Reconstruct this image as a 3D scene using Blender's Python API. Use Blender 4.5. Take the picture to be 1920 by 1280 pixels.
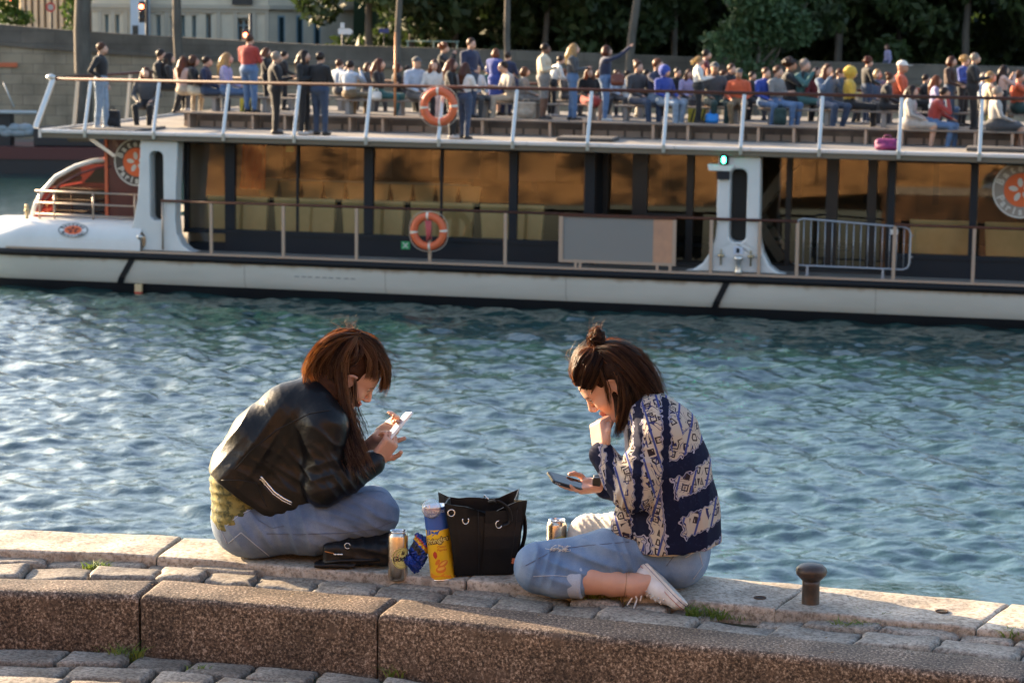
import bpy, bmesh, math, random
import numpy as np
from mathutils import Vector, Matrix, Euler

for _o in list(bpy.data.objects):
    bpy.data.objects.remove(_o, do_unlink=True)
scene = bpy.context.scene
COL = scene.collection
R = math.radians
rng = random.Random(7)
nrng = np.random.default_rng(7)

# ---------------------------------------------------------------- camera
FPX, CAM_H = 4400.0, 2.0                      # focal length in photo pixels, eye height over the coping
PITCH, ROLL = math.atan(640 / FPX), 0.012
cam_data = bpy.data.cameras.new('camera')
cam_data.sensor_width = 36.0
cam_data.lens = FPX / 1920 * 36.0
cam_data.clip_start = 0.2
cam_data.clip_end = 3000
cam_data.dof.use_dof = True
cam_data.dof.focus_distance = 8.25
cam_data.dof.aperture_fstop = 8.0
cam = bpy.data.objects.new('camera', cam_data)
COL.objects.link(cam)
CAM_ROT = Matrix.Rotation(math.pi / 2 - PITCH, 3, 'X') @ Matrix.Rotation(ROLL, 3, 'Z')
cam.location = (0, 0, CAM_H)
cam.rotation_euler = CAM_ROT.to_euler()
scene.camera = cam

# ---------------------------------------------------------------- sky, sun, exposure
SUN_AZ, SUN_EL = R(144), R(17)              # azimuth measured from +X, anticlockwise
world = bpy.data.worlds.new('World')
scene.world = world
world.use_nodes = True
wn = world.node_tree.nodes
wl = world.node_tree.links
wn.clear()
sky = wn.new('ShaderNodeTexSky')
sky.sky_type = 'NISHITA'
sky.sun_disc = False
sky.sun_elevation = SUN_EL
sky.sun_rotation = R(90) - SUN_AZ
sky.air_density = 1.0
sky.dust_density = 2.5
sky.ozone_density = 1.1
wbg = wn.new('ShaderNodeBackground')
wbg.inputs['Strength'].default_value = 0.11
wout = wn.new('ShaderNodeOutputWorld')
wl.new(sky.outputs[0], wbg.inputs[0])
wl.new(wbg.outputs[0], wout.inputs[0])
sun_data = bpy.data.lights.new('sun', 'SUN')
sun_data.energy = 5.0
sun_data.angle = R(0.6)
sun_data.color = (1.0, 0.745, 0.47)
sun = bpy.data.objects.new('sun', sun_data)
COL.objects.link(sun)
sun_dir = Vector((math.cos(SUN_AZ) * math.cos(SUN_EL), math.sin(SUN_AZ) * math.cos(SUN_EL), math.sin(SUN_EL)))
sun.rotation_euler = sun_dir.to_track_quat('Z', 'Y').to_euler()
sun.location = sun_dir * 60
vs = scene.view_settings
vs.view_transform = 'Standard'
vs.look = 'None'
vs.exposure = 2.1
vs.gamma = 1.0
vs.use_curve_mapping = False
scene.cycles.max_bounces = 6
scene.cycles.transparent_max_bounces = 16
scene.cycles.caustics_reflective = False
scene.cycles.caustics_refractive = False
scene.cycles.sample_clamp_indirect = 6
scene.cycles.use_denoising = True

# ---------------------------------------------------------------- places: photo pixel -> point in the world
CAM_LOC = Vector((0, 0, CAM_H))
def ray(px, py):
    return CAM_ROT @ Vector(((px - 960) / FPX, -(py - 640) / FPX, -1))
def at_z(px, py, z=0.0):
    d = ray(px, py)
    return CAM_LOC + d * ((z - CAM_H) / d.z)
def at_y(px, py, y):
    d = ray(px, py)
    return CAM_LOC + d * (y / d.y)

# ---------------------------------------------------------------- materials
MATS = {}
def mat(name, col, rough=0.6, metal=0.0, spec=0.5, col2=None, scale=6.0, detail=4, lo=0.35, hi=0.65,
        bump=0.0, bscale=40.0, bdist=0.01, rnd=0.0, coat=0.0, sheen=0.0, trans=None, stretch=None, emit=None, estr=1.0, rough2=None, tcol=None):
    if name in MATS:
        return MATS[name]
    m = bpy.data.materials.new(name)
    m.use_nodes = True
    nt = m.node_tree
    N, L = nt.nodes, nt.links
    N.clear()
    out = N.new('ShaderNodeOutputMaterial')
    p = N.new('ShaderNodeBsdfPrincipled')
    L.new(p.outputs[0], out.inputs[0])
    p.inputs['Base Color'].default_value = (*col, 1)
    p.inputs['Roughness'].default_value = rough
    p.inputs['Metallic'].default_value = metal
    p.inputs['Specular IOR Level'].default_value = spec
    p.inputs['Coat Weight'].default_value = coat
    p.inputs['Coat Roughness'].default_value = 0.15
    p.inputs['Sheen Weight'].default_value = sheen
    tc = N.new('ShaderNodeTexCoord')
    vec = tc.outputs['Object']
    if stretch:
        mp = N.new('ShaderNodeMapping')
        mp.inputs['Scale'].default_value = stretch
        L.new(vec, mp.inputs[0])
        vec = mp.outputs[0]
    csock = None
    if col2 is not None:
        nz = N.new('ShaderNodeTexNoise')
        nz.inputs['Scale'].default_value = scale
        nz.inputs['Detail'].default_value = detail
        nz.inputs['Roughness'].default_value = 0.65
        L.new(vec, nz.inputs['Vector'])
        mr = N.new('ShaderNodeMapRange')
        mr.inputs[1].default_value = lo
        mr.inputs[2].default_value = hi
        L.new(nz.outputs[0], mr.inputs[0])
        mx = N.new('ShaderNodeMix')
        mx.data_type = 'RGBA'
        mx.inputs[6].default_value = (*col, 1)
        mx.inputs[7].default_value = (*col2, 1)
        L.new(mr.outputs[0], mx.inputs[0])
        csock = mx.outputs[2]
        if rough2 is not None:
            mrr = N.new('ShaderNodeMapRange')
            mrr.inputs[1].default_value = lo
            mrr.inputs[2].default_value = hi
            mrr.inputs[3].default_value = rough
            mrr.inputs[4].default_value = rough2
            L.new(nz.outputs[0], mrr.inputs[0])
            L.new(mrr.outputs[0], p.inputs['Roughness'])
    if rnd:
        oi = N.new('ShaderNodeObjectInfo')
        mr2 = N.new('ShaderNodeMapRange')
        mr2.inputs[3].default_value = 1 - rnd
        mr2.inputs[4].default_value = 1 + rnd
        L.new(oi.outputs['Random'], mr2.inputs[0])
        hsv = N.new('ShaderNodeHueSaturation')
        if csock is not None:
            L.new(csock, hsv.inputs['Color'])
        else:
            hsv.inputs['Color'].default_value = (*col, 1)
        L.new(mr2.outputs[0], hsv.inputs['Value'])
        csock = hsv.outputs[0]
    if csock is not None:
        L.new(csock, p.inputs['Base Color'])
    if bump:
        nb = N.new('ShaderNodeTexNoise')
        nb.inputs['Scale'].default_value = bscale
        nb.inputs['Detail'].default_value = 5
        L.new(vec, nb.inputs['Vector'])
        b = N.new('ShaderNodeBump')
        b.inputs['Strength'].default_value = bump
        b.inputs['Distance'].default_value = bdist
        L.new(nb.outputs[0], b.inputs['Height'])
        L.new(b.outputs[0], p.inputs['Normal'])
    if emit is not None:
        p.inputs['Emission Color'].default_value = (*emit, 1)
        p.inputs['Emission Strength'].default_value = estr
    if trans:                                     # light shining through (leaves, hair, thin cloth)
        tr = N.new('ShaderNodeBsdfTranslucent')
        if tcol is not None:
            tr.inputs[0].default_value = (*tcol, 1)
        elif csock is not None:
            L.new(csock, tr.inputs[0])
        else:
            tr.inputs[0].default_value = (*col, 1)
        ms = N.new('ShaderNodeMixShader')
        ms.inputs[0].default_value = trans
        L.new(p.outputs[0], ms.inputs[1])
        L.new(tr.outputs[0], ms.inputs[2])
        L.new(ms.outputs[0], out.inputs[0])
    MATS[name] = m
    return m

# ---------------------------------------------------------------- mesh builder
class MB:
    def __init__(self):
        self.v, self.f, self.mi, self.sm = [], [], [], []
    def add(self, verts, faces, mi=0, smooth=False):
        o = len(self.v)
        self.v += [tuple(q) for q in verts]
        for f in faces:
            self.f.append([i + o for i in f])
            self.mi.append(mi)
            self.sm.append(smooth)
        return self
    def box(self, a, b, mi=0):
        x0, y0, z0 = a
        x1, y1, z1 = b
        return self.add([(x0, y0, z0), (x1, y0, z0), (x1, y1, z0), (x0, y1, z0), (x0, y0, z1), (x1, y0, z1), (x1, y1, z1), (x0, y1, z1)],
                        [(0, 3, 2, 1), (4, 5, 6, 7), (0, 1, 5, 4), (1, 2, 6, 5), (2, 3, 7, 6), (3, 0, 4, 7)], mi)
    def beam(self, p, q, w, t, up=(0, 0, 1), mi=0):
        p, q = Vector(p), Vector(q)
        d = (q - p).normalized()
        s = d.cross(Vector(up))
        if s.length < 1e-4:
            s = d.cross(Vector((0, 1, 0)))
        s.normalize()
        n = s.cross(d)
        s, n = s * w / 2, n * t / 2
        return self.add([p - s - n, p + s - n, p + s + n, p - s + n, q - s - n, q + s - n, q + s + n, q - s + n],
                        [(0, 1, 2, 3), (7, 6, 5, 4), (0, 4, 5, 1), (1, 5, 6, 2), (2, 6, 7, 3), (3, 7, 4, 0)], mi)
    def tube(self, pts, r, n=8, mi=0, closed=False, cap=True):
        pts = [Vector(p) for p in pts]
        m = len(pts)
        rs = r if isinstance(r, (list, tuple)) else [r] * m
        vs_, fs = [], []
        ref = None
        for i, p in enumerate(pts):
            if closed:
                t = pts[(i + 1) % m] - pts[i - 1]
            else:
                t = pts[min(i + 1, m - 1)] - pts[max(i - 1, 0)]
            t.normalize()
            if ref is None:
                ref = t.cross(Vector((0, 0, 1)))
                if ref.length < 1e-3:
                    ref = t.cross(Vector((0, 1, 0)))
            ref = (ref - t * ref.dot(t)).normalized()
            bi = t.cross(ref)
            for k in range(n):
                a = 2 * math.pi * k / n
                vs_.append(p + (ref * math.cos(a) + bi * math.sin(a)) * rs[i])
        for i in range(m if closed else m - 1):
            j = (i + 1) % m
            for k in range(n):
                l = (k + 1) % n
                fs.append((i * n + k, i * n + l, j * n + l, j * n + k))
        if cap and not closed:
            fs.append(tuple(range(n))[::-1])
            fs.append(tuple((m - 1) * n + k for k in range(n)))
        return self.add(vs_, fs, mi, True)
    def lathe(self, prof, n=24, c=(0, 0, 0), mi=0, smooth=True, capb=True, capt=True):
        vs_, fs = [], []
        for r, z in prof:
            for k in range(n):
                a = 2 * math.pi * k / n
                vs_.append((c[0] + r * math.cos(a), c[1] + r * math.sin(a), c[2] + z))
        for i in range(len(prof) - 1):
            for k in range(n):
                l = (k + 1) % n
                fs.append((i * n + k, i * n + l, (i + 1) * n + l, (i + 1) * n + k))
        if capb:
            fs.append(tuple(range(n))[::-1])
        if capt:
            fs.append(tuple((len(prof) - 1) * n + k for k in range(n)))
        return self.add(vs_, fs, mi, smooth)
    def ico(self, c, r, sub=2, mi=0, sc=(1, 1, 1)):
        bm = bmesh.new()
        bmesh.ops.create_icosphere(bm, subdivisions=sub, radius=1)
        self.add([(c[0] + v.co.x * r * sc[0], c[1] + v.co.y * r * sc[1], c[2] + v.co.z * r * sc[2]) for v in bm.verts],
                 [[v.index for v in f.verts] for f in bm.faces], mi, True)
        bm.free()
        return self
    def plate(self, outer, holes, t0, t1, mi=0):
        """outline in (x, z) with holes, thickness along y from t0 to t1"""
        bm = bmesh.new()
        es = []
        for lp in [outer] + list(holes):
            vv = [bm.verts.new((x, t0, z)) for x, z in lp]
            es += [bm.edges.new((vv[i], vv[(i + 1) % len(vv)])) for i in range(len(vv))]
        bmesh.ops.triangle_fill(bm, use_beauty=True, use_dissolve=False, edges=es)
        r = bmesh.ops.extrude_face_region(bm, geom=bm.faces[:])
        for g in r['geom']:
            if isinstance(g, bmesh.types.BMVert):
                g.co.y = t1
        bmesh.ops.recalc_face_normals(bm, faces=bm.faces[:])
        bm.verts.index_update()
        self.add([v.co[:] for v in bm.verts], [[v.index for v in f.verts] for f in bm.faces], mi)
        bm.free()
        return self
    def mesh(self, name, mats):
        me = bpy.data.meshes.new(name)
        me.from_pydata([tuple(v) for v in self.v], [], self.f)
        for m in (mats if isinstance(mats, (list, tuple)) else [mats]):
            me.materials.append(m)
        me.polygons.foreach_set('material_index', self.mi)
        me.polygons.foreach_set('use_smooth', self.sm)
        me.update()
        return me
    def build(self, name, mats, parent=None, loc=None, bevel=0, seg=2):
        return link(name, self.mesh(name, mats), parent, loc, bevel, seg)

def link(name, me, parent=None, loc=None, bevel=0, seg=2):
    o = bpy.data.objects.new(name, me)
    COL.objects.link(o)
    if parent is not None:
        o.parent = parent
    if loc is not None:
        o.location = loc
    if bevel:
        b = o.modifiers.new('bevel', 'BEVEL')
        b.width = bevel
        b.segments = seg
        b.limit_method = 'ANGLE'
        b.angle_limit = R(35)
        b.harden_normals = False
    return o
def npmesh(name, v, quads, mats, smooth=True, mi=None):
    me = bpy.data.meshes.new(name)
    v = np.ascontiguousarray(v, dtype=np.float32)
    quads = np.ascontiguousarray(quads, dtype=np.int32)
    k = quads.shape[1]
    me.vertices.add(len(v))
    me.vertices.foreach_set('co', v.ravel())
    me.loops.add(quads.size)
    me.loops.foreach_set('vertex_index', quads.ravel())
    me.polygons.add(len(quads))
    me.polygons.foreach_set('loop_start', np.arange(len(quads), dtype=np.int32) * k)
    me.polygons.foreach_set('loop_total', np.full(len(quads), k, dtype=np.int32))
    me.polygons.foreach_set('use_smooth', np.full(len(quads), smooth))
    for m in (mats if isinstance(mats, (list, tuple)) else [mats]):
        me.materials.append(m)
    if mi is not None:
        me.polygons.foreach_set('material_index', np.asarray(mi, dtype=np.int32))
    me.update(calc_edges=True)
    me.validate()
    return me
def empty(name, loc=(0, 0, 0), rz=0.0, parent=None):
    o = bpy.data.objects.new(name, None)
    o.empty_display_size = 0.2
    COL.objects.link(o)
    o.location = loc
    o.rotation_euler = (0, 0, rz)
    if parent is not None:
        o.parent = parent
    return o
def tag(o, label, cat, group=None):
    o['label'] = label
    o['category'] = cat
    if group:
        o['group'] = group
    return o
def kind(o, k):
    o['kind'] = k
    return o

def text_geo(s, size=1.0, shear=0.0, bold=0.0, extrude=0.0, align='CENTER'):
    cu = bpy.data.curves.new('lettering', 'FONT')
    cu.body = s
    cu.size = size
    cu.shear = shear
    cu.offset = bold
    cu.extrude = extrude
    cu.align_x = align
    cu.align_y = 'CENTER'
    cu.resolution_u = 3
    ob = bpy.data.objects.new('lettering', cu)
    me = bpy.data.meshes.new_from_object(ob)
    vv = [v.co[:] for v in me.vertices]
    ff = [list(p.vertices) for p in me.polygons]
    bpy.data.objects.remove(ob)
    bpy.data.curves.remove(cu)
    bpy.data.meshes.remove(me)
    return vv, ff

# ---------------------------------------------------------------- soft bodies: distance field -> one continuous surface
class Field:
    def __init__(self, lo, hi, h):
        self.h = h
        self.lo = np.array(lo, float)
        n = np.ceil((np.array(hi, float) - self.lo) / h).astype(int) + 1
        self.n = n
        self.ax = [self.lo[i] + h * np.arange(n[i]) for i in range(3)]
        self.F = np.full(n, 1e3, dtype=np.float32)
        self.L = np.zeros(n, dtype=np.int8)
    def _win(self, lo, hi):
        s = []
        for i in range(3):
            a = int(max(0, math.floor((lo[i] - self.lo[i]) / self.h)))
            b = int(min(self.n[i], math.ceil((hi[i] - self.lo[i]) / self.h) + 1))
            if b <= a:
                return None, None
            s.append(slice(a, b))
        X = self.ax[0][s[0]][:, None, None]
        Y = self.ax[1][s[1]][None, :, None]
        Z = self.ax[2][s[2]][None, None, :]
        return tuple(s), (X, Y, Z)
    def _blend(self, s, d, k, label):
        A = self.F[s]
        lab = self.L[s]
        if label is not None:
            lab[d < A] = label
        if k > 0:
            hh = np.clip(0.5 + 0.5 * (A - d) / k, 0, 1)
            A[...] = A * (1 - hh) + d * hh - k * hh * (1 - hh)
        else:
            np.minimum(A, d, out=A)
    def cone(self, a, b, ra, rb, k=0.02, label=0, flat=None):
        a, b = np.array(a, float), np.array(b, float)
        m = max(ra, rb) + k + 4 * self.h
        s, w = self._win(np.minimum(a, b) - m, np.maximum(a, b) + m)
        if s is None:
            return self
        d = b - a
        l2 = max(d @ d, 1e-9)
        px, py, pz = w[0] - a[0], w[1] - a[1], w[2] - a[2]
        t = np.clip((px * d[0] + py * d[1] + pz * d[2]) / l2, 0, 1)
        q = (px - t * d[0]) ** 2 + (py - t * d[1]) ** 2 + (pz - t * d[2]) ** 2
        self._blend(s, (np.sqrt(q) - (ra + (rb - ra) * t)).astype(np.float32), k, label)
        return self
    def chain(self, pts, rs, k=0.02, label=0):
        for i in range(len(pts) - 1):
            self.cone(pts[i], pts[i + 1], rs[i], rs[i + 1], k, label)
        return self
    def ell(self, c, r, k=0.02, label=0, rot=None, cut=False):
        c = np.array(c, float)
        r = np.array(r, float)
        m = r.max() + abs(k) + 4 * self.h
        s, w = self._win(c - m, c + m)
        if s is None:
            return self
        px, py, pz = w[0] - c[0], w[1] - c[1], w[2] - c[2]
        if rot is not None:
            M = np.array(rot, float)                  # columns are the ellipsoid's own axes
            qx = px * M[0, 0] + py * M[1, 0] + pz * M[2, 0]
            qy = px * M[0, 1] + py * M[1, 1] + pz * M[2, 1]
            qz = px * M[0, 2] + py * M[1, 2] + pz * M[2, 2]
        else:
            qx, qy, qz = px + 0 * py + 0 * pz, py + 0 * px + 0 * pz, pz + 0 * px + 0 * py
        k0 = np.sqrt((qx / r[0]) ** 2 + (qy / r[1]) ** 2 + (qz / r[2]) ** 2)
        k1 = np.sqrt((qx / r[0] ** 2) ** 2 + (qy / r[1] ** 2) ** 2 + (qz / r[2] ** 2) ** 2)
        d = (k0 * (k0 - 1) / np.maximum(k1, 1e-6)).astype(np.float32)
        if cut:
            A = self.F[s]
            e = -d
            hh = np.clip(0.5 - 0.5 * (A - e) / max(k, 1e-5), 0, 1)
            A[...] = A * (1 - hh) + e * hh + k * hh * (1 - hh)
        else:
            self._blend(s, d, k, label)
        return self
    def rbox(self, c, half, rad, k=0.0, label=0, rot=None):
        c = np.array(c, float)
        half = np.array(half, float)
        m = np.linalg.norm(half) + rad + k + 4 * self.h
        s, w = self._win(c - m, c + m)
        if s is None:
            return self
        px, py, pz = w[0] - c[0], w[1] - c[1], w[2] - c[2]
        M = np.eye(3) if rot is None else np.array(rot, float)
        q = [np.abs(px * M[0, i] + py * M[1, i] + pz * M[2, i]) - (half[i] - rad) for i in range(3)]
        o = np.sqrt(sum(np.maximum(a, 0) ** 2 for a in q))
        i_ = np.minimum(np.maximum(np.maximum(q[0], q[1]), q[2]), 0)
        self._blend(s, (o + i_ - rad).astype(np.float32), k, label)
        return self
    def clip(self, p, n):
        """keep the side the normal points away from"""
        p, n = np.array(p, float), np.array(n, float)
        n = n / np.linalg.norm(n)
        d = ((self.ax[0] - p[0])[:, None, None] * n[0] + (self.ax[1] - p[1])[None, :, None] * n[1] + (self.ax[2] - p[2])[None, None, :] * n[2])
        np.maximum(self.F, d.astype(np.float32), out=self.F)
        return self
    def surface(self):
        F = self.F
        neg = F < 0
        c = neg[:-1, :-1, :-1].astype(np.int8)
        for dx in (0, 1):
            for dy in (0, 1):
                for dz in (0, 1):
                    if dx or dy or dz:
                        c = c + neg[dx:F.shape[0] - 1 + dx, dy:F.shape[1] - 1 + dy, dz:F.shape[2] - 1 + dz]
        act = (c > 0) & (c < 8)
        ijk = np.argwhere(act)
        idx = np.full(act.shape, -1, dtype=np.int64)
        idx[act] = np.arange(len(ijk))
        acc = np.zeros((len(ijk), 3))
        cnt = np.zeros(len(ijk))
        I, J, K = ijk.T
        corners = [(0, 0, 0), (1, 0, 0), (0, 1, 0), (1, 1, 0), (0, 0, 1), (1, 0, 1), (0, 1, 1), (1, 1, 1)]
        vals = [F[I + a, J + b, K + g].astype(float) for a, b, g in corners]
        for a in range(8):
            for b in range(a + 1, 8):
                ca, cb = np.array(corners[a]), np.array(corners[b])
                if np.abs(ca - cb).sum() != 1:
                    continue
                va, vb = vals[a], vals[b]
                m = (va < 0) != (vb < 0)
                t = np.where(m, va / np.where(m, va - vb, 1), 0)
                acc += np.where(m[:, None], ca + (cb - ca) * t[:, None], 0)
                cnt += m
        vtx = self.lo + (ijk + acc / np.maximum(cnt, 1)[:, None]) * self.h
        lab = self.L[I, J, K]
        quads = []
        for axn in range(3):
            sl0 = [slice(None)] * 3
            sl1 = [slice(None)] * 3
            sl0[axn] = slice(0, -1)
            sl1[axn] = slice(1, None)
            a_, b_ = neg[tuple(sl0)], neg[tuple(sl1)]
            e = np.argwhere(a_ != b_)
            o1, o2 = [(1, 2), (2, 0), (0, 1)][axn]
            ok = (e[:, o1] > 0) & (e[:, o2] > 0) & (e[:, o1] < F.shape[o1] - 1) & (e[:, o2] < F.shape[o2] - 1)
            e = e[ok]
            flip = ~a_[tuple(e.T)]
            def cell(d1, d2):
                q = e.copy()
                q[:, o1] -= d1
                q[:, o2] -= d2
                return idx[tuple(q.T)]
            q = np.stack([cell(1, 1), cell(0, 1), cell(0, 0), cell(1, 0)], 1)
            q[flip] = q[flip][:, ::-1]
            quads.append(q)
        quads = np.concatenate(quads)
        quads = quads[(quads >= 0).all(1)]
        return vtx, quads, lab

# ================================================================ the quay
def granite(name, cols, scale=95, rnd=0.06, rough=0.75, stain=None, bump=0.5, moss=False):
    m = bpy.data.materials.new(name)
    m.use_nodes = True
    N, L = m.node_tree.nodes, m.node_tree.links
    p = N['Principled BSDF']
    p.inputs['Roughness'].default_value = rough
    p.inputs['Specular IOR Level'].default_value = 0.35
    g = N.new('ShaderNodeTexCoord')
    n1 = N.new('ShaderNodeTexNoise')
    n1.inputs['Scale'].default_value = scale
    n1.inputs['Detail'].default_value = 3
    n1.inputs['Roughness'].default_value = 0.75
    L.new(g.outputs['Object'], n1.inputs['Vector'])
    cr = N.new('ShaderNodeValToRGB')
    cr.color_ramp.elements[0].position = 0.36
    cr.color_ramp.elements[0].color = (*cols[0], 1)
    cr.color_ramp.elements[1].position = 0.66
    cr.color_ramp.elements[1].color = (*cols[-1], 1)
    for i, c in enumerate(cols[1:-1]):
        e = cr.color_ramp.elements.new(0.36 + 0.30 * (i + 1) / (len(cols) - 1))
        e.color = (*c, 1)
    L.new(n1.outputs[0], cr.inputs[0])
    n2 = N.new('ShaderNodeTexNoise')
    n2.inputs['Scale'].default_value = 4.5
    n2.inputs['Detail'].default_value = 6
    n2.inputs['Roughness'].default_value = 0.6
    L.new(g.outputs['Object'], n2.inputs['Vector'])
    mr = N.new('ShaderNodeMapRange')
    mr.inputs[1].default_value = 0.36
    mr.inputs[2].default_value = 0.68
    mr.inputs[3].default_value = 0.58
    mr.inputs[4].default_value = 1.30
    L.new(n2.outputs[0], mr.inputs[0])
    oi = N.new('ShaderNodeObjectInfo')
    mr2 = N.new('ShaderNodeMapRange')
    mr2.inputs[3].default_value = 1 - rnd
    mr2.inputs[4].default_value = 1 + rnd
    L.new(oi.outputs['Random'], mr2.inputs[0])
    mu = N.new('ShaderNodeMath')
    mu.operation = 'MULTIPLY'
    L.new(mr.outputs[0], mu.inputs[0])
    L.new(mr2.outputs[0], mu.inputs[1])
    hs = N.new('ShaderNodeHueSaturation')
    L.new(cr.outputs[0], hs.inputs['Color'])
    L.new(mu.outputs[0], hs.inputs['Value'])
    col = hs.outputs[0]
    if stain:
        n3 = N.new('ShaderNodeTexNoise')
        n3.inputs['Scale'].default_value = 14
        n3.inputs['Detail'].default_value = 5
        L.new(g.outputs['Object'], n3.inputs['Vector'])
        m3 = N.new('ShaderNodeMapRange')
        m3.inputs[1].default_value = 0.57
        m3.inputs[2].default_value = 0.70
        m3.inputs[4].default_value = 0.75
        L.new(n3.outputs[0], m3.inputs[0])
        mx = N.new('ShaderNodeMix')
        mx.data_type = 'RGBA'
        L.new(m3.outputs[0], mx.inputs[0])
        L.new(col, mx.inputs[6])
        mx.inputs[7].default_value = (*stain, 1)
        col = mx.outputs[2]
    L.new(col, p.inputs['Base Color'])
    b = N.new('ShaderNodeBump')
    b.inputs['Strength'].default_value = bump
    b.inputs['Distance'].default_value = 0.004
    L.new(n1.outputs[0], b.inputs['Height'])
    b2 = N.new('ShaderNodeBump')
    b2.inputs['Strength'].default_value = 0.35
    b2.inputs['Distance'].default_value = 0.02
    L.new(n2.outputs[0], b2.inputs['Height'])
    L.new(b.outputs[0], b2.inputs['Normal'])
    L.new(b2.outputs[0], p.inputs['Normal'])
    return m
M_KERB = granite('kerb_granite', [(0.017, 0.012, 0.009), (0.076, 0.052, 0.037), (0.17, 0.121, 0.086), (0.42, 0.345, 0.27)], 105, 0.05, 0.7, (0.10, 0.07, 0.05))
M_COPE = granite('coping_limestone', [(0.22, 0.18, 0.14), (0.44, 0.385, 0.315), (0.53, 0.47, 0.395)], 60, 0.08, 0.8, (0.20, 0.155, 0.12))
M_COB = granite('cobble_stone', [(0.11, 0.092, 0.074), (0.24, 0.21, 0.175), (0.34, 0.30, 0.25)], 80, 0.22, 0.7, (0.15, 0.115, 0.085))
M_EARTH = mat('joint_earth', (0.05, 0.036, 0.024), 0.95, col2=(0.045, 0.06, 0.02), scale=9, bump=0.8, bscale=120, bdist=0.01)
M_QWALL = mat('river_wall_stone', (0.20, 0.095, 0.04), 0.85, col2=(0.03, 0.016, 0.009), scale=.8, bump=0.5, bscale=30)

def pl(tab):
    xs = [a for a, b in tab]
    ys = [b for a, b in tab]
    def f(x):
        if x <= xs[0]:
            return ys[0] + (x - xs[0]) * (ys[1] - ys[0]) / (xs[1] - xs[0])
        if x >= xs[-1]:
            return ys[-1] + (x - xs[-1]) * (ys[-1] - ys[-2]) / (xs[-1] - xs[-2])
        for i in range(len(xs) - 1):
            if x <= xs[i + 1]:
                t = (x - xs[i]) / (xs[i + 1] - xs[i])
                return ys[i] + t * (ys[i + 1] - ys[i])
    return f
cope_far = pl([(0, 990), (180, 995.5), (343, 1005), (700, 1029), (1000, 1052), (1305, 1077), (1600, 1103), (1882, 1128), (1920, 1131.5)])
cope_near = pl([(0, 1029), (130, 1033), (266, 1039), (401, 1047), (598, 1065), (960, 1093), (1200, 1112), (1335, 1126), (1442, 1139), (1634, 1158), (1843, 1176), (1920, 1182)])
kerb_back = pl([(0, 1080), (160, 1081), (303, 1084), (480, 1095), (770, 1121), (1000, 1150), (1300, 1183), (1600, 1209), (1920, 1237)])
kerb_front = pl([(0, 1106), (261, 1114), (500, 1131), (705, 1149), (1100, 1194), (1313, 1218), (1527, 1242), (1911, 1273), (2000, 1281)])
Z_COB = -0.03
def W2(px, py, z=0.0):
    p = at_z(px, py, z)
    return (p.x, p.y)

def stone_geo(c, ztop, thick, edge, drop, amp, seed, nx=8, ny=6, skew=0.0):
    """c: four corners near-left, near-right, far-right, far-left in plan"""
    c = np.array(c, float)
    rr = np.random.default_rng(seed)
    lx = np.linalg.norm(c[1] - c[0])
    ly = np.linalg.norm(c[3] - c[0])
    ex, ey = min(0.3, edge / lx), min(0.3, edge / ly)
    s = np.concatenate([[0, ex * 0.25, ex * 0.6], np.linspace(ex, 1 - ex, nx), [1 - ex * 0.6, 1 - ex * 0.25, 1]])
    t = np.concatenate([[0, ey * 0.25, ey * 0.6], np.linspace(ey, 1 - ey, ny), [1 - ey * 0.6, 1 - ey * 0.25, 1]])
    S, T = np.meshgrid(s, t)
    P = (c[0] * ((1 - S) * (1 - T))[..., None] + c[1] * (S * (1 - T))[..., None] + c[2] * (S * T)[..., None] + c[3] * ((1 - S) * T)[..., None])
    de = np.minimum(np.minimum(S, 1 - S) / ex, np.minimum(T, 1 - T) / ey)
    q = np.clip(1 - de, 0, 1)
    Z = ztop - drop * (1 - np.sqrt(np.clip(1 - q ** 2, 0, 1)))
    ph = rr.uniform(0, 6.28, 8)
    k = rr.uniform(4, 20, 8)
    for i in range(4):
        Z = Z + amp / 2 * np.sin(P[..., 0] * k[i] * 2 + ph[i]) * np.sin(P[..., 1] * k[i + 4] * 2 + ph[i + 4])
    Z = Z + skew * (S - 0.5)
    wob = amp * 0.9                                # wobbly outline
    for i in range(2):
        P[..., 0] += wob * np.sin(T * 9 + ph[i]) * (q ** 2)
        P[..., 1] += wob * np.sin(S * 11 + ph[i + 2]) * (q ** 2)
    h, w = S.shape
    v = np.concatenate([P.reshape(-1, 2), Z.reshape(-1, 1)], 1)
    ring = [i for i in range(w)] + [r_ * w + w - 1 for r_ in range(1, h)] + [(h - 1) * w + i for i in range(w - 2, -1, -1)] + [r_ * w for r_ in range(h - 2, 0, -1)]
    f = [(r_ * w + i, r_ * w + i + 1, (r_ + 1) * w + i + 1, (r_ + 1) * w + i) for r_ in range(h - 1) for i in range(w - 1)]
    vl = v.tolist()
    prev = ring
    for dz in (0.012, thick):
        cur = []
        for i in ring:
            cur.append(len(vl))
            vl.append([v[i, 0], v[i, 1], min(v[i, 2] - 0.006, ztop - drop - dz)])
        n = len(ring)
        for i in range(n):
            j = (i + 1) % n
            f.append((prev[i], cur[i], cur[j], prev[j]))
        prev = cur
    return vl, f

quay = None
def stone(name, corners, ztop, thick, edge, drop, amp, m, seed, parent, **kw):
    vl, f = stone_geo(corners, ztop, thick, edge, drop, amp, seed, **kw)
    mb = MB()
    cx = sum(c[0] for c in corners) / 4
    cy = sum(c[1] for c in corners) / 4
    mb.add([(a - cx, b - cy, g) for a, b, g in vl], f, 0, True)
    return mb.build(name, m, parent, (cx, cy, 0))

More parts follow.
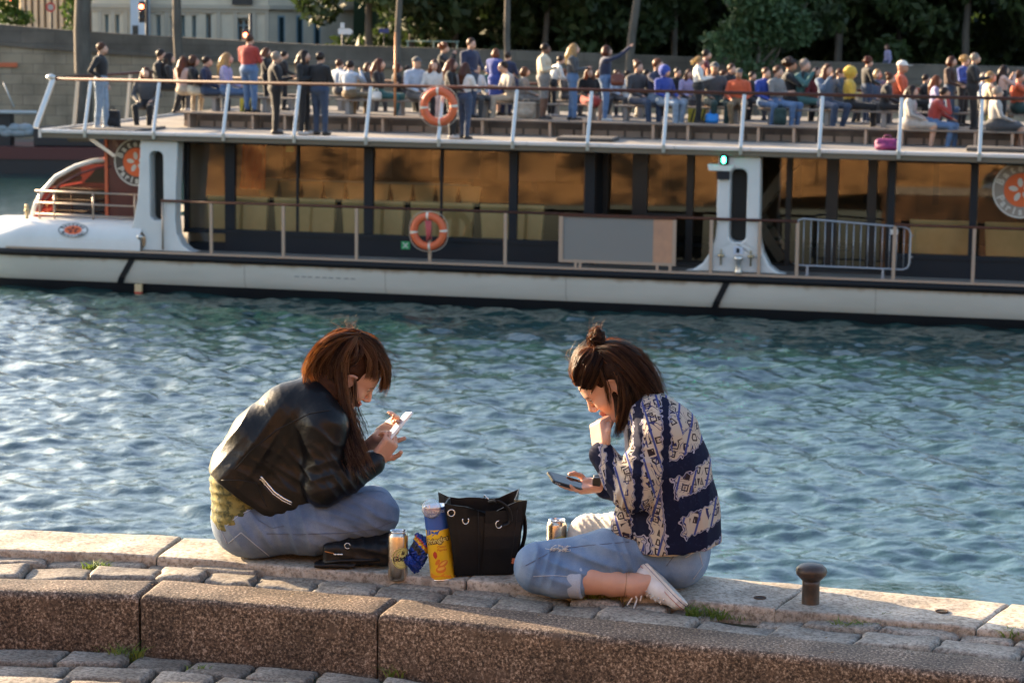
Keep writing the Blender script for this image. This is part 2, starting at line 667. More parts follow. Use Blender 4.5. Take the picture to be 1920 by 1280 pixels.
# body of the quay: earth bed under the stones and the wall down to the river
xs = list(range(-1500, 3501, 100))
far = [W2(x, cope_far(x)) for x in xs]
near = [W2(x, kerb_front(x)) for x in xs]
mb = MB()
vv, ff = [], []
n = len(xs)
for (fx, fy), (nx_, ny_) in zip(far, near):
    vv += [(fx, fy - 0.03, -6.5), (fx, fy - 0.03, -0.065), (nx_, ny_ + 0.08, -0.065), (nx_, ny_ + 0.08, -0.5)]
for i in range(n - 1):
    a, b = i * 4, i * 4 + 4
    ff += [(a, b, b + 1, a + 1), (a + 1, b + 1, b + 2, a + 2), (a + 2, b + 2, b + 3, a + 3)]
mb.add(vv, ff)
mb.mi = [1 if i % 3 == 0 else 0 for i in range(len(ff))]
quay = kind(mb.build('quay', [M_EARTH, M_QWALL]), 'structure')

joints = [-1250, -700, -180, 318, 900, 1484, 1862, 2450, 3050]
def cjoint(x):
    w = (cope_near(x) - cope_far(x))
    return x - 0.62 * w, x + 0.62 * w
for i in range(len(joints) - 1):
    a0, a1 = cjoint(joints[i])
    b0, b1 = cjoint(joints[i + 1])
    g = 1.6
    # long slabs follow the bend of the quay in short runs of one mesh
    c = [W2(a0 + g, cope_near(a0)), W2(b0 - g, cope_near(b0)), W2(b1 - g, cope_far(b1)), W2(a1 + g, cope_far(a1))]
    stone('coping_stone', c, rng.uniform(-0.003, 0.004), 0.30, 0.012, 0.008, 0.0022, M_COPE, 40 + i, quay, nx=26, ny=8)
kj = [-1400, -900, -420, 262, 708, 1915, 2600, 3300]
for i in range(len(kj) - 1):
    a, b = kj[i], kj[i + 1]
    g = 1.8
    la = 1.25 * (kerb_front(a) - kerb_back(a + 30))
    lb = 1.25 * (kerb_front(b) - kerb_back(b + 30))
    c = [W2(a + g, kerb_front(a)), W2(b - g, kerb_front(b)), W2(b - g + lb, kerb_back(b + lb)), W2(a + g + la, kerb_back(a + la))]
    stone('kerb_stone', c, 0.0, 0.32, 0.022, 0.02, 0.0015, M_KERB, 60 + i, quay, nx=24, ny=5)
JA = [-260, -150, -40, 84, 177, 269, 355, 484, 612, 722, 842, 955, 1062, 1160, 1250, 1338, 1412, 1500, 1645, 1790, 1895, 2010, 2130]
JB = [-290, -170, -60, 58, 182, 309, 396, 489, 602, 716, 838, 940, 1042, 1136, 1316, 1462, 1622, 1772, 1925, 2050, 2180]
def row_edges(x, t):
    yc, yk = cope_near(x) + 3.5, kerb_back(x) - 1.5
    return yc + (yk - yc) * t
k = 0
for J, t0, t1 in ((JA, 0.03, 0.47), (JB, 0.53, 1.0)):
    for i in range(len(J) - 1):
        k += 1
        if J is JA and J[i] == 1338:
            continue                               # the gap where a cobble is missing
        a, b = J[i] + rng.uniform(1.5, 3), J[i + 1] - rng.uniform(1.5, 3)
        j0, j1 = rng.uniform(-.02, .03), rng.uniform(-.03, .02)
        lean = 0.95
        def corner(x, t):
            dy = row_edges(x, 0.5) - row_edges(x, t)
            x2 = x + lean * dy
            return W2(x2, row_edges(x2, t), Z_COB)
        c = [corner(a, t1 + j1), corner(b, t1 + rng.uniform(-.03, .02)), corner(b, t0 + rng.uniform(-.02, .03)), corner(a, t0 + j0)]
        stone('cobble', c, Z_COB + rng.uniform(-0.012, 0.012), 0.06, 0.022, 0.012, 0.004, M_COB, 100 + k, quay, nx=6, ny=5, skew=rng.uniform(-.01, .01))

# lower pavement of flat setts in front of the kerb
Z_LOW = -0.2
M_PAVE = mat('pavement_setts', (0.24, 0.21, 0.18), 0.85, col2=(0.15, 0.125, 0.10), scale=3, bump=0.6, bscale=12)
pave = MB()
vv = []
for x in xs:
    q = W2(x, kerb_front(x))
    vv += [(q[0], q[1] + 0.05, Z_LOW - 0.03), (q[0] * 4, -7.0, Z_LOW - 0.03)]
pave.add(vv, [(2 * i, 2 * i + 1, 2 * i + 3, 2 * i + 2) for i in range(len(xs) - 1)])
pavement = kind(pave.build('pavement', M_EARTH), 'structure')
off = 0.0
ang = R(-4)
for r_ in range(9):
    x = -2.75 + rng.uniform(-.15, 0)
    while x < 2.4:
        ln = rng.uniform(0.19, 0.30)
        dep = 0.155
        def G(px_, t):
            # rows follow the foot of the kerb
            pxk = 960 + px_ * 560
            yb = at_z(pxk, kerb_front(pxk)).y - 0.012
            return (px_ - 0.18 * (r_ * dep + t), yb - r_ * dep - t)
        gp = rng.uniform(0.006, 0.014)
        c = [G(x + gp, dep - gp), G(x + ln - gp, dep - gp), G(x + ln - gp, gp * .7), G(x + gp, gp * .7)]
        stone('sett', c, Z_LOW + rng.uniform(-0.008, 0.006), 0.05, 0.022, 0.010, 0.004, M_COB, 300 + int(off), pavement, nx=4, ny=3, skew=rng.uniform(-.008, .008))
        off += 1
        x += ln
# embankment wall behind the photographer (its sunlit stone shows in the boat's windows)
M_BANKW = mat('embankment_ashlar', (0.46, 0.25, 0.10), 0.9, col2=(0.03, 0.018, 0.010), scale=0.30, lo=.44, hi=.58, stretch=(.6, 1, 1.3), bump=0.4, bscale=8)  # dark patches in the colour are invented to break up the window reflections
bank = kind(MB().box((-70, -8.0, -0.5), (70, -7.0, 6.2)).build('embankment', M_BANKW), 'structure')
for zc in (1.2, 2.9, 4.6):
    for xc in range(-68, 68, 4):
        if rng.random() < 0.5:
            MB().box((xc, -7.0, zc - .6), (xc + 2.6, -6.96 + rng.uniform(0, .03), zc + .5)).build('ashlar_block', M_BANKW, bank)
tag(MB().box((-70, -8.3, 6.2), (70, -6.8, 6.55)).build('parapet', mat('parapet_stone', (0.5, 0.4, 0.3), .85)), 'pale stone parapet running along the top of the near embankment', 'parapet')

# grass and dry moss in the joints
M_GRASS = mat('grass_blades', (0.10, 0.20, 0.025), 0.6, col2=(0.22, 0.26, 0.06), scale=30, trans=0.35)
M_DRY = mat('dry_moss', (0.22, 0.17, 0.03), 0.9, col2=(0.12, 0.07, 0.02), scale=60, trans=0.2)
def blades(mb, px, py, n, spread, h, z=-0.05, mi=0):
    c = at_z(px, py, z)
    for _ in range(n):
        a = rng.uniform(0, 6.28)
        rad = spread * math.sqrt(rng.random())
        b = Vector((c.x + rad * math.cos(a) * 1.6, c.y + rad * math.sin(a) * 0.6, z))
        hh = (h * 1.25 + .016) * rng.uniform(0.5, 1.15)
        ln = Vector((rng.uniform(-.6, .6), rng.uniform(-.5, .5), 1)) * hh
        s = Vector((math.cos(a), math.sin(a), 0)) * rng.uniform(0.0018, 0.0036)
        m1 = b + ln * 0.55
        tip = b + ln + Vector((ln.x, ln.y, -0.35 * hh)) * 0.6
        mb.add([b - s, b + s, m1 + s * .8, m1 - s * .8, tip], [(0, 1, 2, 3), (3, 2, 4)], mi)
mb = MB()
for px, py, n_, sp, hh in [(1138, 1137, 90, .05, .05), (1085, 1126, 30, .05, .03), (1322, 1160, 70, .045, .035), (1478, 1161, 60, .04, .03), (1600, 1185, 80, .04, .03), (1635, 1172, 50, .03, .04), (1818, 1185, 90, .055, .035),
                           (1912, 1207, 40, .03, .045), (1720, 1190, 50, .05, .02), (180, 1070, 40, .03, .025), (700, 1075, 40, .06, .02), (505, 1070, 40, .06, .018), (1550, 1165, 40, .05, .018), (960, 1105, 30, .05, .02), (1410, 1160, 40, .06, .015)]:
    blades(mb, px, py, int(n_ * 1.6), sp, hh)
for px, py, n_, sp, hh in [(236, 1240, 60, .03, .05), (195, 1228, 20, .03, .03), (365, 1262, 20, .03, .02), (840, 1262, 40, .03, .05), (740, 1275, 25, .02, .04)]:
    blades(mb, px, py, n_, sp, hh, Z_LOW - .02)
kind(mb.build('grass', M_GRASS), 'stuff')
mb = MB()
for px, py, n_, sp, hh in [(300, 1048, 260, .09, .022), (350, 1049, 200, .06, .02), (130, 1041, 120, .10, .012), (40, 1036, 80, .10, .012), (620, 1072, 120, .1, .012), (1500, 1150, 60, .05, .012), (1300, 1135, 60, .06, .015)]:
    blades(mb, px, py, n_, sp, hh, -0.045)
kind(mb.build('moss', M_DRY), 'stuff')
# rusty sockets let into the coping
for (px, py), lab in (((1425, 1121), 'small rusty socket hole in coping just left of the bollard'), ((1766, 1146), 'small rusty socket hole in coping right of the bollard')):
    c = at_z(px, py)
    s_ = MB()
    s_.lathe([(0.034, 0.001), (0.036, 0.006), (0.030, 0.007), (0.026, 0.003), (0.0255, 0.002)], 20, capb=True, capt=False)
    s_.lathe([(0.026, 0.0022), (0.001, 0.0024)], 20, mi=1, capb=False)
    o = s_.build('iron_socket', [mat('rust', (0.10, 0.045, 0.02), .9, col2=(0.04, .025, .02), scale=60), mat('dark_hole', (0.01, .008, .006), .9)], None, (c.x, c.y, 0.0005))
    o.scale = (.62, .62, .5)
    tag(o, lab, 'socket')

# bollard
M_IRON = mat('black_iron', (0.03, 0.024, 0.02), 0.42, 0.0, 0.5, col2=(0.075, 0.045, 0.03), scale=18, bump=0.4, bscale=60, bdist=.003)
c = at_z(1519, 1147, -0.03)
bol = empty('bollard', (c.x, c.y, -0.035))
bol.scale = (1.0, 1.0, 1.12)
tag(bol, 'short dark iron mushroom bollard standing at the edge of the quay', 'bollard')
MB().lathe([(0.040, 0.0), (0.037, 0.012), (0.030, 0.03), (0.0295, 0.09), (0.031, 0.105)], 28).build('post', M_IRON, bol)
MB().lathe([(0.031, 0.103), (0.040, 0.112), (0.050, 0.121), (0.053, 0.131), (0.050, 0.141), (0.040, 0.149), (0.022, 0.1535), (0.004, 0.155)], 32).build('head', M_IRON, bol)
MB().lathe([(0.055, -0.02), (0.052, 0.003), (0.041, 0.008)], 20).build('mortar_collar', mat('mortar', (.2, .15, .11), .95, bump=.6, bscale=80), bol)

# ================================================================ the river
ZW = -4.7
gx = np.concatenate([-np.geomspace(140, 24.3, 20), np.arange(-24, -14.05, 0.13), np.arange(-14, 14.01, 0.058), np.arange(14.1, 24.05, 0.13), np.geomspace(24.3, 140, 20)])
gy = np.concatenate([np.linspace(5.0, 26.6, 16), np.arange(27, 53.01, 0.042), np.geomspace(53.4, 104, 60)])
X, Y = np.meshgrid(gx, gy)
Zs = np.zeros_like(X)
wr = np.random.default_rng(11)
fade0 = np.clip((24.5 - np.abs(X)) / 3, 0, 1) * np.clip((Y - 25) / 2, 0, 1)
fine = np.clip((16 - np.abs(X)) / 2, 0, 1)
fadefar = np.where(Y > 53, np.clip((60 - Y) / 7, 0, 1), 1)
for i in range(110):
    lam = math.exp(wr.uniform(math.log(0.19), math.log(1.9)))
    th = R(78) + wr.normal(0, 0.62)
    kx, ky = 2 * math.pi / lam * math.cos(th), 2 * math.pi / lam * math.sin(th)
    slope = 0.039 * (0.8 if lam < 0.35 else 1.0)
    A = slope * lam / (2 * math.pi)
    ph = kx * X + ky * Y + wr.uniform(0, 6.28)
    g_ = fade0 * (fine if lam < 0.5 else 1) * (fadefar if lam < 1.6 else np.where(Y > 53, np.clip((95 - Y) / 40, 0.2, 1), 1))
    # patchy gusts
    patch = 0.75 + 0.45 * np.sin(X * wr.uniform(.1, .5) + wr.uniform(0, 6)) * np.sin(Y * wr.uniform(.1, .5) + wr.uniform(0, 6))
    cr_ = np.sin(ph)
    Zs += A * (cr_ - 0.30 * np.cos(2 * ph)) * g_ * patch
ny_, nx_ = X.shape
v = np.stack([X, Y, Zs], -1).reshape(-1, 3)
ii = np.arange((ny_ - 1) * (nx_ - 1))
r_, c_ = ii // (nx_ - 1), ii % (nx_ - 1)
q = np.stack([r_ * nx_ + c_, r_ * nx_ + c_ + 1, (r_ + 1) * nx_ + c_ + 1, (r_ + 1) * nx_ + c_], 1)
def water_mat():
    m = bpy.data.materials.new('river_water')
    m.use_nodes = True
    N, L = m.node_tree.nodes, m.node_tree.links
    p = N['Principled BSDF']
    p.inputs['Base Color'].default_value = (0.012, 0.043, 0.041, 1)
    p.inputs['Roughness'].default_value = 0.06
    p.inputs['IOR'].default_value = 2.05
    p.inputs['Specular IOR Level'].default_value = 0.5
    g = N.new('ShaderNodeTexCoord')
    mp = N.new('ShaderNodeMapping')
    mp.inputs['Scale'].default_value = (0.8, 1.0, 1.0)
    L.new(g.outputs['Object'], mp.inputs[0])
    nz = N.new('ShaderNodeTexNoise')
    nz.inputs['Scale'].default_value = 9.0
    nz.inputs['Detail'].default_value = 4
    nz.inputs['Roughness'].default_value = 0.5
    nz.inputs['Distortion'].default_value = 0.6
    L.new(mp.outputs[0], nz.inputs['Vector'])
    b = N.new('ShaderNodeBump')
    b.inputs['Strength'].default_value = 0.7
    b.inputs['Distance'].default_value = 0.022
    L.new(nz.outputs[0], b.inputs['Height'])
    L.new(b.outputs[0], p.inputs['Normal'])
    return m
river = link('river_water', npmesh('river_water', v, q, water_mat(), True), None, (0, 0, ZW))
kind(river, 'structure')
kind(MB().box((-300, -60, -9), (300, 160, -8.5)).build('river_bed', mat('mud', (0.03, .03, .02), .9)), 'structure')

# ================================================================ the far bank
def stone_wall_mat(name, c1, c2, mortar, bw, bh, sc=1.0):
    m = bpy.data.materials.new(name)
    m.use_nodes = True
    N, L = m.node_tree.nodes, m.node_tree.links
    p = N['Principled BSDF']
    p.inputs['Roughness'].default_value = 0.9
    g = N.new('ShaderNodeTexCoord')
    sp = N.new('ShaderNodeSeparateXYZ')
    L.new(g.outputs['Object'], sp.inputs[0])
    cb = N.new('ShaderNodeCombineXYZ')
    L.new(sp.outputs[0], cb.inputs[0])
    L.new(sp.outputs[2], cb.inputs[1])
    br = N.new('ShaderNodeTexBrick')
    br.inputs['Color1'].default_value = (*c1, 1)
    br.inputs['Color2'].default_value = (*c2, 1)
    br.inputs['Mortar'].default_value = (*mortar, 1)
    br.inputs['Scale'].default_value = sc
    br.inputs['Mortar Size'].default_value = 0.012
    br.inputs['Brick Width'].default_value = bw
    br.inputs['Row Height'].default_value = bh
    L.new(cb.outputs[0], br.inputs['Vector'])
    nz = N.new('ShaderNodeTexNoise')
    nz.inputs['Scale'].default_value = 0.9
    nz.inputs['Detail'].default_value = 6
    L.new(g.outputs['Object'], nz.inputs['Vector'])
    mr = N.new('ShaderNodeMapRange')
    mr.inputs[1].default_value = .3
    mr.inputs[2].default_value = .7
    mr.inputs[3].default_value = .65
    mr.inputs[4].default_value = 1.25
    L.new(nz.outputs[0], mr.inputs[0])
    hs = N.new('ShaderNodeHueSaturation')
    L.new(br.outputs[0], hs.inputs['Color'])
    L.new(mr.outputs[0], hs.inputs['Value'])
    L.new(hs.outputs[0], p.inputs['Base Color'])
    return m
M_FARW = stone_wall_mat('far_quay_ashlar', (0.32, 0.255, 0.18), (0.26, 0.205, 0.14), (0.14, .11, .085), 0.9, 0.42)
M_FARCAP = stone_wall_mat('far_quay_parapet_stone', (0.15, 0.125, 0.10), (0.125, 0.105, 0.085), (0.09, .075, .06), 1.4, 0.5)
YWALL = 97.0
def wall_top(x):                                  # the parapet climbs towards the left (a ramp up to the bridge)
    px = 960 + x * FPX / YWALL
    return at_y(px, pl([(-400, 12), (0, 46), (180, 61), (560, 83), (1000, 96), (1500, 115), (1920, 126), (2400, 140)])(px), YWALL).z
fw = MB()
vv = []
xs_ = [-90, -40] + list(range(-26, 27, 2)) + [40, 90]
for x in xs_:
    t = wall_top(max(-26, min(26, x)))
    vv += [(x, YWALL, -6.0), (x, YWALL, t - 0.85), (x, YWALL + 1.2, t - 0.85), (x, YWALL + 1.2, -6)]
nx4 = len(xs_)
fw.add(vv, [(4 * i + j, 4 * i + 4 + j, 4 * i + 5 + j, 4 * i + 1 + j) for i in range(nx4 - 1) for j in range(3)])
far_wall = fw.build('embankment_wall', M_FARW)
tag(far_wall, 'long weathered stone embankment wall across the river behind the boat', 'wall')
fp = MB()
vv = []
for x in xs_:
    t = wall_top(max(-26, min(26, x)))
    vv += [(x, YWALL - 0.12, t - 0.86), (x, YWALL - 0.12, t - 0.70), (x, YWALL + 0.03, t - 0.68), (x, YWALL + 0.03, t), (x, YWALL + 0.45, t), (x, YWALL + 0.45, t - 0.86)]
fp.add(vv, [(6 * i + j, 6 * i + 6 + j, 6 * i + 6 + (j + 1) % 6, 6 * i + (j + 1) % 6) for i in range(nx4 - 1) for j in range(6)])
fp.build('parapet', M_FARCAP, far_wall)
# street behind the parapet
sg = MB()
vv = []
for x in xs_:
    t = wall_top(max(-26, min(26, x))) - 1.05
    vv += [(x, YWALL + 0.4, t), (x * 2.5, 420, t - 1)]
sg.add(vv, [(2 * i, 2 * i + 2, 2 * i + 3, 2 * i + 1) for i in range(nx4 - 1)])
kind(sg.build('street', mat('asphalt', (0.05, 0.05, 0.05), .9, col2=(.07, .065, .06), scale=2)), 'structure')
kind(MB().box((-90, YWALL - 4.0, -6), (90, YWALL + 0.05, -3.9)).build('far_quay', mat('far_quay_stone', (.2, .17, .14), .9, col2=(.13, .11, .09), scale=.6)), 'structure')

# ---- building at the corner
M_BST = mat('pale_facade_stone', (0.74, 0.63, 0.47), 0.85, col2=(0.64, 0.54, 0.40), scale=0.8)
M_BTR = mat('facade_trim_stone', (0.54, 0.46, 0.35), 0.85)
M_SHUT = mat('blue_grey_frames', (0.26, 0.36, 0.40), 0.5)
M_DGLASS = mat('dark_window_glass', (0.03, 0.045, 0.05), 0.12, spec=0.6)
YB = 128.0
def bx_(px, y=YB):
    return (px - 960) * y / FPX
def bz_(py, y=YB, px=400):
    return at_y(px, py, y).z
bld = empty('corner_building', (bx_(499), YB, -1.0))
tag(bld, 'pale stone building with tall blue grey windows standing above the embankment', 'building')
x0, x1 = bx_(172) - bx_(499), 0.0
MB().plate([(x0, 0), (x1, 0), (x1, 16), (x0, 16)],
           [[(bx_(a) - bx_(499), 1.0 + bz_(y1)), (bx_(b) - bx_(499), 1.0 + bz_(y1)), (bx_(b) - bx_(499), 1.0 + bz_(y0)), (bx_(a) - bx_(499), 1.0 + bz_(y0))]
            for a, b, y0, y1 in [(196, 203, 30, 66), (216, 223, 30, 66), (292, 300, 30, 70), (318, 327, 32, 72), (338, 345, 30, 72), (358, 366, 30, 74), (384, 394, 27, 72), (441, 465, 34, 82)]], 0, 0.5).build('front_wall', M_BST, bld)
for a, b, y0, y1 in [(196, 203, 30, 66), (216, 223, 30, 66), (292, 300, 30, 70), (318, 327, 32, 72), (338, 345, 30, 72), (358, 366, 30, 74), (384, 394, 27, 72), (441, 465, 34, 82)]:
    u0, u1, w0, w1 = bx_(a) - bx_(499), bx_(b) - bx_(499), 1 + bz_(y1), 1 + bz_(y0)
    wd = MB().box((u0, .30, w0), (u0 + .09, .40, w1)).box((u1 - .09, .30, w0), (u1, .40, w1)).box((u0 + .09, .31, w1 - .10), (u1 - .09, .40, w1))
    if b - a > 15:
        wd.box(((u0 + u1) / 2 - .06, .29, w0), ((u0 + u1) / 2 + .06, .40, w1 - .1)).box((u0 + .09, .305, w1 - .42), (u1 - .09, .39, w1 - .34))
    w_ = wd.build('window', M_SHUT, bld)
    MB().box((u0 + .02, .42, w0), (u1 - .02, .44, w1)).build('pane', M_DGLASS, w_)
    MB().box((u0 - .12, -.07, w1 + .02), (u1 + .12, .05, w1 + .14)).build('lintel', M_BTR, w_)
# side face round the corner
rr_ = R(52)
sx, sy = math.cos(rr_), math.sin(rr_)
sd = MB()
for f0, f1, mi in ((0, 12, 0),):
    sd.add([(0, 0, 0), (12 * sx, 12 * sy, 0), (12 * sx, 12 * sy, 16), (0, 0, 16)], [(0, 1, 2, 3)])
sd.build('side_wall', M_BST, bld)
for t0 in (0.75, 2.2, 3.6):
    for zz0, zz1 in ((1 + bz_(84), 1 + bz_(28)),):
        p0, p1 = Vector((t0 * sx, t0 * sy, 0)), Vector(((t0 + .55) * sx, (t0 + .55) * sy, 0))
        nrm = Vector((sy, -sx, 0))
        w_ = MB().add([(*(p0 + nrm * .03).xy, zz0), (*(p1 + nrm * .03).xy, zz0), (*(p1 + nrm * .03).xy, zz1), (*(p0 + nrm * .03).xy, zz1)], [(0, 1, 2, 3)]).build('window', M_SHUT, bld)
        q0, q1 = p0 + (p1 - p0) * .2, p0 + (p1 - p0) * .8
        MB().add([(*(q0 + nrm * .05).xy, zz0), (*(q1 + nrm * .05).xy, zz0), (*(q1 + nrm * .05).xy, zz1 - .1), (*(q0 + nrm * .05).xy, zz1 - .1)], [(0, 1, 2, 3)]).build('pane', M_DGLASS, w_)
zc_ = 1 + bz_(13)
MB().box((x0, -.22, zc_ - .12), (0.12, 0.0, zc_ + .10)).box((x0, -.12, zc_ - .3), (0.06, 0.0, zc_ - .12)).build('cornice', M_BTR, bld)
MB().beam((0.05, -.1, zc_), (12 * sx + .1, 12 * sy - .1, zc_), .3, .22).build('cornice', M_BTR, bld)
for px in (184, 208, 232, 308, 404, 436, 470, 494):
    u = bx_(px) - bx_(499)
    MB().box((u, -.09, 0), (u + .2, 0.0, zc_ - .3)).build('pilaster', M_BTR, bld)
MB().box((bx_(441) - bx_(499) - .2, -.35, zc_ + .12), (bx_(465) - bx_(499) + .2, -.25, zc_ + .9)).build('balcony', mat('balcony_iron', (.05, .045, .04), .6), bld)
MB().box((x0, 0.5, 0), (0.3, 12, 16)).build('inner_block', M_BTR, bld)
# second building to the left, older and browner
b2 = empty('columned_building', (bx_(40, 140), 140, -1.0))
tag(b2, 'brown grey building with flat columns at far left above the wall', 'building')
w2 = bx_(186, 140) - bx_(30, 140)
MB().box((0, .4, 0), (w2, 9, 14)).build('wall', mat('brown_facade', (.30, .25, .21), .9, col2=(.22, .18, .15), scale=.7), b2)
for i_ in range(13):
    xx = i_ * w2 / 13
    MB().box((xx, 0, 0), (xx + .22, .4, 14)).build('column', M_BTR, b2)
    if i_ % 2 and i_ < 12:
        MB().box((xx + .34, .36, .8), (xx + .52, .40, 3.6)).build('window', M_DGLASS, b2)
b3 = empty('white_building', (bx_(244, 126.6), 126.6, -1))
tag(b3, 'narrow pale blue white building front between the two stone buildings', 'building')
MB().box((0, 0, 0), (bx_(274, 126.6) - bx_(244, 126.6), 1.3, 18)).build('wall', mat('white_render', (.62, .66, .70), .8), b3)
MB().box((.1, -.04, 0.2), (.4, 0.0, 1.4)).build('door', M_DGLASS, b3)

# ---- vegetation
M_BARK = mat('bark', (0.075, 0.062, 0.05), 0.9, col2=(0.13, 0.11, 0.09), scale=3, bump=.6, bscale=10, stretch=(1, 1, .3))
M_LEAF_D = mat('dark_leaves', (0.026, 0.044, 0.012), 0.6, col2=(0.060, 0.095, 0.026), scale=0.5, lo=.4, hi=.7, trans=0.25)
M_LEAF_L = mat('light_leaves', (0.045, 0.085, 0.032), 0.6, col2=(0.075, 0.13, 0.05), scale=0.8, trans=0.3)
M_LEAF_G = mat('fresh_leaves', (0.09, 0.15, 0.022), 0.6, col2=(0.05, 0.10, 0.02), scale=1.2, trans=0.35)
def leaf_cloud(blobs, n, size, seed):
    r = np.random.default_rng(seed)
    vol = np.array([b[3] * b[4] * b[5] for b in blobs])
    pick = r.choice(len(blobs), n, p=vol / vol.sum())
    B = np.array(blobs)[pick]
    d = r.normal(size=(n, 3))
    d /= np.linalg.norm(d, axis=1)[:, None]
    rad = r.uniform(0.25, 1.0, n) ** 0.45 * r.uniform(.85, 1.12, n)
    c = B[:, :3] + d * rad[:, None] * B[:, 3:6]
    a1 = r.normal(size=(n, 3))
    a1 /= np.linalg.norm(a1, axis=1)[:, None]
    a2 = np.cross(a1, r.normal(size=(n, 3)))
    a2 /= np.linalg.norm(a2, axis=1)[:, None]
    s = size * r.uniform(.6, 1.35, n)[:, None]
    v = np.stack([c - a1 * s, c - a2 * s * .45, c + a1 * s, c + a2 * s * .45], 1).reshape(-1, 3)
    return v, np.arange(4 * n).reshape(-1, 4)
def crown_mesh(name, blobs, n, size, seed, m):
    v, q = leaf_cloud(blobs, n, size, seed)
    return npmesh(name, v, q, m, False)
def rnd_blobs(seed, n, R_, H_, zc, low=0.0):
    r = random.Random(seed)
    out = []
    for _ in range(n):
        a = r.uniform(0, 6.28)
        rad = R_ * math.sqrt(r.random())
        z = zc + r.uniform(-H_, H_) * math.sqrt(max(0.05, 1 - (rad / R_) ** 2 * .7))
        s = r.uniform(.9, 1.7)
        out.append((rad * math.cos(a), rad * math.sin(a), z, s, s, s * .75))
    return out
def trunk_mesh(h, r0, seed, mats=None, limbs=5):
    r = random.Random(seed)
    mb = MB()
    pts, rs = [], []
    x = y = 0
    for i in range(7):
        pts.append((x, y, h * i / 6))
        rs.append(r0 * (1.25 if i == 0 else 1 - .09 * i))
        x += r.uniform(-.12, .12)
        y += r.uniform(-.1, .1)
    mb.tube(pts, rs, 9)
    for k in range(limbs):
        p = Vector(pts[3 + k % 4])
        a = r.uniform(0, 6.28)
        l = r.uniform(1.6, 3.0)
        q1 = p + Vector((math.cos(a) * l * .5, math.sin(a) * l * .5, l * .55))
        q2 = p + Vector((math.cos(a) * l, math.sin(a) * l, l * 1.3))
        mb.tube([p, q1, q2], [r0 * .45, r0 * .3, r0 * .12], 6)
    return mb
crownA = crown_mesh('crown', rnd_blobs(1, 26, 3.6, 5.0, 5.2), 9000, .27, 1, M_LEAF_D)
crownB = crown_mesh('crown', rnd_blobs(2, 26, 3.6, 5.2, 5.4), 9000, .27, 2, M_LEAF_D)
trunkA = trunk_mesh(7, .20, 3).mesh('trunk', M_BARK)
trunkB = trunk_mesh(7, .17, 4).mesh('trunk', M_BARK)
TREES = [(690, 104, 0, 0, 'dark leafy tree beside the pale building, leftmost of the dark row'), (765, 106, 1, 1, 'dark tree behind the thin lit pole on the boat'),
         (850, 108, 0, .8, 'dark leafy tree above the man in the navy sweater'), (1010, 105, 1, 2.1, 'dark leafy tree above the man in the cream jacket'),
         (1120, 107, 0, 2.9, 'dark leafy tree left of the bare leaning trunk'), (1255, 106, 1, 3.7, 'dark leafy tree right of the bare leaning trunk'),
         (1560, 106, 0, 4.4, 'deep shaded tree just right of the lighter green tree'), (1680, 108, 1, 5.2, 'deep shaded tree above the small figure on the parapet'),
         (1800, 105, 0, .4, 'deep shaded tree above the grey haired man in black'), (1920, 107, 1, 1.3, 'deep shaded tree at the right edge of the picture')]
for px, y, kd, rz, lab in TREES:
    t = empty('tree', ((px - 960) * y / FPX, y, wall_top(0) - 1.4), rz)
    tag(t, lab, 'tree', 'dark trees along the far bank')
    link('trunk', (trunkA, trunkB)[kd], t)
    link('crown', (crownA, crownB)[kd], t)
hedge = []
for i_ in range(120):
    x = rng.uniform(-8.2, 34)
    hedge.append((x, rng.uniform(110, 117), rng.uniform(-1.4, 4.5), 1.7, 1.2, 1.3))
kind(link('woodland', crown_mesh('woodland', hedge, 36000, .34, 9, M_LEAF_D)), 'stuff')
hv = [(x_, 131 + 3 * math.sin(x_), -3, ) for x_ in range(-9, 120, 4)]
hl_ = MB().add([(x_, y_, -4) for x_, y_, z_ in hv] + [(x_, y_ + 4, 9 + 2 * math.sin(x_ * .7)) for x_, y_, z_ in hv], [(i, i + 1, len(hv) + i + 1, len(hv) + i) for i in range(len(hv) - 1)])
kind(hl_.build('dark_backdrop', M_LEAF_D), 'structure')  # dark backdrop added behind the trees to block bright sky in the gaps
back = []
for i_ in range(60):
    back.append((rng.uniform(-6, 70), rng.uniform(121, 127), rng.uniform(0, 13), 4, 2, 3))
kind(link('far_woodland', crown_mesh('far_woodland', back, 9000, .75, 10, M_LEAF_D)), 'stuff')
# the lighter tree that hangs over the parapet
px = 1425
lt = empty('leafy_tree', ((px - 960) * 93 / FPX, 94.5, -3.9))
tag(lt, 'lighter green leafy tree growing up in front of the far wall', 'tree')
link('trunk', trunk_mesh(5.0, .16, 8).mesh('trunk', M_BARK), lt)
lb = [(rng.uniform(-1.5, 1.5), rng.uniform(-.8, .8), z, s, s * .8, s * .8) for z, s in [(3.2, .7), (3.7, .9), (4.2, 1.1), (4.6, 1.1), (5.0, 1.2), (5.4, 1.2), (5.8, 1.3), (6.3, 1.3), (6.8, 1.2), (4.8, .9), (5.5, .9), (7.4, 1.2), (8, 1.1)]]
link('crown', crown_mesh('crown', lb, 6500, .15, 12, M_LEAF_L), lt)
